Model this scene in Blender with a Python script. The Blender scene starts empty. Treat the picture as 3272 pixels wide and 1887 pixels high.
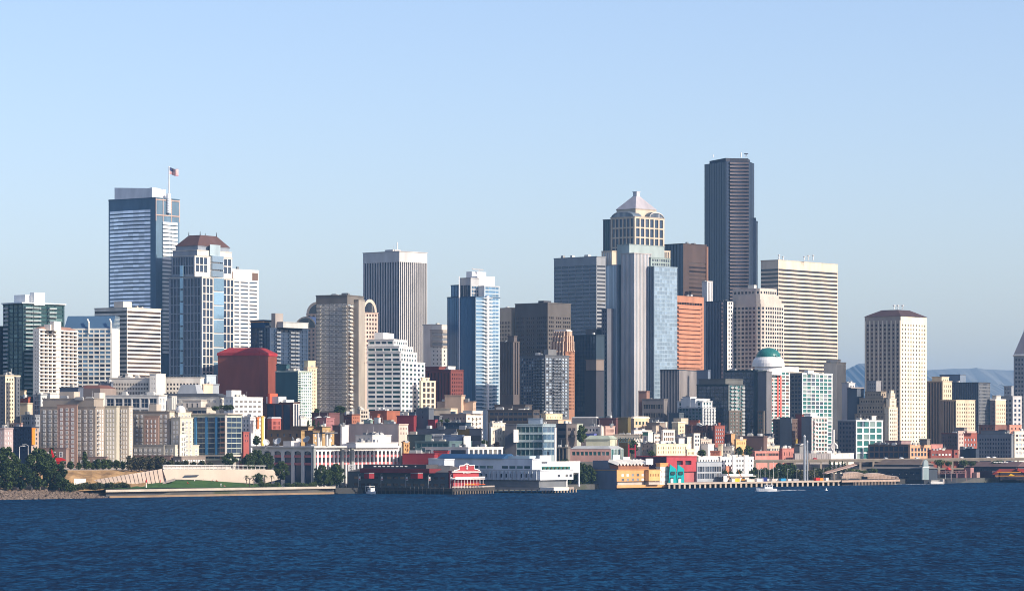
import bpy, math, random
from mathutils import Vector
R = math.radians
rnd = random.Random(7)
sc = bpy.context.scene
COL = sc.collection
# ---------------------------------------------------------------- camera, sky, sun
F, CX, YH, H = 10540.0, 1636.0, 1395.0, 38.0      # focal length in photo pixels, centre column, horizon row, eye height
cam = bpy.data.objects.new('camera', bpy.data.cameras.new('camera'))
COL.objects.link(cam)
cam.data.sensor_width = 36.0
cam.data.lens = 36.0 * F / 3272
cam.data.shift_y = (YH - 943.5) / 3272
cam.location = (0, 0, H)
cam.rotation_euler = (R(90), 0, 0)
cam.data.clip_start, cam.data.clip_end = 1.0, 60000.0
sc.camera = cam
SUN_AZ, SUN_EL = 27.0, 29.0                        # degrees right of the camera's right-hand side towards the camera; elevation
world = bpy.data.worlds.new('World')
sc.world = world
world.use_nodes = True
wt = world.node_tree
sky = wt.nodes.new('ShaderNodeTexSky')
sky.sky_type = 'NISHITA'
sky.sun_disc = False
sky.sun_elevation = R(SUN_EL)
sky.sun_rotation = R(90 + SUN_AZ)
sky.altitude = 0
sky.air_density, sky.dust_density, sky.ozone_density = 0.85, 1.2, 3.0
wb = wt.nodes.new('ShaderNodeMix'); wb.data_type, wb.blend_type = 'RGBA', 'MULTIPLY'   # camera white balance
wb.inputs[0].default_value = 1.0; wb.inputs[7].default_value = (1.065, .95, .95, 1)
wt.links.new(sky.outputs[0], wb.inputs[6]); wt.links.new(wb.outputs[2], wt.nodes['Background'].inputs[0])
wt.nodes['Background'].inputs[1].default_value = 0.15
sun = bpy.data.objects.new('sun', bpy.data.lights.new('sun', 'SUN'))
COL.objects.link(sun)
sun.data.energy, sun.data.angle, sun.data.color = 4.6, R(0.5), (1.0, 0.9, 0.76)
sd = Vector((math.cos(R(SUN_AZ)) * math.cos(R(SUN_EL)), -math.sin(R(SUN_AZ)) * math.cos(R(SUN_EL)), math.sin(R(SUN_EL))))
sun.rotation_euler = sd.to_track_quat('Z', 'Y').to_euler()
sc.view_settings.view_transform = 'Standard'
sc.view_settings.look = 'None'
sc.view_settings.exposure = 0.45
sc.view_settings.gamma = 1.0
sc.render.engine = 'CYCLES'
sc.cycles.max_bounces = 5
sc.cycles.volume_bounces = 0
sc.cycles.use_denoising = True
sc.cycles.filter_width = 1.0

# ---------------------------------------------------------------- geometry helpers
SA, SB = (-310.4, 2000.0), (434.6, 2800.0)         # two points of the shoreline
NI = (-0.7318, 0.6815)                             # inland normal of the shoreline
US = (0.6815, 0.7318)                              # along the shoreline
def X(px, D): return (px - CX) * D / F
def Z(py, D): return H + (YH - py) * D / F
def Ds(px):
    q = (px - CX) / F
    s = (q * SA[1] - SA[0]) / ((SB[0] - SA[0]) - q * (SB[1] - SA[1]))
    return SA[1] + s * (SB[1] - SA[1])
def P(px, py, D): return Vector((X(px, D), D, Z(py, D)))
def sstep(a, b, v):
    t = max(0.0, min(1.0, (v - a) / (b - a)))
    return t * t * (3 - 2 * t)
def ground(x, y):
    e = (x - SA[0]) * NI[0] + (y - SA[1]) * NI[1]
    s = (x - SA[0]) * US[0] + (y - SA[1]) * US[1]
    if e < 0: return -3.0
    k = 1 - sstep(120, 330, s)
    g = 3.6 + 8.0 * k * sstep(25, 75, e)
    g += max(0, min(e, 430) - 60) * 0.112 * (1 - .25 * k) + max(0, min(e, 1500) - 430) * 0.03
    return g

class MB:
    """collects faces and becomes one mesh object"""
    def __init__(s): s.v, s.f, s.m = [], [], []
    def q(s, *pts, m=0):
        n = len(s.v); s.v += [tuple(p) for p in pts]; s.f.append(tuple(range(n, n + len(pts)))); s.m.append(m)
    def box(s, c, sz, rz=0.0, m=0):
        ca, sa = math.cos(rz), math.sin(rz)
        n = len(s.v)
        for dz in (-.5, .5):
            for dx, dy in ((-.5, -.5), (.5, -.5), (.5, .5), (-.5, .5)):
                x, y = dx * sz[0], dy * sz[1]
                s.v.append((c[0] + x * ca - y * sa, c[1] + x * sa + y * ca, c[2] + dz * sz[2]))
        for f in ((3, 2, 1, 0), (4, 5, 6, 7), (0, 1, 5, 4), (1, 2, 6, 5), (2, 3, 7, 6), (3, 0, 4, 7)):
            s.f.append(tuple(n + i for i in f)); s.m.append(m)
    def bar(s, a, b, w, h=None, m=0):
        a, b = Vector(a), Vector(b); h = h or w
        d = (b - a).normalized(); up = Vector((0, 0, 1)) if abs(d.z) < .9 else Vector((1, 0, 0))
        u = d.cross(up).normalized() * w / 2; t = u.cross(d).normalized() * h / 2
        n = len(s.v)
        for p in (a, b):
            for e in (-u - t, u - t, u + t, -u + t): s.v.append(tuple(p + e))
        for f in ((3, 2, 1, 0), (4, 5, 6, 7), (0, 1, 5, 4), (1, 2, 6, 5), (2, 3, 7, 6), (3, 0, 4, 7)):
            s.f.append(tuple(n + i for i in f)); s.m.append(m)
    def tube(s, a, b, r0, r1=None, n=10, m=0, cap=True):
        a, b = Vector(a), Vector(b); r1 = r0 if r1 is None else r1
        d = (b - a).normalized(); up = Vector((0, 0, 1)) if abs(d.z) < .9 else Vector((1, 0, 0))
        u = d.cross(up).normalized(); t = d.cross(u)
        k = len(s.v)
        for p, r in ((a, r0), (b, r1)):
            for i in range(n):
                g = 2 * math.pi * i / n; s.v.append(tuple(p + (u * math.cos(g) + t * math.sin(g)) * r))
        for i in range(n):
            j = (i + 1) % n; s.f.append((k + i, k + j, k + n + j, k + n + i)); s.m.append(m)
        if cap:
            s.f.append(tuple(k + n + i for i in range(n))); s.m.append(m)
            s.f.append(tuple(k + n - 1 - i for i in range(n))); s.m.append(m)
    def lathe(s, c, prof, n=20, m=0, a0=0.0, a1=2 * math.pi):
        full = abs(a1 - a0 - 2 * math.pi) < 1e-6; k = len(s.v); cols = n if full else n + 1
        for r, z in prof:
            for i in range(cols):
                g = a0 + (a1 - a0) * i / n; s.v.append((c[0] + r * math.cos(g), c[1] + r * math.sin(g), c[2] + z))
        for j in range(len(prof) - 1):
            for i in range(n):
                i2 = (i + 1) % cols
                s.f.append((k + j * cols + i, k + j * cols + i2, k + (j + 1) * cols + i2, k + (j + 1) * cols + i)); s.m.append(m)
    def prism(s, poly, z0, z1, m=0, top=True):
        n = len(poly)
        for i in range(n):
            a, b = poly[i], poly[(i + 1) % n]
            s.q((a[0], a[1], z0), (b[0], b[1], z0), (b[0], b[1], z1), (a[0], a[1], z1), m=m)
        if top: s.q(*[(p[0], p[1], z1) for p in poly], m=m)
    def mesh(s, name, mats, o=(0, 0, 0)):
        me = bpy.data.meshes.new(name)
        me.from_pydata([(p[0] - o[0], p[1] - o[1], p[2] - o[2]) for p in s.v], [], s.f)
        for m in (mats if isinstance(mats, (list, tuple)) else [mats]): me.materials.append(m)
        if any(s.m): me.polygons.foreach_set('material_index', s.m)
        me.update()
        return me
    def build(s, name, mats, parent=None, o=(0, 0, 0)):
        """parent given: vertices are world coordinates, the parent's own origin is o"""
        ob = bpy.data.objects.new(name, s.mesh(name, mats, o)); COL.objects.link(ob)
        if parent is not None: ob.parent = parent
        else: ob.location = o
        return ob

def tag(o, label=None, cat=None, group=None, kind=None):
    for k, v in (('label', label), ('category', cat), ('group', group), ('kind', kind)):
        if v: o[k] = v
    return o
def empty(name, loc, label, cat, group=None):
    o = bpy.data.objects.new(name, None); COL.objects.link(o); o.location = loc; o.empty_display_size = 1
    return tag(o, label, cat, group)
def copy_tree(o, parent=None):
    c = o.copy(); COL.objects.link(c)
    if parent is not None: c.parent = parent
    for ch in list(o.children): copy_tree(ch, c)
    return c

# ---------------------------------------------------------------- materials
MATS = {}
def _mat(key):
    m = bpy.data.materials.new(key); m.use_nodes = True
    return m, m.node_tree, m.node_tree.nodes['Principled BSDF']
def ramp(nt, fac, stops):
    r = nt.nodes.new('ShaderNodeValToRGB'); nt.links.new(fac, r.inputs[0])
    el = r.color_ramp.elements
    while len(el) < len(stops): el.new(0.5)
    for e, (p, c) in zip(el, stops): e.position, e.color = p, (*c, 1)
    return r.outputs[0]
def wall(c, rough=.85, metal=0.0, amt=.12, sc_=.12):
    """matt building surface: base colour with weathering noise in metres"""
    key = ('w', tuple(c), rough, metal, amt)
    if key in MATS: return MATS[key]
    m, nt, b = _mat('surface')
    c = tuple(v ** 1.2 for v in c) if max(c) > .16 else c
    tc = nt.nodes.new('ShaderNodeTexCoord')
    n = nt.nodes.new('ShaderNodeTexNoise'); n.inputs['Scale'].default_value = sc_; n.inputs['Detail'].default_value = 5
    mp = nt.nodes.new('ShaderNodeMapping'); mp.inputs['Scale'].default_value = (1, 1, .35)
    nt.links.new(tc.outputs['Object'], mp.inputs[0]); nt.links.new(mp.outputs[0], n.inputs['Vector'])
    lo = tuple(max(0, v * (1 - amt * 1.6)) for v in c); hi = tuple(min(1, v * (1 + amt * .8)) for v in c)
    nt.links.new(ramp(nt, n.outputs[0], [(.3, lo), (.7, hi)]), b.inputs['Base Color'])
    b.inputs['Roughness'].default_value = rough; b.inputs['Metallic'].default_value = metal
    b.inputs['Specular IOR Level'].default_value = .25
    MATS[key] = m
    return m
GL = {  # glass kinds: base colour, second colour (blinds, lights tone), share of second, metallic, roughness
    'dk': ((.02, .024, .033), (.16, .15, .13), .12, .0, .12),
    'nv': ((.02, .035, .064), (.06, .085, .12), .15, .15, .12),
    'bl': ((.11, .20, .30), (.20, .31, .42), .25, .5, .14),
    'pb': ((.56, .60, .70), (.62, .66, .74), .3, .45, .22), 'sb': ((.20, .32, .42), (.26, .38, .46), .3, .45, .15), 'db': ((.045, .10, .175), (.07, .13, .21), .2, .35, .15), 'bk': ((.013, .018, .032), (.02, .028, .045), .2, .0, .4),
    'tl': ((.012, .05, .055), (.10, .20, .20), .2, .2, .1),
    'tg': ((.03, .12, .11), (.35, .42, .38), .25, .2, .12),
    'wa': ((.05, .035, .03), (.25, .17, .11), .2, .0, .2),
    'br': ((.022, .017, .018), (.09, .065, .055), .2, .1, .2),
    'gy': ((.06, .075, .10), (.22, .24, .27), .3, .15, .2),
    'lg': ((.30, .36, .42), (.55, .60, .62), .35, .35, .25),
    'wg': ((.095, .08, .075), (.13, .11, .10), .3, .0, .25),
    'wh': ((.42, .43, .42), (.05, .06, .07), .35, .0, .4),
    'gb': ((.21, .28, .34), (.23, .30, .36), .3, .4, .28),
}
def glass(k):
    key = ('g', k)
    if key in MATS: return MATS[key]
    a, c2, share, met, ro = GL[k]
    m, nt, b = _mat('window_glass')
    oi = nt.nodes.new('ShaderNodeObjectInfo'); ge = nt.nodes.new('ShaderNodeNewGeometry')
    ad = nt.nodes.new('ShaderNodeMath'); ad.operation = 'ADD'
    fr = nt.nodes.new('ShaderNodeMath'); fr.operation = 'FRACT'
    nt.links.new(oi.outputs['Random'], ad.inputs[0]); nt.links.new(ge.outputs['Random Per Island'], ad.inputs[1]); nt.links.new(ad.outputs[0], fr.inputs[0])
    mid = tuple(x * 1.5 for x in a)
    nt.links.new(ramp(nt, fr.outputs[0], [(0, a), (.55, mid), (1 - share, mid), (min(.999, 1 - share + .04), tuple((x + y) / 2 for x, y in zip(a, c2))), (1, c2)]), b.inputs['Base Color'])
    tc = nt.nodes.new('ShaderNodeTexCoord'); n = nt.nodes.new('ShaderNodeTexNoise'); n.inputs['Scale'].default_value = .35; n.inputs['Detail'].default_value = 2
    bp = nt.nodes.new('ShaderNodeBump'); bp.inputs['Strength'].default_value = .12; bp.inputs['Distance'].default_value = .5
    nt.links.new(tc.outputs['Object'], n.inputs['Vector']); nt.links.new(n.outputs[0], bp.inputs['Height']); nt.links.new(bp.outputs[0], b.inputs['Normal'])
    b.inputs['Metallic'].default_value = met; b.inputs['Roughness'].default_value = ro
    MATS[key] = m
    return m
def leafmat(c):
    key = ('l', c)
    if key in MATS: return MATS[key]
    m, nt, b = _mat('leaves')
    ge = nt.nodes.new('ShaderNodeNewGeometry')
    nt.links.new(ramp(nt, ge.outputs['Random Per Island'], [(0, tuple(x * .55 for x in c)), (.6, c), (1, tuple(min(1, x * 1.7) for x in c))]), b.inputs['Base Color'])
    b.inputs['Roughness'].default_value = .8; b.inputs['Specular IOR Level'].default_value = .15
    MATS[key] = m
    return m
def groundmat(name, stops, scale, detail=8, rough=.95, bump=0):
    m, nt, b = _mat(name)
    tc = nt.nodes.new('ShaderNodeTexCoord'); n = nt.nodes.new('ShaderNodeTexNoise')
    n.inputs['Scale'].default_value = scale; n.inputs['Detail'].default_value = detail; n.inputs['Roughness'].default_value = .65
    nt.links.new(tc.outputs['Object'], n.inputs['Vector'])
    nt.links.new(ramp(nt, n.outputs[0], stops), b.inputs['Base Color'])
    b.inputs['Roughness'].default_value = rough
    b.inputs['Specular IOR Level'].default_value = .2
    return m
# common wall colours
WHITE, CREAM, CONC, TAN = (.78, .77, .74), (.74, .68, .55), (.46, .43, .38), (.50, .41, .31)
GREY, DGREY, BRICK, NAVY = (.30, .31, .33), (.11, .115, .125), (.27, .10, .075), (.035, .05, .08)
BLUEG, STONE, PINK, TERRA = (.27, .32, .38), (.60, .56, .48), (.55, .27, .24), (.60, .30, .19)
ROOFG = (.34, .33, .31)

# ---------------------------------------------------------------- facades and buildings
def G_(nx, fp, wf=.6, hf=.55, wm='dk', **k): return {**dict(nx=nx, fp=fp, wf=wf, hf=hf, wm=wm), **k}
def RB(fp, hf=.5, nx=1, wm='dk', **k): return {**dict(nx=nx, fp=fp, wf=1.0 if nx == 1 else .95, hf=hf, wm=wm, pn='window_band'), **k}
def V_(nx, wf=.5, wm='dk', **k): return {**dict(nx=nx, fp=None, wf=wf, hf=1.0, wm=wm, pn='window_strip'), **k}
PANES = {}
def pane(w, h, wm, fr=None):
    key = (round(w, 2), round(h, 2), wm, fr)
    if key not in PANES:
        mb = MB(); w2, h2 = w / 2, h / 2
        if fr is None:
            mb.q((-w2, 0, -h2), (w2, 0, -h2), (w2, 0, h2), (-w2, 0, h2)); mats = [glass(wm)]
        else:
            col, t, mx, mz = fr; mats = [glass(wm), wall(col)]
            mb.q((-w2, 0, -h2), (w2, 0, -h2), (w2, 0, h2), (-w2, 0, h2))
            for a in (-1, 1):
                mb.box((a * (w2 - t / 2), -.06, 0), (t, .1, h), m=1); mb.box((0, -.055, a * (h2 - t / 2)), (w - 2 * t, .1, t), m=1)
            for i in range(mx): mb.box((-w2 + w * (i + 1) / (mx + 1), -.05, 0), (t * .7, .08, h - 2 * t), m=1)
            for i in range(mz): mb.box((0, -.045, -h2 + h * (i + 1) / (mz + 1)), (w - 2 * t, .07, t * .7), m=1)
        PANES[key] = (mb, mb.mesh('window', mats), mats)
    return PANES[key]
BALC = {}
def balc(w, dp, mat, rail):
    key = (round(w, 1), dp, mat, rail)
    if key not in BALC:
        mb = MB(); mb.box((0, -dp / 2, 0), (w, dp, .28))
        mb.box((0, -dp + .05, .72), (w, .08, .86), m=1)
        for a in (-1, 1): mb.box((a * (w / 2 - .04), -dp / 2 + .05, .71), (.08, dp - .12, .84), m=1)
        mats = [wall(mat), rail if not isinstance(rail, tuple) else wall(rail)]
        BALC[key] = (mb, mb.mesh('balcony', mats), mats)
    return BALC[key]

class Bld:
    def __init__(s, name, label, xc, d, wc=WHITE, r=43.0, vis=1600, group=None, cat=None):
        s.D = Ds(xc) + d; s.r, s.wc, s.vis = r, wc, vis
        gx = X(xc, s.D); s.o = (gx, s.D, ground(gx, s.D))
        s.root = empty(name, s.o, label, cat or name.replace('_', ' '), group)
        s.w, s.p = {}, {}
    def mb(s, part, mat):
        return s.w.setdefault((part, mat), MB())
    def at(s, px, py, dd=0): return P(px, py, s.D + dd)
    def quad(s, px, dd=0, r=None, dep=None):
        """footprint from photo columns (left edge, near corner, right edge)"""
        r0 = s.r if r is None else r
        D = s.D + dd
        if len(px) == 2:
            xl, xc, xr = px[0], px[1], None
            if r is None: r0 = math.degrees(math.atan((xc - CX) / F)) + 1.0
        else: xl, xc, xr = px
        a = R(r0); uL, uR = (-math.cos(a), math.sin(a)), (math.sin(a), math.cos(a))
        C = (X(xc, D), D)
        def t(x, u):
            q = (x - CX) / F
            return (q * C[1] - C[0]) / (u[0] - q * u[1])
        tL = t(xl, uL); tR = t(xr, uR) if xr is not None else (dep or 22.0)
        if xr is not None and dep: tR = dep
        s.ext = (tL, tR)
        Lp = (C[0] + tL * uL[0], C[1] + tL * uL[1]); Rp = (C[0] + tR * uR[0], C[1] + tR * uR[1])
        return [Lp, C, Rp, (Lp[0] + tR * uR[0], Lp[1] + tR * uR[1])]
    def facade(s, A, B, z0, z1, sp, wc, part):
        w = s.mb(part, wall(wc))
        L = math.hypot(B[0] - A[0], B[1] - A[1]); ux, uy = (B[0] - A[0]) / L, (B[1] - A[1]) / L; nx_, ny_ = uy, -ux
        k = s.D / F
        def pt(x, z, dep=0.0): return (A[0] + ux * x - nx_ * dep, A[1] + uy * x - ny_ * dep, z)
        if not sp:
            w.q(pt(0, z0), pt(L, z0), pt(L, z1), pt(0, z1)); return
        mt, mbm = sp.get('mt', 6) * k, sp.get('mb', 0) * k
        ml, mr = sp.get('ml', 1.0), sp.get('mr', 1.0)
        rec = sp.get('rec', .45)
        lo = max(z0 + mbm, Z(s.vis, s.D))
        hi = z1 - mt
        nx = sp['nx']
        if sp['fp']:
            fh = sp['fp'] * k; nz = max(0, int((hi - lo) / fh + .35))
            rows = [(hi - fh * i - fh * (.5 + sp['hf'] / 2), hi - fh * i - fh * (.5 - sp['hf'] / 2)) for i in range(nz)]
        else: rows, fh = ([(lo, hi)] if hi - lo > 2 else []), 3
        rows = [q for q in rows if q[0] > z0 + .2]
        if sp.get('skr'): rows = [q for i, q in enumerate(rows) if i not in sp['skr']]
        if not rows:
            w.q(pt(0, z0), pt(L, z0), pt(L, z1), pt(0, z1)); return
        cw = (L - ml - mr) / nx; wf = sp['wf']
        if wf >= 1 and nx == 1: cols = [(ml, L - mr)]
        else: cols = [(ml + cw * (i + .5 - wf / 2), ml + cw * (i + .5 + wf / 2)) for i in range(nx)]
        if sp.get('skc'): cols = [q for i, q in enumerate(cols) if i not in sp['skc']]
        zs = z1
        wm = sp['wm']; alt = sp.get('alt'); skip = sp.get('p0', 0)
        for i, (a, b) in enumerate(rows):
            w.q(pt(0, b), pt(L, b), pt(L, zs), pt(0, zs)); zs = a
            x = 0.0
            for j, (c, d) in enumerate(cols):
                w.q(pt(x, a), pt(c, a), pt(c, b), pt(x, b)); x = d
                w.q(pt(c, a), pt(d, a), pt(d, a, rec), pt(c, a, rec)); w.q(pt(c, b, rec), pt(d, b, rec), pt(d, b), pt(c, b))
                w.q(pt(c, a), pt(c, a, rec), pt(c, b, rec), pt(c, b)); w.q(pt(d, a, rec), pt(d, a), pt(d, b), pt(d, b, rec))
                kind = wm
                if alt and rnd.random() < alt[1]: kind = alt[0]
                s.p.setdefault((sp.get('pn', 'window'), kind, sp.get('fr')), []).append((d - c, b - a, pt((c + d) / 2, (a + b) / 2, rec), math.atan2(uy, ux)))
                if sp.get('bal') and j in sp['bal']:
                    bw, bd, bm, brl = sp.get('balw', 1.0), sp.get('bald', 1.6), sp.get('balm', WHITE), sp.get('balr', (.5, .5, .5))
                    s.p.setdefault(('balcony', bm, brl), []).append(((d - c) * bw, bd, pt((c + d) / 2, a - .25), math.atan2(uy, ux)))
            w.q(pt(x, a), pt(L, a), pt(L, b), pt(x, b))
        w.q(pt(0, z0), pt(L, z0), pt(L, zs), pt(0, zs))
        if sp.get('fin'):                          # projecting vertical fins
            nf, fw, fd = sp['fin']; fm = s.mb('fin', wall(sp.get('finc', wc)))
            for i in range(nf + 1):
                c = pt(ml + (L - ml - mr) * i / nf, 0, -fd / 2)
                fm.box((c[0], c[1], (lo + hi) / 2), (fw, fd, hi - lo), math.atan2(uy, ux))
        if sp.get('bands'):                        # projecting floor bands
            bh, bd2 = sp['bands']; bm = s.mb('floor_band', wall(sp.get('bandc', wc)))
            c = pt(L / 2, 0, -bd2 / 2)
            for a, b in rows: bm.box((c[0], c[1], b + bh / 2), (L + .02, bd2, bh), math.atan2(uy, ux))
    def poly(s, pts, z0, z1, specs=(), wc=None, roof=ROOFG, part='wall', par=.9):
        wc = wc or s.wc; n = len(pts)
        for i in range(n):
            sp = specs[i] if i < len(specs) else None
            c = wc
            if sp and sp.get('wc'): c = sp['wc']
            s.facade(pts[i], pts[(i + 1) % n], z0, z1, sp if (sp and sp.get('nx')) else None, c, part)
        if roof is not None and part == 'wall' and n == 4:
            cx, cy = sum(p[0] for p in pts) / n, sum(p[1] for p in pts) / n
            co = MB()
            o2 = [(p[0] + (p[0] - cx) / max(1, math.hypot(p[0] - cx, p[1] - cy)) * .45, p[1] + (p[1] - cy) / max(1, math.hypot(p[0] - cx, p[1] - cy)) * .45) for p in pts]
            for i in range(n):
                a, b, c, d = o2[i], o2[(i + 1) % n], pts[(i + 1) % n], pts[i]
                co.q((*a, z1 - .75), (*b, z1 - .75), (*b, z1 - .05), (*a, z1 - .05)); co.q((*a, z1 - .05), (*b, z1 - .05), (*c, z1 - .05), (*d, z1 - .05)); co.q((*b, z1 - .75), (*a, z1 - .75), (*d, z1 - .75), (*c, z1 - .75))
            co.build('cornice', wall(tuple(v * .82 for v in wc)), s.root, s.o)
        if roof is not None:
            cx, cy = sum(p[0] for p in pts) / n, sum(p[1] for p in pts) / n
            w = s.mb(part, wall(wc)); inn = []
            for p in pts:
                l = math.hypot(p[0] - cx, p[1] - cy); f = max(.5, 1 - .45 / max(l, 1)); inn.append((cx + (p[0] - cx) * f, cy + (p[1] - cy) * f))
            for i in range(n):
                a, b, c, d = pts[i], pts[(i + 1) % n], inn[(i + 1) % n], inn[i]
                w.q((a[0], a[1], z1), (b[0], b[1], z1), (c[0], c[1], z1), (d[0], d[1], z1))
                w.q((d[0], d[1], z1), (c[0], c[1], z1), (c[0], c[1], z1 - par), (d[0], d[1], z1 - par))
            s.mb('roof', wall(roof)).q(*[(p[0], p[1], z1 - par) for p in inn])
    def box(s, px, top, L=None, Rr=None, dd=0, z0=None, bot=None, r=None, dep=None, wc=None, roof=ROOFG, part='wall', topD=None):
        pts = s.quad(px, dd, r, dep)
        zb = Z(bot, s.D + dd) if bot is not None else (z0 if z0 is not None else s.o[2] - 8)
        zt = Z(top, s.D + dd)
        s.poly(pts, zb, zt, (L, Rr), wc, roof, part)
        return pts, zb, zt
    def clutter(s, pts, zt, n=4, seed=1):
        rr = random.Random(seed * 31 + n)
        L = math.hypot(pts[1][0] - pts[0][0], pts[1][1] - pts[0][1]); W = math.hypot(pts[2][0] - pts[1][0], pts[2][1] - pts[1][1])
        ang = math.atan2(pts[1][1] - pts[0][1], pts[1][0] - pts[0][0])
        for i in range(n):
            u, v = rr.uniform(.15, .85), rr.uniform(.12, .75)
            x = pts[0][0] + (pts[1][0] - pts[0][0]) * u + (pts[2][0] - pts[1][0]) * v; y = pts[0][1] + (pts[1][1] - pts[0][1]) * u + (pts[2][1] - pts[1][1]) * v
            w, d, h = rr.uniform(1.6, max(1.8, min(6, L * .25))), rr.uniform(1.6, 4), rr.uniform(1.2, 3.0)
            m = MB(); m.box((x, y, zt - .9 + h / 2), (w, d, h), ang); m.box((x, y, zt - .9 + h + .11), (w * .8, d * .8, .22), ang)
            m.build('roof_unit', wall(rr.choice([(.62, .61, .58), (.42, .42, .42), (.55, .52, .46), (.24, .25, .26)])), s.root, s.o)
            if i % 2: m = MB(); m.tube((x + 1.5, y + 2, zt - .9), (x + 1.5, y + 2, zt + rr.uniform(2.5, 6)), .12, .07, 5); m.build('roof_mast', wall((.5, .5, .5)), s.root, s.o)
    def hip(s, pts, z0, z1, inset, mat, over=0.0, part='roof', ridge=None):
        n = len(pts); cx, cy = sum(p[0] for p in pts) / n, sum(p[1] for p in pts) / n
        def off(f, ab): 
            o = []
            for p in pts:
                l = math.hypot(p[0] - cx, p[1] - cy); o.append((cx + (p[0] - cx) * (1 + ab / l) * f, cy + (p[1] - cy) * (1 + ab / l) * f))
            return o
        lo_, hi_ = off(1, over), [(cx + (p[0] - cx) * inset, cy + (p[1] - cy) * inset) for p in pts]
        m = s.mb(part, mat)
        for i in range(n):
            a, b, c, d = lo_[i], lo_[(i + 1) % n], hi_[(i + 1) % n], hi_[i]
            m.q((a[0], a[1], z0), (b[0], b[1], z0), (c[0], c[1], z1), (d[0], d[1], z1))
        m.q(*[(p[0], p[1], z1) for p in hi_])
        if over: m.q(*[(p[0], p[1], z0 - .01) for p in reversed(lo_)])
    def done(s):
        for (part, mat), m in s.w.items(): m.build(part, mat, s.root, s.o)
        groups = {}
        for (pn, a, b), lst in s.p.items(): groups.setdefault(pn, []).extend((w * h, q, a, b, w, h, rz) for (w, h, q, rz) in lst)
        for pn, lst in groups.items():
            lst.sort(key=lambda e: (-round(e[0] * (.35 + abs(math.cos(e[6]))), 0), -e[1][2]))
            rest = []
            for i, (ar, q, a, b, w, h, rz) in enumerate(lst):
                mb, me, mats = pane(w, h, a, b) if pn != 'balcony' else balc(w, h, a, b)
                if i < 100:
                    o = bpy.data.objects.new(pn, me); o.location = (q[0] - s.o[0], q[1] - s.o[1], q[2] - s.o[2]); o.rotation_euler = (0, 0, rz)
                    o.parent = s.root; COL.objects.link(o)
                else: rest.append((q, rz, mb, mats))
            if rest:
                big = MB(); ml = []
                for q, rz, mb, mats in rest:
                    idx = []
                    for mt in mats:
                        if mt not in ml: ml.append(mt)
                        idx.append(ml.index(mt))
                    ca, sa = math.cos(rz), math.sin(rz); n = len(big.v)
                    big.v += [(q[0] + x * ca - y * sa, q[1] + x * sa + y * ca, q[2] + z) for x, y, z in mb.v]
                    big.f += [tuple(n + i for i in f) for f in mb.f]; big.m += [idx[i] for i in mb.m]
                o = big.build(pn, ml, s.root, s.o); o['kind'] = 'stuff'
        return s

def B(name, label, px, top, d, wc=WHITE, L=None, Rr=None, r=43.0, vis=1600, pent=(), roof=ROOFG, cl=0, tiers=(), dep=None, group=None, bot=None, hip=None, cat=None, parts=None):
    """one plain building: a box with two facades, penthouses and extra tiers"""
    if px[1] > 2390 and 30 < d < 100: d += 42
    if d < 330 and name not in ('warehouse', 'low_building', 'silo', 'market_hall', 'exhibition_hall') and not any(q in label for q in ('blank', 'plain', 'windowless')):
        wl, wr = px[1] - px[0], (px[2] - px[1] if len(px) > 2 else 0)
        if L is None and wl > 10: L = G_(max(2, int(wl / 9)), 14, .38, .45, 'dk', mt=7)
        if Rr is None and wr > 14: Rr = G_(max(2, int(wr / 9)), 14, .38, .45, 'br', mt=7)
    if not hip: cl = cl + (2 if d < 330 else 1)
    b = Bld(name, label, px[1], d, wc, r, vis, group, cat)
    pts, z0, zt = b.box(px, top, L, Rr, r=(r if len(px) == 3 or r != 43.0 else None), dep=dep, roof=None if hip else roof, bot=bot)
    if hip:
        h_py, ins, col, ov = hip; b.hip(pts, zt, Z(h_py, b.D), ins, wall(col), ov)
    for t in tiers:
        q, zb, zz = b.box(t['px'], t['top'], t.get('L'), t.get('R'), dd=t.get('dd', 0), bot=t.get('bot', top if t.get('dd', 0) >= 0 and t['px'][0] >= px[0] - 1 and t['px'][2] <= (px[2] if len(px) > 2 else px[1]) + 1 else None), r=t.get('r', r), dep=t.get('dep'), wc=t.get('wc'), roof=t.get('roof', roof), part=t.get('part', 'wall'))
    for i, t in enumerate(pent):                   # (xl, xc, xr, top[, colour])
        b.box(t[:3], t[3], dd=6 + .5 * i, z0=zt - .9, wc=t[4] if len(t) > 4 else wc, part='penthouse', r=r, dep=10)
    if cl: b.clutter(pts, zt, cl, int(px[0]) + 5000)
    if parts: parts(b, pts, z0, zt)
    return b.done()
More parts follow.
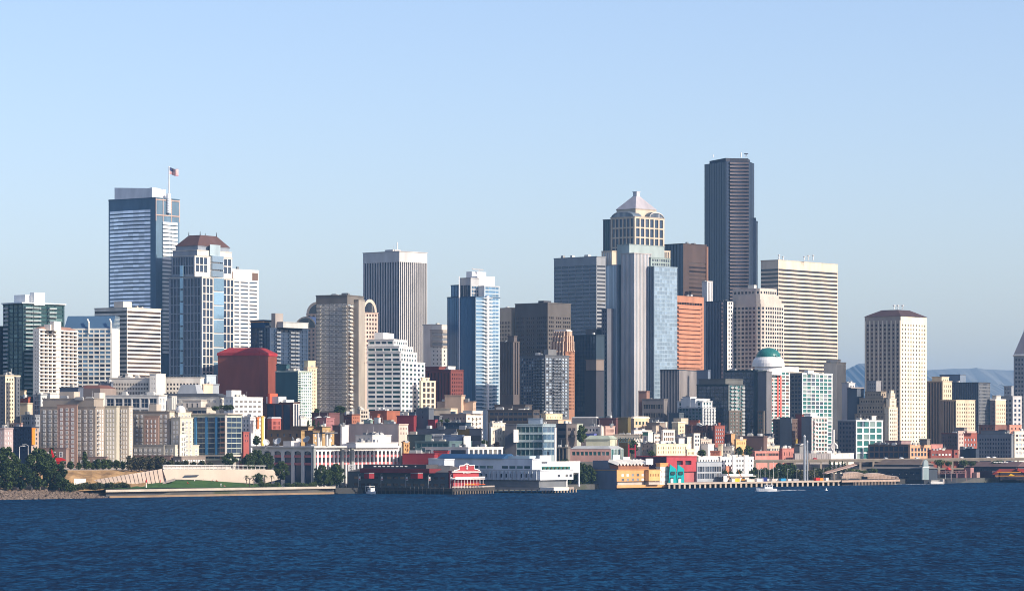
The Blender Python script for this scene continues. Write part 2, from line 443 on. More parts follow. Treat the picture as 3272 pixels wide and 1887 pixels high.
# ================================================================ setting: water, land, hills, haze
def strm(name, mb, mat): 
    o = mb.build(name, mat); o['kind'] = 'structure'; return o
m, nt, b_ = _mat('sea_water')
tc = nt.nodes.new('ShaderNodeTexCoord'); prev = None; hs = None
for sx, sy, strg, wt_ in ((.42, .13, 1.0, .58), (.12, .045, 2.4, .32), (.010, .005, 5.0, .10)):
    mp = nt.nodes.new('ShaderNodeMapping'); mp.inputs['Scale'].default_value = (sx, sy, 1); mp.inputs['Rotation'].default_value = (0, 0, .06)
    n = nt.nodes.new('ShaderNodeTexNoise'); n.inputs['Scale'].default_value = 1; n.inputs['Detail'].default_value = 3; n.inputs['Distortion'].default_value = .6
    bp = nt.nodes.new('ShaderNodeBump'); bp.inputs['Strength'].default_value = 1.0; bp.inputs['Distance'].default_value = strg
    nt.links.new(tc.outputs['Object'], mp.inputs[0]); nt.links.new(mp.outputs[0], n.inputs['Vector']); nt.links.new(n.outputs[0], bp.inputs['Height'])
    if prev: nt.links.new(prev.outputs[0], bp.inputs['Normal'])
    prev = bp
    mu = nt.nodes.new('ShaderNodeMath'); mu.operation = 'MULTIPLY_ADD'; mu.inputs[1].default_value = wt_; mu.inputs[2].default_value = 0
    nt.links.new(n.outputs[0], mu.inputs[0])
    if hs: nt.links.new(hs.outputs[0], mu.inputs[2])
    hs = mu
nt.nodes.remove(b_)
df = nt.nodes.new('ShaderNodeBsdfDiffuse'); nt.links.new(ramp(nt, hs.outputs[0], [(.43, (.0001, .005, .022)), (.5, (.0009, .019, .056)), (.58, (.0055, .05, .115))]), df.inputs['Color'])  # wave shading painted into the diffuse colour: dark troughs, lighter crests
gs = nt.nodes.new('ShaderNodeBsdfGlossy'); gs.inputs['Roughness'].default_value = .30; gs.inputs['Color'].default_value = (.62, .8, 1, 1)
lw = nt.nodes.new('ShaderNodeLayerWeight'); lw.inputs['Blend'].default_value = .35
mr = nt.nodes.new('ShaderNodeMapRange'); mr.inputs['From Min'].default_value = .35; mr.inputs['From Max'].default_value = 1.0
mr.inputs['To Min'].default_value = .01; mr.inputs['To Max'].default_value = .06
mx = nt.nodes.new('ShaderNodeMixShader')
for q in (df, gs, lw): nt.links.new(prev.outputs[0], q.inputs['Normal'])
nt.links.new(lw.outputs['Facing'], mr.inputs['Value']); nt.links.new(mr.outputs[0], mx.inputs[0])
nt.links.new(df.outputs[0], mx.inputs[1]); nt.links.new(gs.outputs[0], mx.inputs[2])
nt.links.new(mx.outputs[0], nt.nodes['Material Output'].inputs['Surface'])
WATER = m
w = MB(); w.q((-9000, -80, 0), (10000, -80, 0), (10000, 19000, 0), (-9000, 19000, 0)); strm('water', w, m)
LANDM = groundmat('city_ground', [(.3, (.055, .055, .056)), (.5, (.10, .095, .085)), (.62, (.05, .06, .03)), (.8, (.16, .15, .135))], .03)
w = MB(); es = [-20, -.01, 0, 15, 30, 45, 60, 75, 95, 120, 160, 200, 260, 320, 380, 430, 520, 650, 850, 1100, 1500, 2500, 4500, 8000, 13000]
ss = [-3500, -2200, -1400, -1000, -700] + list(range(-500, 1700, 40)) + [1900, 2300, 3000, 4000]
for s_ in ss:
    for e_ in es:
        x, y = SA[0] + US[0] * s_ + NI[0] * e_, SA[1] + US[1] * s_ + NI[1] * e_
        w.v.append((x, y, -3.5 if e_ < 0 else ground(x, y)))
ne = len(es)
for i in range(len(ss) - 1):
    for j in range(ne - 1):
        a = i * ne + j; w.f.append((a, a + ne, a + ne + 1, a + 1)); w.m.append(0)
land = strm('ground', w, LANDM)
HILLM = groundmat('hazy_hill', [(.3, (.15, .155, .14)), (.7, (.18, .18, .16))], .004)  # paler than woodland: part of the distance haze is put into the colour
def ridge(name, D, pts, depth=3500):
    w = MB(); n = len(pts)
    for row in range(4):
        for i, (px, py) in enumerate(pts):
            t = (0, .5, .8, 1)[row]; d = D - depth + depth * t
            zt = Z(py, D); w.v.append((X(px, D), d, -3 + (zt + 3) * (0, .38, .8, 1)[row] + (0, 5, 4, 0)[row] * math.sin(i * 2.3 + row)))
    for i in range(n): w.v.append((X(pts[i][0], D), D + 900, -3))
    for r_ in range(4):
        for i in range(n - 1): w.f.append((r_ * n + i, r_ * n + i + 1, (r_ + 1) * n + i + 1, (r_ + 1) * n + i)); w.m.append(0)
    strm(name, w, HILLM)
def jag(pts, k):
    out = []
    for (x0, y0), (x1, y1) in zip(pts, pts[1:]):
        for j in range(k): 
            t = j / k; out.append((x0 + (x1 - x0) * t, y0 + (y1 - y0) * t + rnd.uniform(-2, 2)))
    return out + [pts[-1]]
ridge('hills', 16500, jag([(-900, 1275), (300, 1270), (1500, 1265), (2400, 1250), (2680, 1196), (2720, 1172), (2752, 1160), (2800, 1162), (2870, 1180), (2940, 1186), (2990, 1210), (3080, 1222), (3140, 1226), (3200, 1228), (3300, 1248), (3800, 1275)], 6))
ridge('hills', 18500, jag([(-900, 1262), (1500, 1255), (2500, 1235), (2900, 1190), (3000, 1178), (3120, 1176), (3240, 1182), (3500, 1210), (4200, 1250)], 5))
hz = MB(); hz.prism([(-9010, -90), (10010, -90), (10010, 19010), (-9010, 19010)], -5.0, 440)
hz.q((-9010, 19010, -5), (10010, 19010, -5), (10010, -90, -5), (-9010, -90, -5))
m = bpy.data.materials.new('haze'); m.use_nodes = True; nt = m.node_tree
nt.nodes.remove(nt.nodes['Principled BSDF']); pv = nt.nodes.new('ShaderNodeVolumePrincipled')
pv.inputs['Color'].default_value = (.27, .58, 1.0, 1); pv.inputs['Density'].default_value = 3.1e-5; pv.inputs['Anisotropy'].default_value = .0
nt.links.new(pv.outputs[0], nt.nodes['Material Output'].inputs['Volume'])
o = hz.build('haze', m); o['kind'] = 'stuff'
# ================================================================ towers
SPW = (.80, .77, .70)
# --- far left
B('apartment_tower', 'dark slab tower cut by the left frame edge behind the cream brick tower', (-60, -20, 36), 1040, 470, (.05, .06, .075), None, G_(5, 14, .7, .6, 'nv'), vis=1260)
def f(b, pts, z0, zt):
    m = b.mb('roof_slab', wall((.72, .73, .72)))
    cx, cy = sum(p[0] for p in pts) / 4, sum(p[1] for p in pts) / 4
    m.prism([(cx + (p[0] - cx) * 1.06, cy + (p[1] - cy) * 1.06) for p in pts], zt + .05, zt + .9)
B('apartment_tower', 'teal glass apartment tower with white balcony slabs and a white box on its roof', (10, 73, 206), 969, 440, (.03, .062, .07),
  G_(4, 13.4, .92, .8, 'tl', mt=2, bal=(0,), bald=1.2), G_(5, 13.4, .9, .76, 'tl', mt=2, bal=(0, 1, 3), bald=2.0, balw=1.05, balm=(.75, .75, .73), balr=(.25, .33, .33)), vis=1265,
  pent=((45, 80, 172, 941, (.85, .85, .83)), (96, 110, 132, 934, (.85, .85, .83))), parts=f)
B('apartment_tower', 'cream apartment tower with rows of dark balconies and a blank shaded side', (106, 125, 249), 1050, 385, (.80, .74, .66),
  G_(2, 11.8, .35, .4, 'nv'), G_(9, 11.8, .84, .66, 'br', mt=3, rec=1.4, skc=(4,), alt=('dk', .4), bands=(.5, .5)), vis=1265,
  r=24, pent=((140, 160, 202, 1036), (160, 172, 200, 1026)), hip=(1040, .62, (.34, .22, .18), 0))
def f(b, pts, z0, zt):
    z1 = Z(1007, b.D); m = b.mb('glass_roof', glass('bl'))
    A, C = pts[0], pts[1]; dx, dy = pts[2][0] - C[0], pts[2][1] - C[1]; l = math.hypot(dx, dy); k = 11 / l
    A2, C2 = (A[0] + dx * k, A[1] + dy * k), (C[0] + dx * k, C[1] + dy * k)
    m.q((*A, zt), (*C, zt), (*C2, z1), (*A2, z1)); m.q((*C, zt), (C[0] + dx, C[1] + dy, zt), (C[0] + dx, C[1] + dy, z1), (*C2, z1))
    m.q((*A2, z1), (*C2, z1), (C[0] + dx, C[1] + dy, z1), (A[0] + dx, A[1] + dy, z1)); m.q((*A, zt), (*A2, z1), (A[0] + dx, A[1] + dy, z1), (A[0] + dx, A[1] + dy, zt))
    for f_ in (.52, .985):
        m = MB(); x, y = A[0] + (C[0] - A[0]) * f_, A[1] + (C[1] - A[1]) * f_
        m.bar((x, y - .3, zt - 4), (x, y - .3, zt + 4), 1.1); m.bar((x, y - .3, zt + 4), (x - 1.5, y + 3, z1 - 3), 1.1); m.build('roof_fin', wall(SPW), b.root, b.o)
B('office_building', 'white gridded office block under a sloping blue glass roof', (205, 358), 1048, 432, SPW, G_(8, 13.6, .84, .62, 'bl', mt=3, alt=('nv', .35)), None, vis=1240, dep=24, roof=None, r=7, parts=f)
B('office_tower', 'beige office tower striped with brown window bands, shaded on its left side', (302, 406, 514), 981, 470, (.76, .70, .61), RB(13.6, .52, wm='br', mt=8, ml=.2, mr=0), RB(13.6, .5, wm='br', alt=('wa', .5), mt=8, ml=0, mr=.2), vis=1215, r=33,
  pent=((364, 394, 444, 963, (.74, .66, .56)),), cl=2)
# --- glass tower with the flag
b = Bld('office_tower', 'tall blue glass tower with white curved roof, striped shiny face and flagpole', 498, 640, (.10, .16, .22), 36, 1150)
pts = b.quad((347, 498, 573)); z0, zt = b.o[2] - 8, Z(630, b.D)
b.poly(pts, z0, zt, (), (.17, .25, .32))
A, C, Rp = pts[0], pts[1], pts[2]
def on(A, B_, u, dep=0.0):
    L = math.hypot(B_[0] - A[0], B_[1] - A[1]); ux, uy = (B_[0] - A[0]) / L, (B_[1] - A[1]) / L
    return (A[0] + ux * u * L + uy * dep, A[1] + uy * u * L - ux * dep)
k = b.D / F
for i in range(38):                                 # gently curved bright glass bands on the left face
    m = MB(); zb, zz = Z(669 + 12.4 * (i + 1), b.D) + 1.05, Z(669 + 12.4 * i, b.D)
    if zb < Z(1010, b.D): break
    N = 8; pl = [on(A, C, .03 + .86 * j / N, .25 + 2.6 * math.sin(math.pi * j / N)) for j in range(N + 1)]
    for j in range(N): m.q((*pl[j], zb), (*pl[j + 1], zb), (*pl[j + 1], zz), (*pl[j], zz))
    m.q(*[(*p, zz) for p in pl]); m.q(*[(*p, zb) for p in reversed(pl)])
    m.build('window_band', glass('pb'), b.root, b.o)
for i in range(34):                                 # stacked bright panels on the right face
    zb, zz = Z(707 + 12.5 * (i + 1), b.D) + 1.0, Z(707 + 12.5 * i, b.D)
    for u0, u1 in ((.27, .58), (.62, .88)):
        m = MB(); p, q = on(C, Rp, u0, 1.2), on(C, Rp, u1, 1.2); p2, q2 = on(C, Rp, u0, .02), on(C, Rp, u1, .02)
        m.q((*p, zb), (*q, zb), (*q, zz), (*p, zz)); m.q((*p2, zb), (*p, zb), (*p, zz), (*p2, zz)); m.q((*q, zb), (*q2, zb), (*q2, zz), (*q, zz)); m.q((*p, zz), (*q, zz), (*q2, zz), (*p2, zz))
        m.build('spandrel_panel', wall((.82, .82, .80), .5), b.root, b.o)
m = b.mb('mullion', wall((.55, .42, .36)))
for u in (.0, .3, .66, .99):
    p = on(C, Rp, u, .15); m.box((*p, (zt + Z(705, b.D)) / 2), (.7, .3, zt - Z(705, b.D)), math.atan2(Rp[1] - C[1], Rp[0] - C[0]))
for py in (637, 686): 
    p, q = on(C, Rp, 0, .25), on(C, Rp, 1, .25); m.bar((*p, Z(py, b.D)), (*q, Z(py, b.D)), .3, .9)
b.facade(A, C, zt - .1, zt + .2, None, (.17, .25, .32), 'wall')
m = b.mb('roof_crown', wall((.80, .79, .80), .45))   # curved white roof sail and mechanical block
rp = b.quad((366, 478, 530), 4); l2 = Z(592, b.D); r2 = Z(600, b.D)
m.q((*rp[0], zt), (*rp[1], zt), (*rp[1], r2), (*rp[0], l2)); m.q((*rp[1], zt), (*rp[2], zt), (*rp[2], r2), (*rp[1], r2)); m.q((*rp[2], zt), (*rp[3], zt), (*rp[3], l2), (*rp[2], r2)); m.q((*rp[3], zt), (*rp[0], zt), (*rp[0], l2), (*rp[3], l2)); m.q((*rp[0], l2), (*rp[1], r2), (*rp[2], r2), (*rp[3], l2))
rq = b.quad((478, 486, 532), 1); prof = [(0, 1), (.35, 1), (.6, .93), (.8, .75), (.92, .45), (1, 0)]
zc = Z(599, b.D) - zt
for j in range(5):
    (u, h), (u2, h2) = prof[j], prof[j + 1]; p, q = on(rq[1], rq[2], u), on(rq[1], rq[2], u2); e = (rq[0][0] - rq[1][0], rq[0][1] - rq[1][1])
    m.q((*p, zt), (*q, zt), (*q, zt + zc * h2), (*p, zt + zc * h)); m.q((*p, zt + zc * h), (*q, zt + zc * h2), (q[0] + e[0], q[1] + e[1], zt + zc * h2), (p[0] + e[0], p[1] + e[1], zt + zc * h))
m.q((*rq[0], zt), (*rq[1], zt), (*rq[1], zt + zc), (*rq[0], zt + zc))
p = on(C, Rp, .5, 1.0); m2 = b.mb('bay', wall((.72, .76, .80)))
m2.tube((*p, Z(678, b.D)), (*p, Z(616, b.D)), 1.9, n=12)
for i in range(9): m2.tube((*p, Z(676 - i * 5.4, b.D)), (*p, Z(674.4 - i * 5.4, b.D)), 2.3, n=12)
b.done()
fd = b.D
fp = empty('flagpole', (p[0], p[1] + 3, Z(628, fd)), 'white flagpole on the roof of the tall blue glass tower', 'flagpole')
m = MB(); m.tube((p[0], p[1] + 3, Z(628, fd)), (p[0], p[1] + 3, Z(530, fd)), .55, .35, 8); m.lathe((p[0], p[1] + 3, Z(530, fd)), [(0, .9), (.6, .4), (.6, -.1), (0, -.2)], 8)
m.build('pole', wall((.8, .8, .8)), fp, fp.location)
fl = empty('flag', (p[0], p[1] + 3, Z(531, fd)), 'striped red and white flag with a blue corner flying from the flagpole', 'flag')
NX, x0, wv = 14, p[0] + .5, Z(0, fd) * 0
def fpt(u, v): return (x0 + 7.4 * u, p[1] + 3 + .9 * math.sin(u * 6.5), Z(531, fd) - 1.6 * u - 5.6 * v + .35 * math.sin(u * 6.5 + 1))
for nm, v0, v1, u0, u1, colr in [('stripe', i / 13, (i + 1) / 13, (.42 if i < 7 else 0), 1, (.55, .04, .05) if i % 2 == 0 else (.8, .78, .76)) for i in range(13)] + [('canton', 0, 7 / 13, 0, .42, (.03, .05, .17))]:
    m = MB()
    for j in range(NX):
        a, c = u0 + (u1 - u0) * j / NX, u0 + (u1 - u0) * (j + 1) / NX
        m.q(fpt(a, v1), fpt(c, v1), fpt(c, v0), fpt(a, v0))
    m.build(nm, wall(colr), fl, fl.location)
m = MB()                                            # rows of small white stars
for r_ in range(5):
    for c_ in range(6):
        q = fpt(.04 + .065 * c_, (.05 + .1 * r_)); pts_ = []
        for i in range(10):
            g = math.pi / 2 + i * math.pi / 5; rr_ = .14 if i % 2 == 0 else .06
            pts_.append((q[0] + rr_ * math.cos(g), q[1] - .06, q[2] + rr_ * math.sin(g)))
        m.q(*pts_)
m.build('stars', wall((.8, .8, .8)), fl, fl.location)
# --- stepped tower with the brown hipped roof
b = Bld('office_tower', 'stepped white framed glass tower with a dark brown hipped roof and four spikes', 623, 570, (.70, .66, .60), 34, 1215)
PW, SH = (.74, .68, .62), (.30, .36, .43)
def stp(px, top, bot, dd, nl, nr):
    return b.box(px, top, dict(nx=nl + 2, fp=28, wf=.74, hf=.9, wm='nv', mt=5, ml=1.2, mr=1.2, wc=(.36, .385, .42)), dict(nx=nr + 1, fp=25, wf=.76, hf=.88, wm='nv', mt=4, ml=1.0, mr=1.0, skc=(3, 4, 5)), dd=dd, bot=bot)  # same stone both sides; shade on the left face is painted into its colour
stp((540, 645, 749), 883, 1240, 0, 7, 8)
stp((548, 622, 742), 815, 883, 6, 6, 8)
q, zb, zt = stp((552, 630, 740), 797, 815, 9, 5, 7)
q, zb, zt = b.box((562, 632, 733), 784, None, None, dd=14, bot=800, wc=(.34, .37, .41))
b.hip(q, zt, Z(748, b.D + 14), .52, wall((.10, .055, .05)), .8)
cx, cy = sum(p[0] for p in q) / 4, sum(p[1] for p in q) / 4
m = b.mb('spike', wall((.06, .05, .055)))
for p in q:
    x, y = cx + (p[0] - cx) * .52, cy + (p[1] - cy) * .52; m.tube((x, y, Z(750, b.D)), (x, y, Z(733, b.D)), .5, .2, 6)
q = b.quad((540, 645, 749), 0)                       # blue glass bays: corner strip and centre panel with sky reflections
def bay(u0, u1, A, C, py0, py1, out, wm, nb):
    for i in range(nb):
        a, c = py0 + (py1 - py0) * i / nb, py0 + (py1 - py0) * (i + 1) / nb
        m = MB(); p0, p1 = on(A, C, u0, out), on(A, C, u1, out); q0, q1 = on(A, C, u0, 0), on(A, C, u1, 0); zz, zb_ = Z(a, b.D), Z(c, b.D) + 1.2
        m.q((*p0, zb_), (*p1, zb_), (*p1, zz), (*p0, zz)); m.q((*q0, zb_), (*p0, zb_), (*p0, zz), (*q0, zz)); m.q((*p1, zb_), (*q1, zb_), (*q1, zz), (*p1, zz)); m.q((*p0, zz), (*p1, zz), (*q1, zz), (*q0, zz))
        m.build('bay_window', glass(wm), b.root, b.o)
bay(.36, .66, q[1], q[2], 886, 1200, .5, 'sb', 7)
bay(.35, .44, q[0], q[1], 846, 1200, .8, 'sb', 9)
q2 = b.quad((548, 622, 742), 6); bay(.42, .72, q2[1], q2[2], 812, 884, 2.0, 'gb', 3)
m = b.mb('crown_panel', wall((.42, .50, .53), .4)); p0, p1 = on(q2[1], q2[2], .38, .9), on(q2[1], q2[2], .66, .9)
m.q((*p0, Z(812, b.D)), (*p1, Z(812, b.D)), (*p1, Z(776, b.D)), (*p0, Z(776, b.D))); m.q((*p1, Z(776, b.D)), (p1[0], p1[1] + 6, Z(776, b.D)), (p0[0], p0[1] + 6, Z(776, b.D)), (*p0, Z(776, b.D)))
b.done()
def f(b, pts, z0, zt):
    m = b.mb('notch', wall((.22, .15, .12)))
    for u0, u1 in ((.04, .12), (.78, .98)):
        p, q = on(pts[1], pts[2], u0, .1), on(pts[1], pts[2], u1, .1); m.q((*p, zt - 9), (*q, zt - 9), (*q, zt - 2.5), (*p, zt - 2.5))
B('office_tower', 'white office tower with narrow dark window bars and notched top behind the stepped tower', (726, 733, 826), 858, 680, (.80, .78, .73), None, RB(12.1, .36, 3, 'nv', wf=.88, mt=36, ml=2), vis=1120, parts=f, r=40)
B('apartment_tower', 'dark blue apartment block with balconies, an orange stripe and a white flat roof slab', (801, 862, 985), 1046, 545, (.045, .07, .115),
  G_(6, 12.2, .86, .8, 'nv', mt=2, bal=(3,), balm=(.4, .42, .42), balr=(.3, .33, .36)), G_(8, 12.2, .88, .8, 'nv', mt=4, bal=(1, 4, 5), balm=(.5, .5, .5), balr=(.32, .34, .36)), vis=1215, r=36,
  tiers=(dict(px=(861, 905, 985), top=1027, dd=4, wc=(.55, .55, .52), R=RB(19, .8, 5, 'nv', wf=.8, mt=3), L=RB(19, .8, 2, 'nv', wf=.8, mt=3)), dict(px=(801, 842, 869), top=1021, dd=12, wc=(.02, .06, .14)), dict(px=(800, 841, 869), top=1026, dd=11.5, wc=(.55, .30, .08), bot=1029)),
  pent=((867, 880, 913, 1000, (.40, .36, .33)),))
# --- barrel vaulted tower
b = Bld('office_tower', 'pink stone office tower with round barrel vaulted roof ends behind the concrete tower', 1148, 590, (.66, .52, .44), 43, 1160)
q, zb, zt = b.box((979, 1148, 1208), 996, G_(12, 12.9, .55, .55, 'dk', mt=3), G_(6, 13.7, .52, .52, 'br', mt=3))
def vault(A, C, Bk, zt, rise, colr, inset):
    L = math.hypot(C[0] - A[0], C[1] - A[1]); N = 14; dx, dy = Bk[0] - C[0], Bk[1] - C[1]
    a, g, r_ = MB(), MB(), MB()
    prev = None
    for i in range(N + 1):
        t = math.pi * i / N; u = .5 - .5 * math.cos(t); h = math.sin(t) * rise
        o = on(A, C, u); i_ = on(A, C, .5 - (.5 - inset) * math.cos(t), -.4); hi_ = math.sin(t) * rise * (1 - inset * 2)
        cur = (o, h, i_, hi_)
        if prev:
            (o0, h0, i0, hi0) = prev
            a.q((*o0, zt + h0), (*o, zt + h), (o[0] + dx, o[1] + dy, zt + h), (o0[0] + dx, o0[1] + dy, zt + h0))
            r_.q((*i0, zt + hi0), (*i_, zt + hi_), (*o, zt + h), (*o0, zt + h0))
            g.q((*i0, zt), (*i_, zt), (*i_, zt + hi_), (*i0, zt + hi0))
        prev = cur
    a.build('vault', wall(colr), b.root, b.o); g.build('fanlight', glass('dk'), b.root, b.o); r_.build('arch_rim', wall((.70, .60, .50)), b.root, b.o)
q2 = b.quad((1010, 1160, 1204), 2); vault(q2[1], q2[2], (q2[2][0] + (q2[0][0] - q2[1][0]) * .9, q2[2][1] + (q2[0][1] - q2[1][1]) * .9), zt, Z(954, b.D) - zt, (.04, .06, .13), .12)
vault(q[0], on(q[0], q[1], .42), (on(q[0], q[1], .42)[0] + (q[2][0] - q[1][0]) * .9, on(q[0], q[1], .42)[1] + (q[2][1] - q[1][1]) * .9), zt, Z(958, b.D) - zt, (.04, .06, .13), .1)
q3, zb3, zt3 = b.box((942, 1010, 1060), 1046, G_(5, 12.9, .55, .55, 'dk', mt=3), None, dd=-18)
vault(q3[0], q3[1], q3[2], zt3, Z(1012, b.D) - zt3, (.045, .07, .14), .06)
b.done()
B('apartment_tower', 'grey concrete apartment tower with white framed window panels and corner balconies', (1010, 1110, 1162), 941, 385, (.22, .20, .18),
  dict(nx=7, fp=11.85, wf=.86, hf=.76, wm='dk', mt=28, ml=.4, mr=.4, rec=.12, bal=(0, 6), bald=1.2, balm=(.5, .46, .40), balr=(.46, .43, .39), fr=((.82, .78, .72), .24, 3, 0)),
  G_(4, 11.85, .8, .62, 'wa', mt=28, alt=('lg', .3), bal=(0,), balm=(.6, .55, .48), balr=(.6, .55, .48)), vis=1318, r=22, tiers=(dict(px=(1128, 1146, 1166), top=956, dd=10, wc=(.40, .36, .31)),), cl=3)
# --- black and white striped tower
def f(b, pts, z0, zt):
    m = MB(); p = on(pts[1], pts[2], .1, -6); m.tube((*p, zt), (*p, zt + 8), .5); m.build('antenna', wall(WHITE), b.root, b.o)
B('office_tower', 'black and white vertically striped tower with a plain white top band', (1160, 1276, 1365), 801, 640, (.62, .60, .58), V_(14, .66, 'nv', mt=35, ml=1, mr=0, rec=.9), V_(14, .64, 'br', mt=35, ml=.2, mr=.4, rec=1.2), vis=1180, r=43, cl=3, parts=f, pent=((1230, 1255, 1300, 797),))
B('office_building', 'small white stone building with louvred top squeezed right of the striped tower', (1352, 1378, 1440), 1035, 560, (.74, .70, .64), None, G_(5, 13.3, .34, .4, 'dk', mt=66), vis=1180,
  tiers=(dict(px=(1374, 1379, 1436), top=1052, bot=1108, dd=-1, wc=(.50, .45, .40), R=RB(16, .5, wm='gy', mt=6)),))
# --- blue glass tower with the white top
b = Bld('glass_tower', 'slim blue glass apartment tower with a white balcony spine and white roof boxes', 1520, 480, (.10, .18, .28), 43, 1305)
b.box((1469, 1520, 1597), 946, V_(4, .94, 'db', mt=2, ml=.2, mr=.2, rec=.15), dict(nx=3, fp=11.6, wf=.97, hf=.7, wm='bl', mt=2, ml=.3, mr=.3, rec=.15, wc=(.50, .58, .64)))
b.box((1429, 1466, 1476), 947, V_(5, .92, 'db', mt=2, ml=.2, mr=.2, rec=.15), None, dd=22, wc=(.05, .09, .15))
b.box((1441, 1472, 1480), 909, V_(3, .92, 'db', mt=3, ml=.2, mr=.2, rec=.15), None, dd=26, wc=(.06, .11, .18))
b.box((1470, 1504, 1532), 886, V_(3, .9, 'nv', mt=24, ml=.3, mr=.3, rec=.15), G_(3, 12, .8, .7, 'bl', mt=26), dd=8, wc=(.50, .50, .50))
b.box((1529, 1548, 1596), 912, None, dict(nx=4, fp=11.6, wf=.95, hf=.72, wm='bl', mt=2, rec=.15, wc=(.55, .62, .66)), dd=8, wc=(.7, .7, .7))
b.box((1505, 1526, 1580), 881, dd=16, wc=(.85, .84, .82), part='penthouse'); b.box((1490, 1508, 1553), 867, dd=22, wc=(.80, .80, .79), part='penthouse')
m = b.mb('white_fin', wall((.85, .84, .82))); q = b.quad((1469, 1520, 1597)); p = on(q[0], q[1], 0, .4); m.box((*p, (Z(880, b.D) + b.o[2]) / 2), (1.0, 1.0, Z(880, b.D) - b.o[2]))
p = on(q[1], q[2], .45, 1.0); m.box((*p, (Z(942, b.D) + b.o[2]) / 2), (2.0, 2.2, Z(942, b.D) - b.o[2]), math.atan2(q[2][1] - q[1][1], q[2][0] - q[1][0]))
for i in range(31):
    m = MB(); p = on(q[1], q[2], .45, 1.1); m.box((*p, Z(951 + 11.6 * i, b.D)), (10.5, 2.4, .5), math.atan2(q[2][1] - q[1][1], q[2][0] - q[1][0])); m.build('balcony', wall((.82, .82, .80)), b.root, b.o)
m = b.mb('roof_crane', wall(WHITE)); m.bar(b.at(1530, 868, 24), b.at(1533, 860, 24), .8); m.bar(b.at(1510, 859, 24), b.at(1545, 862, 24), 1.0); m.bar(b.at(1512, 862, 24), b.at(1508, 856, 24), .8)
b.done()
# --- dark group in the middle
B('office_tower', 'beige tower with a blank upper wall and small square windows left of the brown tower', (1590, 1634, 1648), 982, 600, (.58, .49, .38), G_(8, 12.8, .55, .6, 'br', mt=42), None, vis=1210)
B('office_building', 'dark stone building with tall narrow piers below the beige blank topped tower', (1598, 1640, 1660), 1090, 560, (.12, .10, .095), V_(4, .5, 'br', mt=4), V_(2, .5, 'br', mt=4), vis=1260, tiers=(dict(px=(1622, 1642, 1652), top=1072, dd=4),))
B('office_tower', 'broad dark brown tower with a blank upper wall and rows of slit windows', (1646, 1750, 1824), 966, 540, (.165, .15, .14), G_(15, 13.4, .62, .5, 'br', mt=42, skc=(4, 9)), G_(12, 13.4, .6, .5, 'br', mt=42, skc=(3, 7)), vis=1240, cl=0, pent=((1720, 1737, 1752, 960, (.06, .06, .07)),))
B('office_tower', 'grey gridded office tower with dark window bays and a thin sunlit right edge', (1770, 1906, 1935), 818, 660, (.36, .37, .38), G_(6, 12.3, .93, .62, 'nv', mt=26, ml=.5, mr=.3), RB(12.3, .5, wm='dk', mt=26, ml=.8, mr=.3), vis=1110, cl=2)
# art deco ribbed crown
b = Bld('office_tower', 'art deco brick tower with a ribbed curved stone crown', 1807, 430, (.42, .23, .15), 43, 1315)
STP = [(1758, 1807, 1836, 1120), (1761, 1808, 1834, 1090), (1765, 1809, 1831, 1072), (1770, 1810, 1826, 1058)]
last = 1330
for i, (a, c, e, t) in enumerate(STP):
    q, zb, zt = b.box((a, c, e), t, V_(6, .6, 'nv', mt=3, ml=.5, mr=.5, rec=.7), G_(6, 11, .45, .55, 'br', mt=3), dd=i * 3.0, bot=last if i else None)
    last = t
    m = b.mb('rib', wall((.62, .47, .36)))
    for j in range(5):
        p = on(q[0], q[1], .06 + .2 * j, .5); m.box((*p, (zt + Z(1120 if i else 1200, b.D)) / 2), (1.3, 1.6, zt - Z(1120 if i else 1200, b.D)), math.atan2(q[1][1] - q[0][1], q[1][0] - q[0][0]))
    for j in range(4):
        p = on(q[1], q[2], .1 + .26 * j, .4); m.box((*p, (zt + Z(1120, b.D)) / 2), (1.0, 1.3, max(1, zt - Z(1120, b.D))), math.atan2(q[2][1] - q[1][1], q[2][0] - q[1][0]))
b.hip(q, zt, zt + 1.6, .9, wall((.72, .62, .52)), 1.0, part='cornice')
b.done()
B('apartment_tower', 'charcoal apartment tower with bright window panels and stacked balconies', (1661, 1742, 1818), 1133, 385, (.115, .12, .13),
  G_(9, 10.0, .62, .62, 'nv', mt=8, alt=('lg', .25), bal=(5, 6, 7, 8), balm=(.16, .17, .18), balr=(.22, .24, .26), bald=1.5), G_(7, 10.0, .8, .66, 'lg', mt=8, alt=('dk', .2), bal=(2, 3, 4), balm=(.10, .11, .12), balr=(.2, .21, .23), bald=1.8), vis=1330, r=43,
  pent=((1738, 1752, 1767, 1116, (.22, .22, .22)),), cl=2)
B('office_building', 'dark glass block with a tan stair tower between the deco tower and glass tower', (1810, 1905, 1945), 1068, 500, (.035, .055, .075), G_(9, 12, .9, .85, 'nv', mt=4), None, vis=1330,
  tiers=(dict(px=(1872, 1905, 1930), top=1147, dd=-30, bot=1182, wc=(.27, .22, .19)), dict(px=(1868, 1905, 1930), top=1182, dd=-29, bot=1330, wc=(.05, .05, .06), L=V_(5, .5, 'br', mt=8)), dict(px=(1872, 1905, 1930), top=1050, dd=20, bot=1069, wc=(.25, .24, .24))))
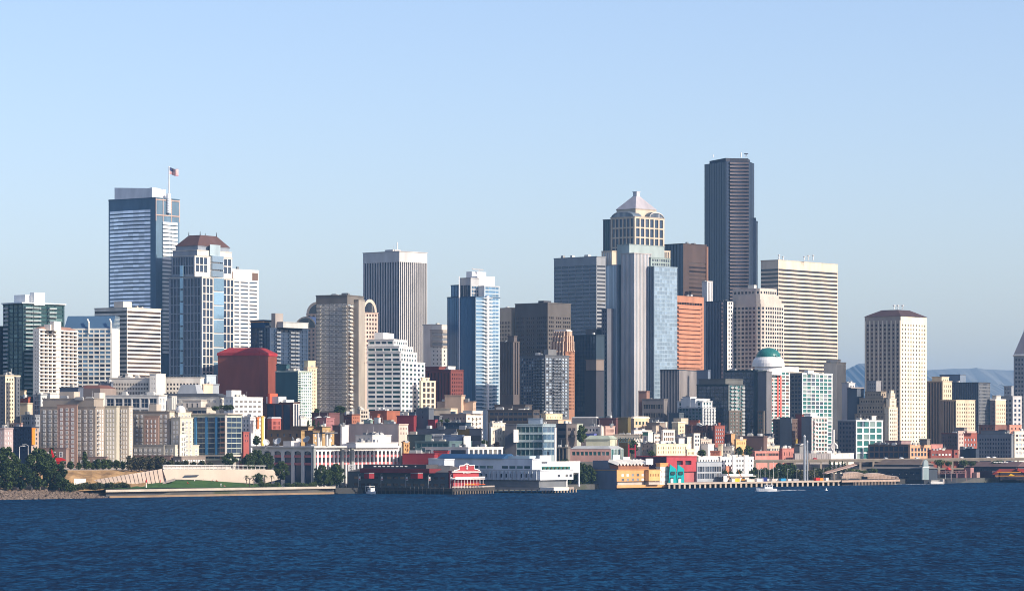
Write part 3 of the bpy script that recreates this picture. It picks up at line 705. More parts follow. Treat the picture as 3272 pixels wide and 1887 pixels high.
# --- faceted glass tower with striped shaft
b = Bld('office_tower', 'faceted pale glass tower with a white striped shaft in front of the pyramid roofed tower', 2026, 470, (.30, .36, .42), 43, 1330)
b.box((1972, 2011, 2123), 779, None, None, dd=18, wc=(.40, .46, .45))
b.box((1922, 1940, 1990), 985, G_(2, 14, .6, .5, 'nv', mt=3), None, dd=6, wc=(.18, .185, .21))
b.box((1937, 1968, 2003), 845, V_(6, .93, 'gb', mt=1, ml=.2, mr=.2, rec=.12), V_(4, .9, 'gb', mt=1, rec=.12), dd=10, wc=(.30, .36, .43))
b.box((1984, 2026, 2081), 807, V_(10, .55, 'gb', mt=1, ml=.3, mr=.2, rec=.3), V_(12, .5, 'lg', mt=1, ml=.2, mr=.2, rec=.3), dd=0, wc=(.54, .50, .48))
b.box((2060, 2080, 2142), 821, None, G_(8, 13, .7, .6, 'gy', mt=3), dd=14, wc=(.36, .42, .40))
b.box((2070, 2091, 2164), 849, V_(3, .9, 'nv', mt=1), G_(9, 12.6, .86, .8, 'gb', mt=4, ml=.2, mr=.2, rec=.1), dd=8, wc=(.36, .44, .50))
b.done()
# --- tower with the pyramid roof
b = Bld('office_tower', 'cream tower with arched dormers and a silver pyramid roof', 2028, 650, (.62, .535, .43), 43, 1000)
WK = dict(nx=6, fp=31, wf=.74, hf=.86, wm='nv', mt=5, ml=1.2, mr=1.2, rec=.8)
b.box((1951, 2028, 2123), 690, dict(WK, nx=6), dict(WK, nx=6))
b.box((1927, 1950, 1975), 700, V_(3, .6, 'tl', mt=4), None, dd=26, wc=(.10, .12, .14)); b.box((1922, 1955, 1975), 800, V_(4, .6, 'lg', mt=6, ml=1), None, dd=4)
b.box((2105, 2120, 2142), 800, None, V_(3, .6, 'dk', mt=5), dd=8)
q, zb, zt = b.box((1970, 2031, 2097), 666, dd=10, bot=695)
b.hip(q, zt, Z(622, b.D + 10), .17, wall((.56, .52, .52), .4, .3), .8)
cx, cy = sum(p[0] for p in q) / 4, sum(p[1] for p in q) / 4
m = b.mb('finial', wall((.55, .54, .56), .4)); m.box((cx, cy, Z(616, b.D)), (4.6, 4.6, Z(607, b.D) - Z(624, b.D)), R(47)); m.box((cx, cy, Z(606, b.D)), (5.4, 5.4, .7), R(47))
def dorm(A, C, u0, u1, py0, py1, dep):
    p0, p1 = on(A, C, u0, .3), on(A, C, u1, .3); z0_, rise = Z(py0, b.D), Z(py1, b.D) - Z(py0, b.D); N = 12
    e = on(A, C, u0, -dep); ex, ey = e[0] - on(A, C, u0, 0)[0], e[1] - on(A, C, u0, 0)[1]
    a, g, rim = MB(), MB(), MB()
    pr = None
    for i in range(N + 1):
        t = math.pi * i / N; u = .5 - .5 * math.cos(t); x, y = p0[0] + (p1[0] - p0[0]) * u, p0[1] + (p1[1] - p0[1]) * u; h = z0_ + rise * math.sin(t); h2 = z0_ + rise * .82 * math.sin(t)
        if pr:
            a.q((pr[0], pr[1], pr[2]), (x, y, h), (x + ex, y + ey, h), (pr[0] + ex, pr[1] + ey, pr[2])); rim.q((pr[0], pr[1], pr[3]), (x, y, h2), (x, y, h), (pr[0], pr[1], pr[2]))
            g.q((pr[0] + ex * .05, pr[1] + ey * .05, z0_), (x + ex * .05, y + ey * .05, z0_), (x + ex * .05, y + ey * .05, h2), (pr[0] + ex * .05, pr[1] + ey * .05, pr[3]))
        pr = (x, y, h, h2)
    a.build('dormer', wall((.16, .20, .24), .4), b.root, b.o); g.build('fanlight', glass('gy'), b.root, b.o); rim.build('arch_rim', wall((.62, .58, .54)), b.root, b.o)
q = b.quad((1951, 2028, 2123)); dorm(q[0], q[1], .02, .96, 693, 672, 12); dorm(q[1], q[2], .48, .98, 693, 672, 12)
b.done()
def f(b, pts, z0, zt):
    m = b.mb('edge_fin', wall((.36, .22, .16))); m.tube((*pts[2], z0), (*pts[2], zt - 2), 1.6, n=10)
B('office_tower', 'dark bronze tower with a flat roof left of the tall black skyscraper', (2110, 2183, 2258), 777, 730, (.085, .058, .05), V_(7, .8, 'nv', mt=3, ml=.2, mr=.2, rec=.2, wc=(.02, .025, .04)), dict(nx=1, fp=13, wf=1.0, hf=.42, wm='br', mt=56, ml=9, mr=1, rec=.3, pn='window_band'), vis=1220, cl=3, r=43, parts=f)
# --- the tallest, black, with concave banded face
b = Bld('skyscraper', 'tallest black skyscraper with a curved face of pinkish window bands', 2325, 800, (.024, .037, .066), 36, 1215)
PL = [(2251, 40), (2321, 0), (2330, 4), (2394, 6), (2410, 30), (2410, 75), (2265, 85)]
def ch(lst): return [(X(p, b.D + o), b.D + o) for p, o in lst]
pl = ch(PL); zt = Z(515, b.D)
NVG = dict(nx=9, fp=None, wf=.9, hf=1, wm='bk', mt=1, ml=.1, mr=.1, rec=.15, pn='window_strip')
b.poly(pl, b.o[2] - 8, zt, (NVG, None, None, dict(NVG, nx=4)))
b.poly(ch([(2267, 44), (2319, 6), (2332, 9), (2390, 12), (2397, 34), (2395, 70), (2280, 80)]), zt - 1, Z(503, b.D), (None, None, None), (.05, .052, .065))
b.poly(ch([(2405, 34), (2421, 44), (2421, 70), (2405, 75)]), b.o[2] - 8, Z(697, b.D), (dict(NVG, nx=3),))
b.poly(ch([(2398, 26), (2415, 26), (2416, 60), (2398, 60)]), b.o[2] - 8, Z(690, b.D), ())
A, C = pl[2], pl[3]; PITCH = 11.1
for i in range(63):
    zz, zb = Z(517 + PITCH * i, b.D), Z(517 + PITCH * (i + .52), b.D)
    if zb < Z(1215, b.D): break
    m = MB(); N = 8; pt_ = [on(A, C, .02 + .95 * j / N, 1.5 - 1.2 * math.sin(math.pi * j / N)) for j in range(N + 1)]
    for j in range(N): m.q((*pt_[j], zb), (*pt_[j + 1], zb), (*pt_[j + 1], zz), (*pt_[j], zz))
    e0, e1 = on(A, C, .02, 0), on(A, C, .97, 0)
    m.q(*[(*p, zz) for p in pt_], (*e1, zz), (*e0, zz)); m.q((*e0, zb), (*e1, zb), *[(*p, zb) for p in reversed(pt_)])
    m.build('spandrel_band', wall((.20, .17, .175), .5), b.root, b.o)
b.done()
m = MB(); x, y, z = b.at(2264, 514, 50); m.tube((x, y, z - 1), (x, y, z + 5), .25)
am = empty('antenna_mast', b.at(2368, 503, 40), 'white antenna mast on the roof of the black skyscraper', 'antenna'); m = MB(); m.tube(b.at(2368, 503.5, 40), b.at(2368, 487, 40), .7, .5); m.tube(b.at(2279, 503.5, 40), b.at(2279, 494, 40), .4); m.build('mast', wall(WHITE), am, am.location)
ds = empty('satellite_dish', b.at(2382, 503, 44), 'dark dish antenna standing at the right roof corner of the black skyscraper', 'satellite dish')
m = MB(); c = b.at(2384, 494, 44); m.lathe(c, [(.1, 0), (1.5, .3), (2.4, 1.0), (2.3, 1.1), (1.4, .4), (0, .15)], 14); m.build('dish', wall((.25, .25, .28)), ds, ds.location)
m = MB(); m.bar(b.at(2380, 503.5, 44), c, .5); m.bar(b.at(2388, 503.5, 44), c, .5); m.build('mount', wall((.5, .5, .5)), ds, ds.location)
# --- right of the centre
B('office_tower', 'narrow white tower top wedged in front of the black skyscraper', (2243, 2259, 2277), 897, 700, (.70, .68, .66), None, V_(3, .4, 'gy', mt=5), vis=1000, tiers=())
B('office_tower', 'dark pinstriped tower with a column of pale windows and a white gridded corner', (2255, 2324, 2343), 960, 600, (.055, .075, .11), V_(14, .62, 'nv', mt=1, ml=.3, mr=.2, rec=.4, wc=(.22, .26, .33)), G_(2, 12.5, .5, .6, 'dk', mt=3, wc=(.75, .72, .68)), vis=1215, r=43,
  tiers=(dict(px=(2303, 2310, 2311), top=959.5, dd=-9, wc=(.10, .12, .15), L=G_(1, 13, .95, .5, 'lg', mt=3, ml=.1, mr=.1)),))
def f(b, pts, z0, zt):
    for i in range(15):
        m = MB(); zb = zt - (38 + 13.5 * i) * b.D / F; p = on(pts[1], pts[2], .46, .7); L = math.hypot(pts[2][0] - pts[1][0], pts[2][1] - pts[1][1])
        m.box((*p, zb), (L * .82, 1.5, 1.9), math.atan2(pts[2][1] - pts[1][1], pts[2][0] - pts[1][0])); m.build('spandrel_band', wall((.52, .275, .18)), b.root, b.o)
B('office_tower', 'salmon orange office tower with deep dark window bands', (2140, 2160, 2249), 943, 590, (.50, .26, .17), None, RB(13.5, .55, 10, 'br', wf=.96, mt=18, ml=.6, mr=3.0, rec=.8), vis=1215, parts=f, r=33, cl=2)
b = Bld('office_tower', 'grey and cream gridded tower with a rounded corner and stepped right shoulder', 2432, 560, (.60, .545, .48), 38, 1220)
def rc(xl, xc, xr, top, dd, nl, nr, bot=None):
    q = b.quad((xl, xc, xr), dd); A, C, Rr_, Bk = q; t1, t2 = on(A, C, .84), on(C, Rr_, .16); mid = ((t1[0] + t2[0] + C[0] * 2) / 4, (t1[1] + t2[1] + C[1] * 2) / 4)
    w = dict(fp=13.2, wf=.66, hf=.6, wm='dk', mt=7, ml=.8, mr=.8)
    z0 = Z(bot, b.D + dd) if bot else b.o[2] - 8
    b.poly([A, t1, mid, t2, Rr_, Bk], z0, Z(top, b.D + dd), (dict(w, nx=nl), dict(w, nx=1, wf=.9), dict(w, nx=1, wf=.9), dict(w, nx=nr)))
rc(2341, 2432, 2505, 970, 0, 6, 8); rc(2341, 2431, 2497, 956, 1, 6, 7, 971); rc(2341, 2430, 2489, 941, 2, 6, 6, 957); rc(2341, 2429, 2482, 920, 3, 6, 6, 942)
pp = b.quad((2385, 2410, 2424), 20); b.box((2390, 2410, 2417), 910, dd=20, z0=Z(922, b.D), wc=(.74, .70, .62), part='penthouse'); b.done()
def f(b, pts, z0, zt):
    for px_, h in ((2489, 817), (2502, 822), (2570, 822), (2583, 819), (2598, 818)):
        m = MB(); m.tube(b.at(px_, 831, 30), b.at(px_, h, 30), .5); m.lathe(b.at(px_, h, 30), [(.1, 0), (1.1, .3), (1.2, 1), (.2, 1.2)], 8); m.build('antenna', wall(WHITE), b.root, b.o)
B('office_tower', 'large cream tower with long dark horizontal stripes and a blank top', (2431, 2487, 2677), 829, 650, (.70, .61, .49), RB(12.8, .52, wm='dk', mt=26, ml=.2, mr=0, rec=.3), RB(12.8, .52, wm='br', mt=26, ml=0, mr=.8, rec=.25), vis=1350, r=38, parts=f)
# --- domed tower
b = Bld('apartment_tower', 'white and red apartment tower with a green dome on a white drum', 2466, 330, (.76, .73, .70), 40, 1400)
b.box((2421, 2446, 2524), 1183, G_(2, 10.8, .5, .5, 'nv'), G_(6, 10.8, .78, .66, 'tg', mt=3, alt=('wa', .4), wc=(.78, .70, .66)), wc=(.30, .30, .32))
b.box((2412, 2440, 2552), 1169, dd=4, bot=1185, wc=(.78, .77, .75)); b.box((2432, 2450, 2500), 1160, dd=14, bot=1170, wc=(.80, .79, .77))
m = b.mb('red_panel', wall((.62, .16, .13))); q = b.quad((2421, 2446, 2524))
for u in (.22, .5, .62): 
    p = on(q[1], q[2], u, .1); m.box((*p, Z(1265, b.D)), (2.6, .2, 36), math.atan2(q[2][1] - q[1][1], q[2][0] - q[1][0]))
c = b.at(2455, 1168, 16); k = b.D / F
mm = b.mb('drum', wall((.80, .79, .77))); mm.lathe(c, [(44 * k, -30 * k), (44 * k, -3 * k), (52 * k, -3 * k), (52 * k, 8 * k), (49 * k, 18 * k), (42 * k, 27 * k), (40 * k, 27.5 * k)], 36)
mm = b.mb('dome', wall((.025, .15, .135), .35)); mm.lathe(c, [(40 * k * math.cos(a), (27 + 31 * math.sin(a)) * k) for a in [math.pi / 2 * i / 10 for i in range(11)]], 36)
for i in range(3): mm.lathe((c[0] + (14 + 8 * i) * k, c[1] - 36 * k, c[2] + 28 * k), [(0, 5 * k), (1.6 * k, 4 * k), (2 * k, 2 * k), (1 * k, 0)], 8)
b.done()
B('glass_tower', 'dark glass slab tower with a balcony column left of the domed tower', (2313, 2421, 2450), 1181, 300, (.045, .06, .065), G_(9, 11.6, .95, .8, 'nv', mt=6, ml=.2, mr=.2, rec=.15, skc=(8,)), G_(2, 11.6, .8, .62, 'gy', mt=4, bal=(0,), balm=(.6, .58, .54), balr=(.45, .46, .46)), vis=1400, r=28,
  tiers=(dict(px=(2421, 2449, 2466), top=1186, dd=-4, wc=(.21, .205, .21), r=30), dict(px=(2421, 2440, 2449), top=1312, dd=-7, wc=(.15, .13, .11), L=G_(2, 11, .5, .55, 'tg', mt=3), r=20)))
B('glass_tower', 'dark glass apartment tower with a sunlit balcony corner behind the white terraces', (2226, 2328, 2379), 1226, 255, (.035, .05, .055), G_(7, 11.6, .94, .8, 'nv', mt=6, rec=.15), G_(4, 11.6, .78, .66, 'tg', mt=3, bal=(0, 1, 3), balm=(.62, .60, .55), balr=(.4, .42, .42), wc=(.26, .27, .27)), vis=1395, r=34,
  tiers=(dict(px=(2232, 2318, 2374), top=1209, dd=10, wc=(.12, .12, .11)), dict(px=(2326, 2330, 2372), top=1311, dd=-3, wc=(.17, .14, .115), R=G_(4, 11, .45, .55, 'tg', mt=3))), cl=3)
B('office_building', 'dark fluted office block with thin white vertical fins below the glass tower', (2042, 2170, 2232), 1179, 440, (.075, .085, .10), V_(26, .62, 'nv', mt=2, ml=.4, mr=.2, rec=.5, wc=(.34, .33, .34)), V_(22, .5, 'br', mt=2, ml=.2, mr=.2, rec=.5, wc=(.46, .42, .40)), vis=1345, r=20,
  tiers=(dict(px=(2042, 2068, 2120), top=1176, dd=6, wc=(.24, .28, .33), r=20), dict(px=(2226, 2262, 2270), top=1181, dd=14, wc=(.22, .25, .30), r=30)))
B('parking_garage', 'dark stone office block with pale concrete bands below the fluted block', (2052, 2121, 2134), 1273, 330, (.27, .245, .235), RB(27, .5, 8, 'dk', wf=.9, mt=12), None, vis=1345, r=20, tiers=(dict(px=(2040, 2066, 2076), top=1248, dd=16, wc=(.34, .21, .165)),))
B('apartment_building', 'white stepped terrace apartment building in front of the dark glass tower', (2166, 2245, 2286), 1300, 262, (.66, .67, .67), G_(7, 10.5, .7, .66, 'tl', mt=3, alt=('gy', .3), wc=(.22, .26, .29)), G_(4, 10.5, .66, .62, 'gy', mt=3, bal=(0, 1, 2, 3), balm=(.75, .75, .73), balr=(.5, .52, .5)), vis=1360, r=38,
  tiers=(dict(px=(2164, 2244, 2276), top=1280, dd=4, L=G_(5, 12, .55, .7, 'tl', mt=4), R=G_(3, 12, .5, .7, 'tl', mt=3)), dict(px=(2176, 2222, 2270), top=1272, dd=7, R=G_(3, 12, .4, .5, 'tl', mt=3)), dict(px=(2182, 2205, 2228), top=1266, dd=9, dep=9), dict(px=(2136, 2170, 2185), top=1318, dd=2, wc=(.13, .15, .17))), cl=0)
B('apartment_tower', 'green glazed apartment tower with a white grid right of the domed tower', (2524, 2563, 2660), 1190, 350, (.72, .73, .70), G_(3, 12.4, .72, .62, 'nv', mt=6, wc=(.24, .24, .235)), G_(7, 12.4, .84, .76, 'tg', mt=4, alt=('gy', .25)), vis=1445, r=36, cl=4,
  pent=((2570, 2582, 2605, 1182),))
B('office_tower', 'slim cream tower with fine vertical stripes behind the green glazed tower', (2632, 2672, 2703), 1156, 560, (.78, .70, .58), None, V_(9, .3, 'wa', mt=8, rec=.3), vis=1350, tiers=(dict(px=(2640, 2676, 2686), top=1147, dd=4),))
B('apartment_building', 'red and white gridded apartment block with a plain grey end wall', (2562, 2594, 2645), 1332, 175, (.70, .62, .58), None, G_(5, 13.2, .76, .62, 'tg', mt=3, alt=('wa', .45), bal=(0,), balm=(.75, .72, .68), balr=(.55, .5, .48)), vis=1450, r=36,
  tiers=(dict(px=(2561, 2592.5, 2594), top=1330, dd=-1.5, wc=(.225, .22, .225)), dict(px=(2573, 2590, 2612), top=1319, dd=4, wc=(.78, .76, .74))))
B('apartment_building', 'old brick block between two plain grey end walls', (2470, 2529, 2562), 1337, 225, (.19, .135, .115), G_(3, 13, .3, .4, 'br'), G_(5, 13.5, .3, .4, 'br', mt=8), vis=1440, r=36,
  tiers=(dict(px=(2492, 2528, 2531), top=1332, dd=-14, wc=(.215, .215, .225)), dict(px=(2542, 2562, 2570), top=1322, dd=6, wc=(.30, .10, .08))))
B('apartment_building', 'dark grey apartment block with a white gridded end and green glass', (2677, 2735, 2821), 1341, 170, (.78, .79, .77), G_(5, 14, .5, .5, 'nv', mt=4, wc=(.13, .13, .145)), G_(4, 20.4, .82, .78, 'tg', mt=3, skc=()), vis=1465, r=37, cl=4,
  tiers=(dict(px=(2783, 2786, 2800), top=1327, dd=2, wc=(.60, .58, .55)),))
# --- stepped deco tower
b = Bld('office_tower', 'stepped brown stone tower with a pale slender sunlit wing', 2820, 330, (.40, .335, .26), 40, 1420)
W_ = dict(fp=12.6, wf=.42, hf=.5, wm='br', mt=5)
for a, c, e, t, dd in ((2731, 2826, 2840, 1320, 0), (2739, 2824, 2838, 1290, 3), (2746, 2822, 2836, 1270, 6), (2764, 2815, 2832, 1249, 10)):
    b.box((a, c, e), t, dict(W_, nx=9), dict(W_, nx=2), dd=dd)
b.box((2770, 2800, 2815), 1215, G_(4, 12, .4, .5), None, dd=24, wc=(.34, .33, .33)); b.box((2708, 2738, 2760), 1240, None, None, dd=26, wc=(.09, .105, .13))
for a, c, e, t, dd in ((2826, 2840, 2868, 1300, -2), (2832, 2843, 2864, 1272, 1), (2837, 2846, 2860, 1255, 3), (2841, 2847, 2856, 1246, 4)):
    b.box((a, c, e), t, V_(2, .3, 'br', mt=4), dict(W_, nx=4), dd=dd, wc=(.76, .67, .54), bot=None if t == 1300 else 1303)
b.done()
def f(b, pts, z0, zt):
    m = b.mb('rib', wall((.80, .73, .60))); 
    for j in range(9):
        p = on(pts[0], pts[1], .03 + .119 * j, .45); m.box((*p, (zt - 4 + z0) / 2), (.8, .9, zt - 4 - z0), math.atan2(pts[1][1] - pts[0][1], pts[1][0] - pts[0][0]))
    for px_ in (2857, 2869, 2884):
        m = MB(); m.tube(b.at(px_, 988, 20), b.at(px_, 980, 20), .4); m.lathe(b.at(px_, 979, 20), [(.1, 0), (1.2, .4), (1.3, 1.4), (.2, 1.6)], 8); m.build('antenna', wall(WHITE), b.root, b.o)
B('office_tower', 'cream tower with a dark brown hipped roof and rows of small windows', (2763, 2878, 2961), 1009, 450, (.78, .71, .56), G_(8, 13.25, .42, .52, 'br', mt=22, wc=(.46, .39, .33)), G_(9, 13.25, .36, .46, 'wa', mt=22, alt=('br', .6)), vis=1420, r=37, hip=(987, .45, (.075, .045, .045), 1.2), parts=f)
# --- second deco group
b = Bld('office_tower', 'buff stone art deco building with fluted piers and stepped top', 3055, 440, (.66, .56, .42), 40, 1425)
VP = dict(fp=None, wf=.5, hf=1, wm='br', mt=6, ml=1, mr=.6, rec=.9, pn='window_strip', wc=(.33, .26, .22))
b.box((2962, 3012, 3042), 1216, dict(VP, nx=5), dict(fp=15, nx=4, wf=.3, hf=.55, wm='br', mt=10), dd=10); b.box((2978, 3009, 3032), 1202, None, dict(fp=15, nx=3, wf=.3, hf=.55, wm='br', mt=6), dd=16)
b.box((3004, 3055, 3116), 1276, dict(VP, nx=6), dict(fp=12.6, nx=8, wf=.36, hf=.5, wm='wa', mt=9)); b.done()
B('office_building', 'black ribbed slab building with a grey lattice end right of the deco building', (3030, 3127, 3164), 1220, 560, (.05, .06, .085), V_(17, .7, 'nv', mt=1, ml=.2, mr=.2, rec=.6, wc=(.17, .20, .26)), G_(9, 10.5, .6, .6, 'gy', mt=2, wc=(.22, .225, .235)), vis=1385, r=38,
  tiers=(dict(px=(3003, 3068, 3086), top=1195, dd=60, wc=(.24, .28, .34)),))
# --- pointed white tower at the right edge
b = Bld('office_tower', 'pale tower with a pointed pyramid roof cut by the right frame edge', 3272, 520, (.55, .53, .52), 40, 1360)
q, zb, zt = b.box((3239, 3274, 3306), 1136, G_(3, 14, .6, .5, 'nv', mt=6, wc=(.38, .38, .39)), G_(3, 14, .5, .5, 'nv', mt=6))
b.hip(q, zt, zt + 2.5, .93, wall((.60, .58, .55)), 1.6, part='cornice'); b.hip(q, zt + 2.4, Z(1056, b.D + 8), .03, wall((.52, .45, .42)), -.4)
cx, cy = sum(p[0] for p in q) / 4, sum(p[1] for p in q) / 4; m = b.mb('finial', wall((.5, .5, .5))); m.tube((cx, cy, Z(1060, b.D)), (cx, cy, Z(1046, b.D)), .7, .2, 8)
b.box((3172, 3236, 3330), 1264, G_(5, 15, .6, .55, 'nv', mt=8, wc=(.42, .42, .42)), G_(7, 15, .5, .55, 'nv', mt=8), dd=-12); b.box((3208, 3232, 3240), 1232, G_(4, 12, .5, .5, 'dk', mt=4), None, dd=2, wc=(.42, .43, .45)); b.done()
# --- red box and neighbours
def f(b, pts, z0, zt):
    p, q = on(pts[1], pts[2], .32, .12), on(pts[1], pts[2], .47, .12); m = b.mb('recess', wall((.30, .09, .06)))
    m.q((*p, z0), (*q, z0), (*q, zt - 6), (*p, zt - 6)); m = b.mb('eave', wall((.46, .06, .065)))
    cx, cy = sum(p[0] for p in pts) / 4, sum(p[1] for p in pts) / 4
    m.prism([(cx + (p[0] - cx) * 1.03, cy + (p[1] - cy) * 1.03) for p in pts], zt - 2.2, zt + .02)
B('warehouse', 'windowless red brown block with a brighter red hipped roof', (696, 829, 884), 1126, 495, (.30, .10, .068), None, None, vis=1280, r=18, hip=(1109, .62, (.36, .05, .055), .6), parts=f)
B('office_building', 'dark teal slab building with a pale green glazed sunlit end', (880, 952, 998), 1184, 300, (.66, .72, .62), dict(nx=1, fp=6, wf=.03, hf=.5, wm='lg', mt=6, ml=26, mr=0, wc=(.045, .10, .115)), G_(6, 9.6, .72, .6, 'lg', mt=3, alt=('tg', .15)), vis=1370, r=33,
  tiers=(dict(px=(883, 915, 925), top=1163, dd=10, wc=(.04, .09, .105)),), cl=2)
B('apartment_building', 'narrow peach building with a small top box left of the concrete tower', (970, 983, 1013), 1172, 400, (.76, .60, .44), None, G_(3, 11, .35, .45, 'wa', mt=6), vis=1320, tiers=(dict(px=(972, 984, 1008), top=1151, dd=4, wc=(.72, .64, .46)),))
# --- white terraced block
b = Bld('apartment_building', 'large white terraced apartment block with dark ribbon windows', 1282, 360, (.74, .73, .71), 15, 1325)
WT = dict(fp=14.6, wf=.86, hf=.52, wm='tl', mt=5, ml=.6, mr=.6, alt=('nv', .4))
for a, c, e, t, dd in ((1172, 1282, 1358, 1152, 0), (1172, 1280, 1332, 1121, 2), (1172, 1276, 1320, 1104, 4), (1176, 1258, 1302, 1082, 6)):
    b.box((a, c, e), t, dict(WT, nx=4), dict(WT, nx=6, wf=.6), dd=dd, bot=None if dd == 0 else t + 40)
b.box((1196, 1225, 1258), 1062, dd=14, bot=1085, part='penthouse'); b.done()
B('office_building', 'small cream building with big square windows right of the white terraced block', (1340, 1346, 1392), 1215, 372, (.78, .68, .52), None, G_(3, 18, .62, .72, 'br', mt=3), vis=1310, tiers=(dict(px=(1345, 1350, 1372), top=1205, dd=3),))
B('office_building', 'dark red brick building with vertical piers left of the blue glass tower', (1360, 1440, 1481), 1180, 420, (.24, .085, .07), V_(7, .42, 'br', mt=10, rec=.6), G_(6, 12.5, .38, .6, 'br', mt=10), vis=1290, r=38, tiers=(dict(px=(1360, 1402, 1430), top=1170, dd=10, R=None), dict(px=(1420, 1432, 1455), top=1169, dd=16, wc=(.8, .78, .74))))
# ================================================================ low and middle rise city in front of the towers
FRW = ((.84, .82, .78), .34, 1, 1)
APT, APT2 = (.40, .345, .29), (.45, .315, .25)
AB = 'apartment_building'; OB = 'office_building'
# --- left edge
B(AB, 'cream and dark banded apartment block at the left frame edge above the park trees', (-30, 17, 64), 1197, 200, (.76, .66, .50), G_(3, 12, .4, .5, 'nv', wc=(.13, .13, .14)), G_(5, 13.4, .42, .5, 'br', mt=8), vis=1375, r=24, tiers=(dict(px=(46, 52, 64), top=1203, dd=-3, wc=(.17, .18, .19), R=G_(1, 13, .6, .6, 'gy')),), cl=2)
B(AB, 'pinkish grey apartment block with bay windows low at the left frame edge', (-30, 14, 42), 1366, 120, (.46, .38, .37), G_(4, 16, .45, .5, 'dk', mt=8, fr=FRW), G_(3, 16, .5, .5, 'lg', mt=8, fr=FRW), vis=1440, r=14, cl=2)
B(AB, 'dark blue apartment block with an orange sunlit bay beside the big taupe block', (42, 100, 124), 1362, 150, (.035, .05, .085), G_(6, 14, .4, .5, 'nv', mt=4), G_(2, 14, .5, .55, 'gy', mt=4, wc=(.45, .36, .30)), vis=1450, r=30, tiers=(dict(px=(45, 66, 72), top=1350, dd=5, wc=(.45, .30, .26)), dict(px=(100, 103, 112), top=1366, dd=-1, bot=1420, wc=(.75, .28, .04))))
B(AB, 'grey apartment block with paired square windows behind the dark blue block', (68, 99, 128), 1324, 190, (.36, .37, .39), G_(3, 15, .55, .5, 'dk', mt=4), G_(3, 15, .4, .5, 'dk', mt=4), vis=1380, r=20, tiers=(dict(px=(62, 88, 104), top=1286, dd=20, wc=(.62, .53, .40)),))
B('brick_building', 'small red brick building peeking above the grey apartment block', (62, 90, 98), 1268, 240, (.42, .13, .08), G_(4, 12, .3, .4, 'br', mt=6), None, vis=1300, tiers=(dict(px=(62, 78, 84), top=1246, dd=8, wc=(.66, .50, .34)),))
B(OB, 'small glazed stair building left behind the big taupe apartment block', (106, 130, 150), 1258, 230, (.60, .60, .58), G_(3, 15, .8, .8, 'gy', mt=5), None, vis=1350, tiers=(dict(px=(140, 160, 182), top=1254, dd=6, wc=(.70, .66, .60)),))
# --- the two big taupe apartment blocks
def f(b, pts, z0, zt):
    m = MB(); p = b.at(228, 1271, 12); m.box((p[0], p[1], p[2] + 1.5), (15, 9, 8), R(-20)); m.build('penthouse', wall((.42, .36, .30)), b.root, b.o)
b = Bld(AB, 'large taupe apartment block with white framed windows and a brick coloured centre bay', 305, 120, APT, 18, 1500)
wi = dict(fp=14.5, wf=.46, hf=.72, wm='dk', mt=10, rec=-.08, fr=FRW, alt=('gy', .3))
q, z0, zt = b.box((128, 305, 333), 1297, dict(wi, nx=9, skc=(3, 4, 5)), dict(wi, nx=3, wf=.5, bal=(0,), balm=(.6, .56, .48), balr=(.3, .3, .3)))
b.box((137, 300, 330), 1271, dict(wi, nx=9, fp=22), dict(wi, nx=3, fp=22), dd=3, bot=1298)
b.box((183, 246, 248), 1291, dict(wi, nx=3), None, dd=-2.2, r=18, wc=APT2)
b.box((113, 211, 220), 1429, dict(wi, nx=4, fp=24, wf=.5), None, dd=-5, wc=(.30, .225, .195)); b.box((205, 340, 346), 1457, dict(wi, nx=6, fp=26, mt=8), None, dd=-3, wc=(.33, .25, .21))
b.box((334, 372, 382), 1296, dict(wi, nx=3, wf=.5), None, dd=14, r=8, wc=(.56, .52, .43)); b.box((380, 412, 424), 1296, dict(wi, nx=3, wf=.4, bal=(0,), balm=(.5, .46, .4), balr=(.3, .3, .3)), dict(wi, nx=1), dd=22, r=14, wc=(.56, .50, .42))
b.box((192, 236, 268), 1251, None, None, dd=14, z0=zt, wc=(.56, .48, .40), part='penthouse', dep=9); b.box((300, 318, 336), 1254, None, None, dd=16, z0=zt, wc=(.66, .60, .53), part='penthouse', dep=9)
b.clutter(q, zt + 5, 4, 11); b.done()
b = Bld(AB, 'second taupe apartment block with a cream sunlit end and a round white roof dome', 545, 118, APT, 16, 1500)
wi = dict(fp=15, wf=.44, hf=.66, wm='dk', mt=10, rec=-.08, fr=FRW, alt=('gy', .25))
q, z0, zt = b.box((426, 542, 612), 1312, dict(wi, nx=7, skc=(2, 3, 4), bal=(0, 6), balm=(.36, .33, .3), balr=(.25, .25, .26)), dict(wi, nx=6, wf=.45, bal=(2, 4), balm=(.62, .58, .5), balr=(.4, .4, .38), wc=(.62, .56, .46)))
b.box((461, 507, 509), 1328, dict(wi, nx=3, wf=.3), None, dd=-2.0, wc=APT2)
b.box((546, 576, 617), 1332, dict(wi, nx=2), dict(wi, nx=3, wf=.5, bal=(0,), balm=(.62, .58, .5), balr=(.4, .4, .38)), dd=-4, r=24, wc=(.64, .59, .49))
b.box((572, 576, 594), 1384, None, dict(wi, nx=2, fp=16, fr=None), dd=-7, r=24, wc=(.80, .74, .64))
b.box((405, 523, 545), 1419, dict(wi, nx=7, fp=17, wf=.5), None, dd=-8, wc=(.34, .32, .29)); b.box((520, 560, 636), 1420, dict(wi, nx=2, fp=17), dict(wi, nx=5, fp=17, wf=.5), dd=-9, r=24, wc=(.60, .56, .47))
b.box((363, 545, 560), 1453, dict(wi, nx=8, fp=24, wf=.35), None, dd=-12, wc=(.30, .215, .185)); b.box((553, 580, 657), 1456, dict(wi, nx=2, fp=15), dict(wi, nx=9, fp=15, wf=.6), dd=-14, r=24, wc=(.30, .25, .215))
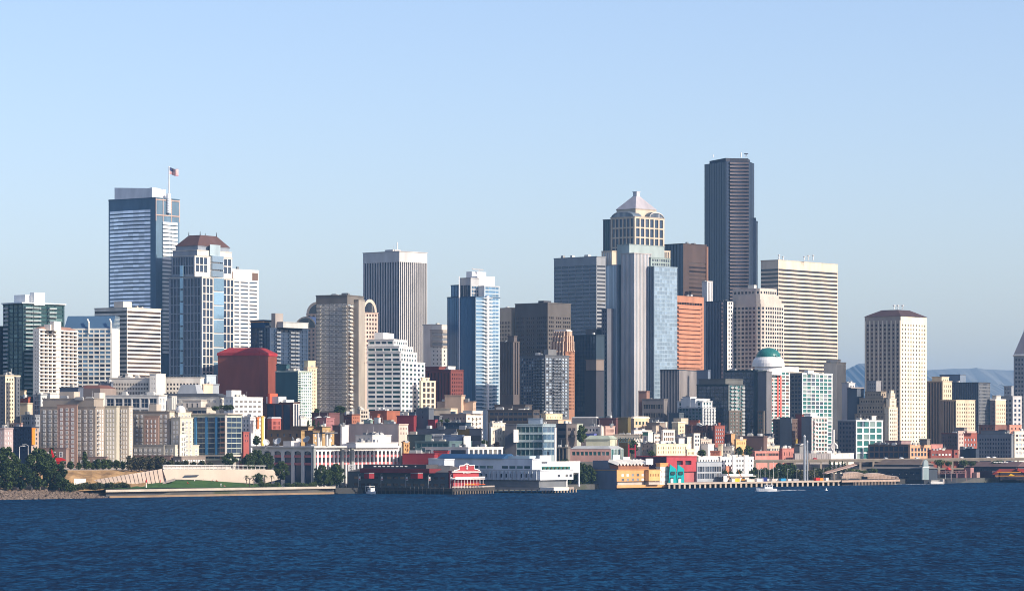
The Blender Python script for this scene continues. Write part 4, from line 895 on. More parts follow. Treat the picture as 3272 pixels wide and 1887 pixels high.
b.box((476, 500, 530), 1290, None, None, dd=12, z0=zt - .9, wc=(.52, .46, .39), part='penthouse', dep=8)
c = b.at(577, 1312, 10); m = b.mb('dome', wall((.80, .77, .72))); m.lathe(c, [(3.3, -1.2), (3.3, .3)] + [(3.3 * math.cos(a), .3 + 3.4 * math.sin(a)) for a in [math.pi / 2 * i / 6 for i in range(1, 7)]], 20)
b.clutter(q, zt, 3, 5); b.done()
# --- cream blocks behind them
B(OB, 'white framed building with four tall glass bays between the two taupe apartment blocks', (334, 507, 530), 1261, 200, (.70, .67, .62), G_(6, 36, .84, .82, 'nv', mt=8, fr=((.66, .63, .6), .25, 1, 1)), G_(2, 20, .4, .6, 'lg', mt=8), vis=1330, r=14, cl=4)
B(OB, 'long cream stone building with two rows of dark windows and a white corner tower', (350, 478, 505), 1206, 330, (.74, .68, .60), G_(24, 14, .6, .55, 'br', mt=14), None, vis=1270, r=12, cl=3,
  tiers=(dict(px=(478, 500, 529), top=1192, dd=-8, wc=(.80, .76, .70), L=G_(2, 15, .3, .3, 'br', mt=10), R=None), dict(px=(526, 640, 652), top=1204, dd=12, wc=(.78, .73, .65), L=G_(10, 14, .6, .5, 'br', mt=16), r=10), dict(px=(400, 410, 424), top=1193, dd=10)))
B('low_building', 'dark plant room block in front of the cream balcony tower', (190, 250, 266), 1236, 260, (.10, .115, .15), None, None, cat='plant room', r=20)
B('low_building', 'grey windowless block below the beige striped tower', (314, 355, 362), 1219, 345, (.20, .22, .26), None, None, cat='plant room')
B('low_building', 'low brown roofed building below the white gridded office block', (250, 320, 372), 1240, 300, (.33, .27, .235), None, None, cat='building', r=20, hip=(1229, .6, (.20, .10, .08), 0), cl=2)
B('low_building', 'pale grey sloped roof house left below the red brown block', (566, 630, 652), 1256, 290, (.40, .42, .44), None, None, cat='building', r=18, hip=(1228, .72, (.42, .44, .46), 0), cl=2)
B('low_building', 'beige and grey blank stair tower beside the red brown block', (644, 676, 700), 1226, 310, (.40, .43, .46), None, None, cat='building', tiers=(dict(px=(646, 650, 680), top=1226, dd=-12, wc=(.72, .58, .44)), dict(px=(640, 660, 690), top=1196, dd=20, wc=(.50, .56, .60))))
B(AB, 'cream apartment block with deep dark eaves above the dark glass office', (512, 700, 726), 1266, 215, (.70, .66, .58), G_(9, 18, .5, .5, 'nv', mt=6, fr=FRW), G_(3, 18, .4, .5, 'gy', mt=6), vis=1330, r=16, hip=(1256, .86, (.06, .065, .075), 1.6),
  tiers=(dict(px=(585, 642, 670), top=1277, dd=-8, wc=(.66, .60, .53), L=G_(3, 22, .3, .6, 'nv', mt=6)), dict(px=(541, 549, 565), top=1264, dd=-10, wc=(.60, .575, .53), R=V_(2, .3, 'lg', mt=6)), dict(px=(508, 514, 534), top=1260, dd=-9, wc=(.74, .70, .64), R=V_(2, .3, 'lg', mt=8))))
B(AB, 'white gridded apartment block with ganged windows right above the dark glass office', (716, 746, 839), 1267, 190, (.80, .78, .74), G_(2, 15.5, .4, .5, 'lg', mt=6), G_(6, 15.5, .72, .46, 'br', mt=8, fr=((.78, .76, .72), .2, 3, 0)), vis=1345, r=38, cl=4, pent=((722, 740, 760, 1246),))
b = Bld(OB, 'dark glass office block with blue fins, pale floor lines and a roof garden', 724, 112, (.52, .55, .47), 22, 1460)
gb = dict(fp=16.6, wf=.985, hf=.86, wm='nv', mt=10, ml=.3, mr=.3, rec=.3)
q, z0, zt = b.box((610, 724, 772), 1322, dict(gb, nx=6, bal=(5,), balm=(.45, .3, .24), balr=(.4, .25, .2), bald=1.0), dict(gb, nx=3), bot=1470)
for u in (.14, .44, .72): 
    m = MB(); p = on(q[0], q[1], u, .4); m.box((*p, (zt - 2 + Z(1455, b.D)) / 2), (1.5, .9, zt - 2 - Z(1455, b.D)), R(-22)); m.build('fin', wall((.10, .27, .46)), b.root, b.o)
m = MB(); p = on(q[0], q[1], .99, .4); m.box((*p, (zt + Z(1462, b.D)) / 2), (1.3, 1.3, zt - Z(1462, b.D))); m.build('corner_column', wall((.78, .72, .64)), b.root, b.o)
b.box((604, 727, 776), 1319, dd=-1.5, bot=1324, wc=(.66, .60, .52)); b.box((600, 660, 690), 1300, dict(gb, nx=4), None, dd=14, wc=(.55, .50, .42)); b.box((612, 724, 772), 1452, None, None, dd=-2, bot=1458, wc=(.68, .62, .54))
b.box((620, 720, 762), 1458, V_(5, .8, 'nv', mt=0), V_(2, .8, 'nv', mt=0), dd=3, wc=(.45, .42, .38)); b.done()
B(AB, 'white apartment block with orange and yellow stripes left of the small red brick house', (760, 800, 846), 1331, 140, (.78, .76, .73), G_(3, 14, .45, .55, 'gy', mt=6), G_(5, 14, .5, .5, 'gy', mt=8, fr=FRW), vis=1420, r=38, tiers=(dict(px=(833, 836, 843), top=1328, dd=-6, wc=(.76, .50, .14)), dict(px=(818, 821, 829), top=1331, dd=-2, bot=1370, wc=(.62, .22, .08)), dict(px=(764, 778, 796), top=1378, dd=-8, wc=(.44, .14, .12), L=G_(2, 16, .4, .5, 'lg', mt=5), R=G_(2, 16, .4, .5, 'lg', mt=5))))
B('brick_house', 'small red brick house with arched windows and a grey roof edge', (855, 868, 898), 1336, 150, (.46, .16, .13), None, G_(6, 14, .4, .7, 'br', mt=8), vis=1375, hip=(1331, .9, (.45, .46, .47), .5))
B(OB, 'dark glass office with brown brick piers and a white roof deck', (839, 937, 957), 1284, 200, (.20, .095, .07), V_(3, .86, 'nv', mt=8, ml=3, mr=2.5, rec=.8), V_(2, .7, 'nv', mt=6, rec=.8, wc=(.70, .66, .62)), vis=1372, r=30, pent=((850, 890, 912, 1266, (.76, .73, .68)), (855, 862, 872, 1256, (.72, .16, .09)), (905, 915, 925, 1276, (.7, .7, .68))))
B('small_house', 'little white house with dark slit windows beside the pale green slab', (956, 962, 988), 1335, 165, (.80, .76, .68), None, G_(4, 14, .2, .5, 'br', mt=8), vis=1365, cat='house')
B('small_house', 'salmon pink warehouse with a plain wall and few windows', (996, 1042, 1068), 1333, 175, (.44, .22, .215), None, G_(5, 12, .3, .4, 'br', mt=6), vis=1370, cat='warehouse', tiers=(dict(px=(996, 1050, 1085), top=1317, dd=16, wc=(.20, .10, .095)),), cl=2)
b = Bld(AB, 'brown stepped apartment block with yellow sunlit parapets', 965, 118, (.20, .145, .095), 26, 1410)
for a, c, e, t, dd in ((853, 962, 980, 1372, 0), (930, 985, 1002, 1360, 8), (976, 1000, 1068, 1374, 2), (1010, 1030, 1056, 1361, 10)):
    q, z0, zt = b.box((a, c, e), t, G_(5, 19, .3, .5, 'nv', mt=8), G_(5, 16, .45, .5, 'nv', mt=8, fr=FRW, wc=(.46, .32, .16)), dd=dd)
b.clutter(q, zt, 3, 3); b.done()
# --- arcaded waterfront office
b = Bld(OB, 'long pale arcaded office with white columns and pink spandrels near the shore', 1001, 42, (.72, .69, .66), 34, 1560)
ar = dict(fp=None, wf=.72, hf=1, wm='br', mt=14, mb=2, ml=.6, mr=.6, rec=1.1, pn='window_strip')
q, z0, zt = b.box((806, 1001, 1284), 1426, dict(ar, nx=6, wm='nv', wf=.7), dict(ar, nx=22, wf=.62))
b.box((800, 1004, 1280), 1424, dd=-2.5, bot=1430, wc=(.78, .76, .73))
for e0, e1, n in ((q[1], q[2], 22), (q[0], q[1], 6)):
    for py in (1457, 1481):
        m = MB(); p, p2 = on(e0, e1, .005, -.55), on(e0, e1, .995, -.55); m.bar((*p, Z(py, b.D)), (*p2, Z(py, b.D)), .8, 1.7); m.build('spandrel', wall((.52, .20, .20)), b.root, b.o)
    for i in range(n):                              # round arch heads over each bay
        L = math.hypot(e1[0] - e0[0], e1[1] - e0[1]); u0 = (.6 + (L - 1.2) * (i + .5 - .5 * .64) / n) / L; u1 = (.6 + (L - 1.2) * (i + .5 + .5 * .64) / n) / L
        m = MB(); zt2 = zt - 13.9 * b.D / F; zl = zt2 - 1.3; N = 8; pr = None
        for j in range(N + 1):
            t = math.pi * j / N; u = u0 + (u1 - u0) * (.5 - .5 * math.cos(t)); h = zl + 1.25 * math.sin(t); p = on(e0, e1, u, .05)
            if pr: m.q((*pr[0], pr[1]), (*p, h), (*p, zt2 + .1), (*pr[0], zt2 + .1))
            pr = (p, h)
        m.build('arch', wall((.72, .69, .66)), b.root, b.o)
up = b.quad((1108, 1137, 1272), 10)
b.box((1108, 1137, 1272), 1412, None, G_(11, 13, .7, .72, 'gy', mt=6, mb=4, fr=((.3, .2, .18), .1, 3, 0)), dd=10, z0=zt - .9)
for u in (.0, .31, .42, .985): m = MB(); p = on(q[1], q[2], u, .5); m.box((*p, (zt + z0) / 2), (2.6, 1.6, zt - z0 - .5), math.atan2(q[2][1] - q[1][1], q[2][0] - q[1][0])); m.build('corner_pier', wall((.36, .37, .35)), b.root, b.o)
b.box((905, 930, 948), 1408, None, None, dd=12, z0=zt - .9, wc=(.70, .66, .62), part='penthouse', dep=10)
b.clutter(up, Z(1412, b.D), 7, 2); b.clutter(q, zt, 7, 9); b.done()
AD = b.D
pg = empty('rooftop_pergola', P(1036, 1424, AD + 10), 'open white columned pergola on the roof of the arcaded office', 'pergola')
for px_, dd in ((1017, 6), (1044, 9), (1052, 20), (1024, 17)):
    m = MB(); m.tube(P(px_, 1424, AD + dd), P(px_, 1383, AD + dd), 1.0, n=10); m.build('column', wall((.72, .68, .63)), pg, pg.location)
m = MB(); c = P(1035, 1382, AD + 13); m.box(c, (12, 16, 1.0), R(-30)); m.build('roof_slab', wall((.10, .10, .11)), pg, pg.location)
def dish(px, py, dd, r, tilt, az, label, col=(.62, .62, .61)):
    c = P(px, py, AD + dd); o = empty('satellite_dish', (c[0], c[1], c[2] - r), label, 'satellite dish')
    m = MB(); m.lathe((0, 0, 0), [(.05, 0), (r * .5, r * .1), (r * .85, r * .3), (r, r * .45), (r * .97, r * .47), (r * .6, r * .2), (.05, .08)], 22)
    d = m.build('dish', wall(col, .5), o, (0, 0, 0)); d.location = (0, 0, r); d.rotation_euler = (R(tilt), 0, R(az))
    m = MB(); m.tube((0, 0, -r * .9), (0, 0, r * .95), .28); m.bar((-r * .5, .3, -r * .9), (0, 0, r * .8), .2); m.bar((r * .5, .3, -r * .9), (0, 0, r * .8), .2); m.build('mount', wall((.3, .3, .32)), o, (0, 0, 0))
dish(849, 1414, 14, 2.4, 62, 20, 'pale dish facing the water, leftmost of the dishes on the arcaded office roof', (.74, .70, .66))
dish(873, 1414, 20, 2.6, 70, 110, 'dish turned edge on, second from the left on the arcaded office roof')
dish(890, 1411, 18, 2.7, 55, -30, 'grey dish left of the white roof house on the arcaded office roof', (.45, .47, .5))
dish(934, 1404, 26, 2.2, 65, 100, 'tilted dish behind the white roof house on the arcaded office roof')
dish(954, 1408, 20, 1.9, 60, 10, 'small pale dish right of the white roof house on the arcaded office roof', (.76, .74, .7))
dish(982, 1405, 16, 2.7, 55, -35, 'shiny grey dish beside the pergola on the arcaded office roof', (.38, .40, .43))
# --- centre, behind the arcaded office
B('warehouse', 'long pink beige blank walled building above the arcaded office', (1115, 1274, 1304), 1353, 105, (.66, .54, .46), None, G_(5, 15, .3, .5, 'br', mt=8), vis=1390, r=30, cl=3)
B('low_building', 'cluttered white roof building behind the arcaded office', (1136, 1190, 1250), 1388, 92, (.70, .68, .65), G_(3, 14, .2, .3, 'dk', mt=6), None, vis=1420, r=34, cat='building', cl=7)
B('warehouse', 'white small box building left of the long pink beige wall', (1086, 1092, 1114), 1357, 128, (.76, .73, .70), None, None, tiers=(dict(px=(1062, 1086, 1090), top=1357, dd=1, wc=(.20, .12, .10)),))
B('brick_house', 'dark maroon row house with balconies left of the small grey flats', (1098, 1124, 1150), 1322, 190, (.26, .125, .095), G_(3, 12, .35, .4, 'br', mt=6), G_(3, 12, .35, .4, 'br', mt=6, wc=(.44, .20, .13)), vis=1360)
B(AB, 'small grey flats with pale balconies beside the orange brick warehouses', (1142, 1150, 1178), 1305, 215, (.58, .52, .44), None, G_(3, 13, .7, .6, 'br', mt=5), vis=1350)
B('warehouse', 'orange brick warehouse with a plain wall left of the red box', (1182, 1236, 1278), 1311, 225, (.42, .17, .105), G_(4, 14, .2, .3, 'br', mt=8), None, vis=1360, r=24, tiers=(dict(px=(1182, 1206, 1214), top=1322, dd=-8, wc=(.46, .18, .11)),), cl=3)
B('low_building', 'pale green roofed shed between the long wall and the orange warehouse', (1162, 1184, 1192), 1340, 150, (.33, .42, .36), None, None, cat='shed', tiers=(dict(px=(1196, 1210, 1216), top=1333, dd=6, wc=(.74, .72, .68)), dict(px=(1226, 1250, 1258), top=1341, dd=8, wc=(.52, .53, .46))))
B('warehouse', 'low slate grey flat roofed building below the white terraced block', (1276, 1326, 1334), 1315, 240, (.14, .165, .205), None, None, r=22)
B('warehouse', 'windowless crimson box building left of the tall grey block', (1268, 1322, 1331), 1326, 200, (.30, .06, .07), None, None, r=22)
B(OB, 'tall plain grey block with two small windows and a red lower wing', (1330, 1370, 1386), 1302, 190, (.155, .17, .195), G_(3, 16, .4, .4, 'dk', mt=6, skc=(0, 2)), None, vis=1335, r=30, tiers=(dict(px=(1368, 1404, 1412), top=1327, dd=6, wc=(.17, .175, .19)), dict(px=(1368, 1390, 1398), top=1339, dd=-4, wc=(.38, .075, .09))))
B('warehouse', 'tan blank walled block with a stepped gable below the red brick tower', (1396, 1512, 1521), 1281, 290, (.62, .46, .34), None, G_(2, 13, .3, .5, 'dk', mt=5), vis=1340, r=18, tiers=(dict(px=(1421, 1474, 1486), top=1261, dd=-3), dict(px=(1386, 1440, 1462), top=1303, dd=-40, wc=(.74, .62, .47))), cl=2)
B(AB, 'white and tan corner apartment block with a balcony stack', (1406, 1490, 1542), 1321, 205, (.48, .36, .29), G_(8, 15, .4, .4, 'gy', mt=8, skc=(1, 3)), G_(4, 15, .4, .4, 'wa', mt=8, wc=(.80, .73, .64), bal=(1, 2), balm=(.7, .64, .56), balr=(.5, .45, .4)), vis=1372, r=28, tiers=(dict(px=(1480, 1510, 1542), top=1311, dd=5, wc=(.80, .74, .66)),), cl=3)
B(OB, 'dark blue glass terrace building with a tan stair box', (1392, 1488, 1505), 1348, 160, (.035, .06, .09), RB(14, .7, 5, 'nv', mt=3), None, vis=1372, r=20, tiers=(dict(px=(1396, 1411, 1414), top=1348, dd=-2, wc=(.36, .29, .245)),), cl=2)
b = Bld(OB, 'grey building of coloured metal panels with one mustard panel', 1540, 112, (.125, .125, .14), 24, 1430)
q, z0, zt = b.box((1332, 1538, 1544), 1368)
m = MB(); p0, p1 = on(q[0], q[1], .62, .15), on(q[0], q[1], .82, .15); m.q((*p0, Z(1390, b.D)), (*p1, Z(1390, b.D)), (*p1, Z(1369, b.D)), (*p0, Z(1369, b.D))); m.build('mustard_panel', wall((.24, .165, .035)), b.root, b.o)
for i, (v0, v1, c) in enumerate(((1390, 1407, (.06, .055, .055)), (1418, 1440, (.08, .085, .08)))): m = MB(); p0, p1 = on(q[0], q[1], .82, .15), on(q[0], q[1], .995, .15); m.q((*p0, Z(v1, b.D)), (*p1, Z(v1, b.D)), (*p1, Z(v0, b.D)), (*p0, Z(v0, b.D))); m.build('cladding_panel', wall(c), b.root, b.o)
for i in range(5): m = MB(); p = on(q[1], q[2], .4, .1); m.box((*p, Z(1381 + 12.5 * i, b.D)), (1.2, .3, 1.6), math.atan2(q[2][1] - q[1][1], q[2][0] - q[1][0])); m.build('window', wall((.8, .8, .78)), b.root, b.o)
b.clutter(q, zt, 6, 77); b.done()
B(OB, 'dark green grey blank building right of the arcaded office', (1268, 1358, 1380), 1387, 90, (.055, .08, .08), None, None, r=26)
B('low_building', 'blue corrugated metal plant box between pale roof sheds', (1392, 1476, 1482), 1388, 84, (.16, .21, .31), V_(24, .2, 'nv', mt=1, rec=.1), None, r=16, cat='plant room', vis=1420, tiers=(dict(px=(1480, 1484, 1504), top=1392, dd=-1, wc=(.78, .75, .70)), dict(px=(1380, 1414, 1420), top=1386, dd=4, bot=1392, wc=(.80, .78, .75)), dict(px=(1386, 1412, 1418), top=1392, dd=2, wc=(.25, .26, .28))))
B(OB, 'low teal glass office strip above the long white gallery', (1326, 1436, 1508), 1408, 66, (.13, .19, .195), G_(6, 19, .9, .74, 'tl', mt=5), G_(3, 19, .5, .6, 'gy', mt=5), vis=1430, r=18)
B(OB, 'long low white gallery with wide dark windows and seven square ones', (1322, 1496, 1607), 1427, 40, (.76, .72, .68), RB(24, .62, 3, 'nv', wf=.86, mt=5), G_(7, 24, .7, .66, 'dk', mt=5), vis=1452, r=30, cl=6)
B(AB, 'narrow yellow ochre building squeezed beside the arcaded office', (1284, 1290, 1308), 1410, 62, (.60, .36, .17), None, G_(2, 13, .5, .5, 'wa', mt=5, bal=(1,), balm=(.7, .42, .18), balr=(.6, .36, .15)), vis=1446)
B('warehouse', 'long crimson shed with a plain wall behind the wharf', (1286, 1388, 1400), 1447, 24, (.33, .05, .06), None, None, r=14, tiers=(dict(px=(1386, 1430, 1436), top=1439, dd=8, wc=(.36, .06, .065)),), cl=2)
# --- centre right
B(OB, 'curved blue green glass office with a white end slab and a grey core', (1636, 1734, 1776), 1353, 75, (.40, .47, .49), RB(24.5, .72, 7, 'tl', wf=.97, mt=6, ml=.3, mr=.3), RB(24.5, .72, 3, 'bl', wf=.97, mt=6, ml=.3, mr=.3), vis=1450, r=14,
  tiers=(dict(px=(1771, 1773, 1778), top=1366, dd=-6, wc=(.78, .75, .71)), dict(px=(1614, 1650, 1658), top=1353, dd=4, wc=(.17, .165, .175)), dict(px=(1640, 1642, 1657), top=1371, dd=-9, bot=1412, wc=(.78, .74, .70)), dict(px=(1688, 1727, 1734), top=1335, dd=8, wc=(.30, .36, .43))))
B(AB, 'white three storey house with green tall windows and roof statues left of the glass office', (1563, 1574, 1615), 1350, 130, (.72, .65, .55), None, G_(4, 20, .34, .55, 'tg', mt=6), vis=1415, r=40, tiers=(dict(px=(1566, 1569, 1615), top=1363, dd=-10, wc=(.76, .69, .58), R=G_(5, 22, .3, .55, 'dk', mt=6)),), cl=3)
B(OB, 'broad dark brown office with ribbon windows below the charcoal tower', (1559, 1704, 1724), 1308, 225, (.085, .07, .062), RB(17, .45, 9, 'nv', wf=.9, mt=5), RB(17, .4, 3, 'nv', mt=5), vis=1360, r=18, tiers=(dict(px=(1580, 1678, 1700), top=1291, dd=14),), cl=3)
B(OB, 'cream roof sign block below the charcoal apartment tower', (1728, 1744, 1797), 1320, 200, (.72, .60, .42), None, G_(6, 16, .2, .3, 'wa', mt=5), vis=1340, r=38, tiers=(dict(px=(1740, 1784, 1824), top=1339, dd=-30, wc=(.68, .53, .38)),), cl=2)
B(OB, 'dark grey brown cube building right of the glass office', (1779, 1810, 1843), 1352, 110, (.12, .105, .10), RB(22, .4, 1, 'dk', mt=8), G_(2, 22, .7, .4, 'br', mt=8, wc=(.18, .155, .145)), vis=1415, r=38)
B('parking_garage', 'open concrete parking deck on tall columns below the dark cube building', (1772, 1814, 1822), 1427, 64, (.27, .235, .20), V_(3, .8, 'nv', mt=4, rec=2.5), None, vis=1475, r=16)
B(OB, 'salmon pink low building with teal windows and a glazed right end', (1822, 1952, 1992), 1433, 52, (.62, .38, .32), RB(20, .55, 9, 'tg', wf=.75, mt=5), V_(4, .8, 'tg', mt=2, wc=(.50, .58, .58)), vis=1470, r=12, cl=5, hip=(1424, .8, (.42, .43, .43), .2))
B(AB, 'white market row with red awnings beside the leafy tree', (1856, 1916, 1934), 1361, 130, (.74, .66, .58), G_(5, 14, .5, .5, 'br', mt=5), G_(2, 14, .4, .5, 'br', mt=5), vis=1400, r=22, tiers=(dict(px=(1916, 1922, 1935), top=1361, dd=-3), dict(px=(1858, 1898, 1906), top=1384, dd=-8, bot=1392, wc=(.20, .22, .52))), cl=4)
B(AB, 'pink brick market building with a row of arched windows', (1930, 1935, 1965), 1360, 126, (.58, .40, .34), None, G_(7, 18, .45, .55, 'br', mt=6), vis=1400, r=43)
B('market_hall', 'pale green roofed market sheds below the pink arched building', (1872, 1950, 1972), 1402, 86, (.62, .60, .46), None, None, vis=1430, r=14, hip=(1390, .75, (.42, .46, .38), 1.0), cl=3)
B('warehouse', 'plum coloured windowless warehouse with an olive sign wall', (1912, 1968, 1978), 1334, 170, (.17, .085, .085), None, None, r=20, tiers=(dict(px=(1970, 2006, 2016), top=1332, dd=2, wc=(.19, .15, .07)),))
B('warehouse', 'grey roofed hall with a white ridge line left of the plum warehouse', (1828, 1906, 1914), 1334, 190, (.27, .26, .255), None, None, r=18, hip=(1330, .9, (.6, .58, .55), 0), tiers=(dict(px=(1800, 1838, 1862), top=1352, dd=-30, wc=(.50, .52, .44)),))
B(OB, 'ornate cream cornice building with two big windows right of the plum warehouse', (2018, 2026, 2074), 1336, 175, (.72, .55, .38), None, G_(4, 18, .55, .55, 'tl', mt=6), vis=1360, r=40, hip=(1329, .97, (.74, .64, .52), 1.4), cl=2)
B('market_hall', 'long white market roof bridging over a dark steel truss', (1960, 2044, 2060), 1386, 92, (.74, .64, .50), None, None, r=14, cat='market hall', bot=1400)
tr = empty('steel_truss', P(2010, 1410, Ds(2010) + 88), 'dark green steel truss holding up the long white market roof', 'truss')
TD = Ds(2010) + 88; m = MB()
for py in (1397, 1411): m.bar(P(1974, py, TD), P(2050, py, TD), .5)
for i in range(9): m.bar(P(1974 + 8.4 * i, 1397, TD), P(1978 + 8.4 * i, 1411, TD), .4); m.bar(P(1978 + 8.4 * i, 1411, TD), P(1982.4 + 8.4 * i, 1397, TD), .4)
m.build('lattice', wall((.06, .10, .11)), tr, tr.location)
m = MB(); [m.bar(P(px_, 1411, TD), P(px_, 1470, TD), .9) for px_ in (1976, 2012, 2048)]; m.build('leg', wall((.07, .09, .10)), tr, tr.location)
B(OB, 'white building with red windows behind the sign tower', (2018, 2026, 2082), 1373, 120, (.76, .68, .62), None, G_(7, 20, .5, .4, 'wa', mt=6), vis=1395, r=42)
b = Bld(OB, 'square white stair tower with a green top panel and an unreadable vertical sign', 2072, 84, (.76, .72, .62), 34, 1420)
q, z0, zt = b.box((2053, 2071, 2086), 1378); m = MB(); p0, p1 = on(q[0], q[1], .03, .15), on(q[0], q[1], .97, .15)
m.q((*p0, Z(1390, b.D)), (*p1, Z(1390, b.D)), (*p1, Z(1379, b.D)), (*p0, Z(1379, b.D))); m.build('green_panel', wall((.13, .30, .20)), b.root, b.o)
for i in range(5): m = MB(); p = on(q[0], q[1], .48, .12); m.box((*p, Z(1396 + 3.4 * i, b.D)), (1.5, .1, .42), R(-34)); m.box((p[0] + (-.5, .5, 0, -.5, .5)[i], p[1] - .02, Z(1397.2 + 3.4 * i, b.D)), (.32, .1, .6), R(-34)); m.build('sign_letter', wall((.3, .22, .34)), b.root, b.o)
b.done()
B(OB, 'white market block with red windows and a taller right half', (2082, 2090, 2120), 1386, 86, (.78, .70, .62), None, G_(6, 13, .66, .45, 'wa', mt=5), vis=1418, r=42, tiers=(dict(px=(2112, 2118, 2156), top=1371, dd=4, R=G_(5, 17, .66, .55, 'wa', mt=6)),))
B(AB, 'cream tower house with a plain shaded side and a cornice above the market', (2147, 2167, 2189), 1350, 120, (.74, .62, .44), G_(2, 14, .3, .4, 'lg', mt=8), G_(2, 12, .35, .5, 'dk', mt=8), vis=1400, r=38, hip=(1347, .98, (.78, .70, .56), .7), pent=((2152, 2176, 2185, 1335, (.56, .48, .38)),))
B('warehouse', 'taupe round roofed hall behind the white market block', (2066, 2108, 2134), 1349, 150, (.38, .31, .255), None, None, r=24, tiers=(dict(px=(2084, 2096, 2112), top=1358, dd=-8, wc=(.62, .52, .42)), dict(px=(2124, 2127, 2133), top=1347, dd=-5, wc=(.76, .68, .58)), dict(px=(2054, 2110, 2122), top=1346, dd=20, wc=(.45, .49, .50))), cl=3)
B('hotel', 'cream hotel with three rows of small arched windows', (2088, 2098, 2197), 1417, 62, (.80, .70, .50), None, G_(12, 13.2, .26, .56, 'wa', mt=7, alt=('br', .5)), vis=1456, r=43, cl=4, tiers=(dict(px=(2190, 2196, 2221), top=1434, dd=2, R=G_(5, 16, .5, .5, 'br', mt=5)),))
B(OB, 'plain taupe building with two small windows left of the cream hotel', (2047, 2090, 2096), 1412, 74, (.36, .29, .25), G_(3, 14, .22, .5, 'dk', mt=6), None, vis=1442, r=22)
B(OB, 'grey and white house group with dark eaves right of the cream tower house', (2152, 2196, 2218), 1394, 84, (.74, .68, .60), G_(4, 18, .2, .3, 'dk', mt=8, wc=(.30, .29, .27)), G_(3, 18, .2, .5, 'lg', mt=10), vis=1426, r=30, cl=3, tiers=(dict(px=(2166, 2170, 2187), top=1399, dd=-10, wc=(.78, .75, .72)), dict(px=(2180, 2212, 2216), top=1383, dd=8, wc=(.33, .29, .26)), dict(px=(2214, 2218, 2237), top=1383, dd=5, R=G_(2, 12.5, .7, .6, 'gy', mt=5))))
B('brick_building', 'long dark brick building with chimneys above the white terrace roofs', (2190, 2272, 2282), 1358, 130, (.115, .065, .06), G_(9, 14, .35, .5, 'nv', mt=6), None, vis=1398, r=22, tiers=(dict(px=(2203, 2232, 2236), top=1341, dd=8, wc=(.34, .14, .095)), dict(px=(2208, 2210, 2212), top=1355, dd=-4), dict(px=(2256, 2258, 2260), top=1356, dd=-4)), cl=2)
B('brick_building', 'tall red brick building with two columns of white windows', (2278, 2284, 2316), 1358, 118, (.34, .125, .095), None, G_(4, 12.4, .62, .52, 'lg', mt=8), vis=1420, r=42, tiers=(dict(px=(2293, 2296, 2302), top=1349, dd=2),))
B('small_house', 'brown and white shop row below the red brick building', (2232, 2240, 2274), 1402, 92, (.62, .52, .44), None, G_(5, 16, .5, .5, 'br', mt=5), vis=1425, cat='shop', cl=2, tiers=(dict(px=(2238, 2262, 2282), top=1416, dd=-10, wc=(.68, .66, .64)),))
B('small_house', 'low orange brick house with a cream party wall', (2268, 2300, 2307), 1439, 66, (.56, .24, .15), G_(5, 10, .3, .5, 'wa', mt=4), None, vis=1456, r=14, cat='house', tiers=(dict(px=(2295, 2306, 2309), top=1417, dd=3, wc=(.76, .66, .48)), dict(px=(2272, 2290, 2294), top=1428, dd=12, wc=(.22, .23, .25))))
B('small_house', 'white house with wide dark windows right of the cream party wall', (2305, 2340, 2346), 1425, 66, (.70, .66, .58), G_(3, 14, .6, .3, 'nv', mt=10), None, vis=1456, r=16, cat='house', cl=2)
B('small_house', 'dark brown house with a tan sunlit gable below the dark glass tower', (2316, 2336, 2348), 1384, 110, (.60, .40, .22), G_(2, 12, .3, .4, 'dk', mt=6, wc=(.11, .085, .075)), None, vis=1420, cat='house', cl=1)
B('small_house', 'golden ochre villa between the brown house and flat brown hall', (2346, 2352, 2384), 1402, 96, (.76, .50, .25), None, G_(4, 14, .35, .5, 'wa', mt=6), vis=1425, cat='house')
B('warehouse', 'flat roofed brown hall with a glazed front', (2360, 2440, 2452), 1392, 112, (.19, .125, .105), V_(7, .8, 'nv', mt=14, ml=8, mr=14), None, vis=1425, r=16, cl=4)
B('small_house', 'small cream block with a grey roof beside the grey end wall', (2438, 2446, 2473), 1398, 92, (.68, .60, .52), None, G_(4, 20, .3, .5, 'br', mt=8), vis=1424, cat='house', tiers=(dict(px=(2443, 2468, 2473), top=1384, dd=6, wc=(.17, .17, .18)),))
B(AB, 'beige terraced flats above the pink balcony building', (2408, 2416, 2491), 1422, 80, (.60, .55, .44), None, G_(9, 15, .6, .5, 'gy', mt=6), vis=1440, r=43, cl=3)
B(AB, 'pink building with two rows of lattice balconies', (2396, 2412, 2500), 1440, 56, (.62, .30, .25), None, RB(15, .6, 8, 'wa', wf=.92, mt=4), vis=1466, r=43)
B('brick_building', 'square pink brick house with tall dark windows beside the viaduct', (2490, 2500, 2537), 1431, 52, (.50, .23, .19), None, G_(4, 20, .24, .55, 'dk', mt=8), vis=1475, r=43, cl=3)
B('silo', 'grey round silo building behind the tall steel poles', (2536, 2555, 2576), 1422, 60, (.30, .29, .28), None, None, cat='silo', tiers=(dict(px=(2542, 2560, 2568), top=1416, dd=-2, bot=1419, wc=(.78, .75, .72)), dict(px=(2541, 2545, 2548), top=1402, dd=4, wc=(.55, .40, .10))))
B('warehouse', 'long grey ribbed wall of a shed behind the viaduct', (2534, 2540, 2654), 1447, 40, (.36, .33, .32), None, V_(14, .12, 'lg', mt=4), vis=1470, r=43, cl=4)
B('warehouse', 'bright white shed behind the viaduct left of the gridded apartment block', (2648, 2655, 2728), 1447, 42, (.84, .80, .72), None, V_(3, .04, 'br', mt=2), vis=1462, r=43, cl=0)
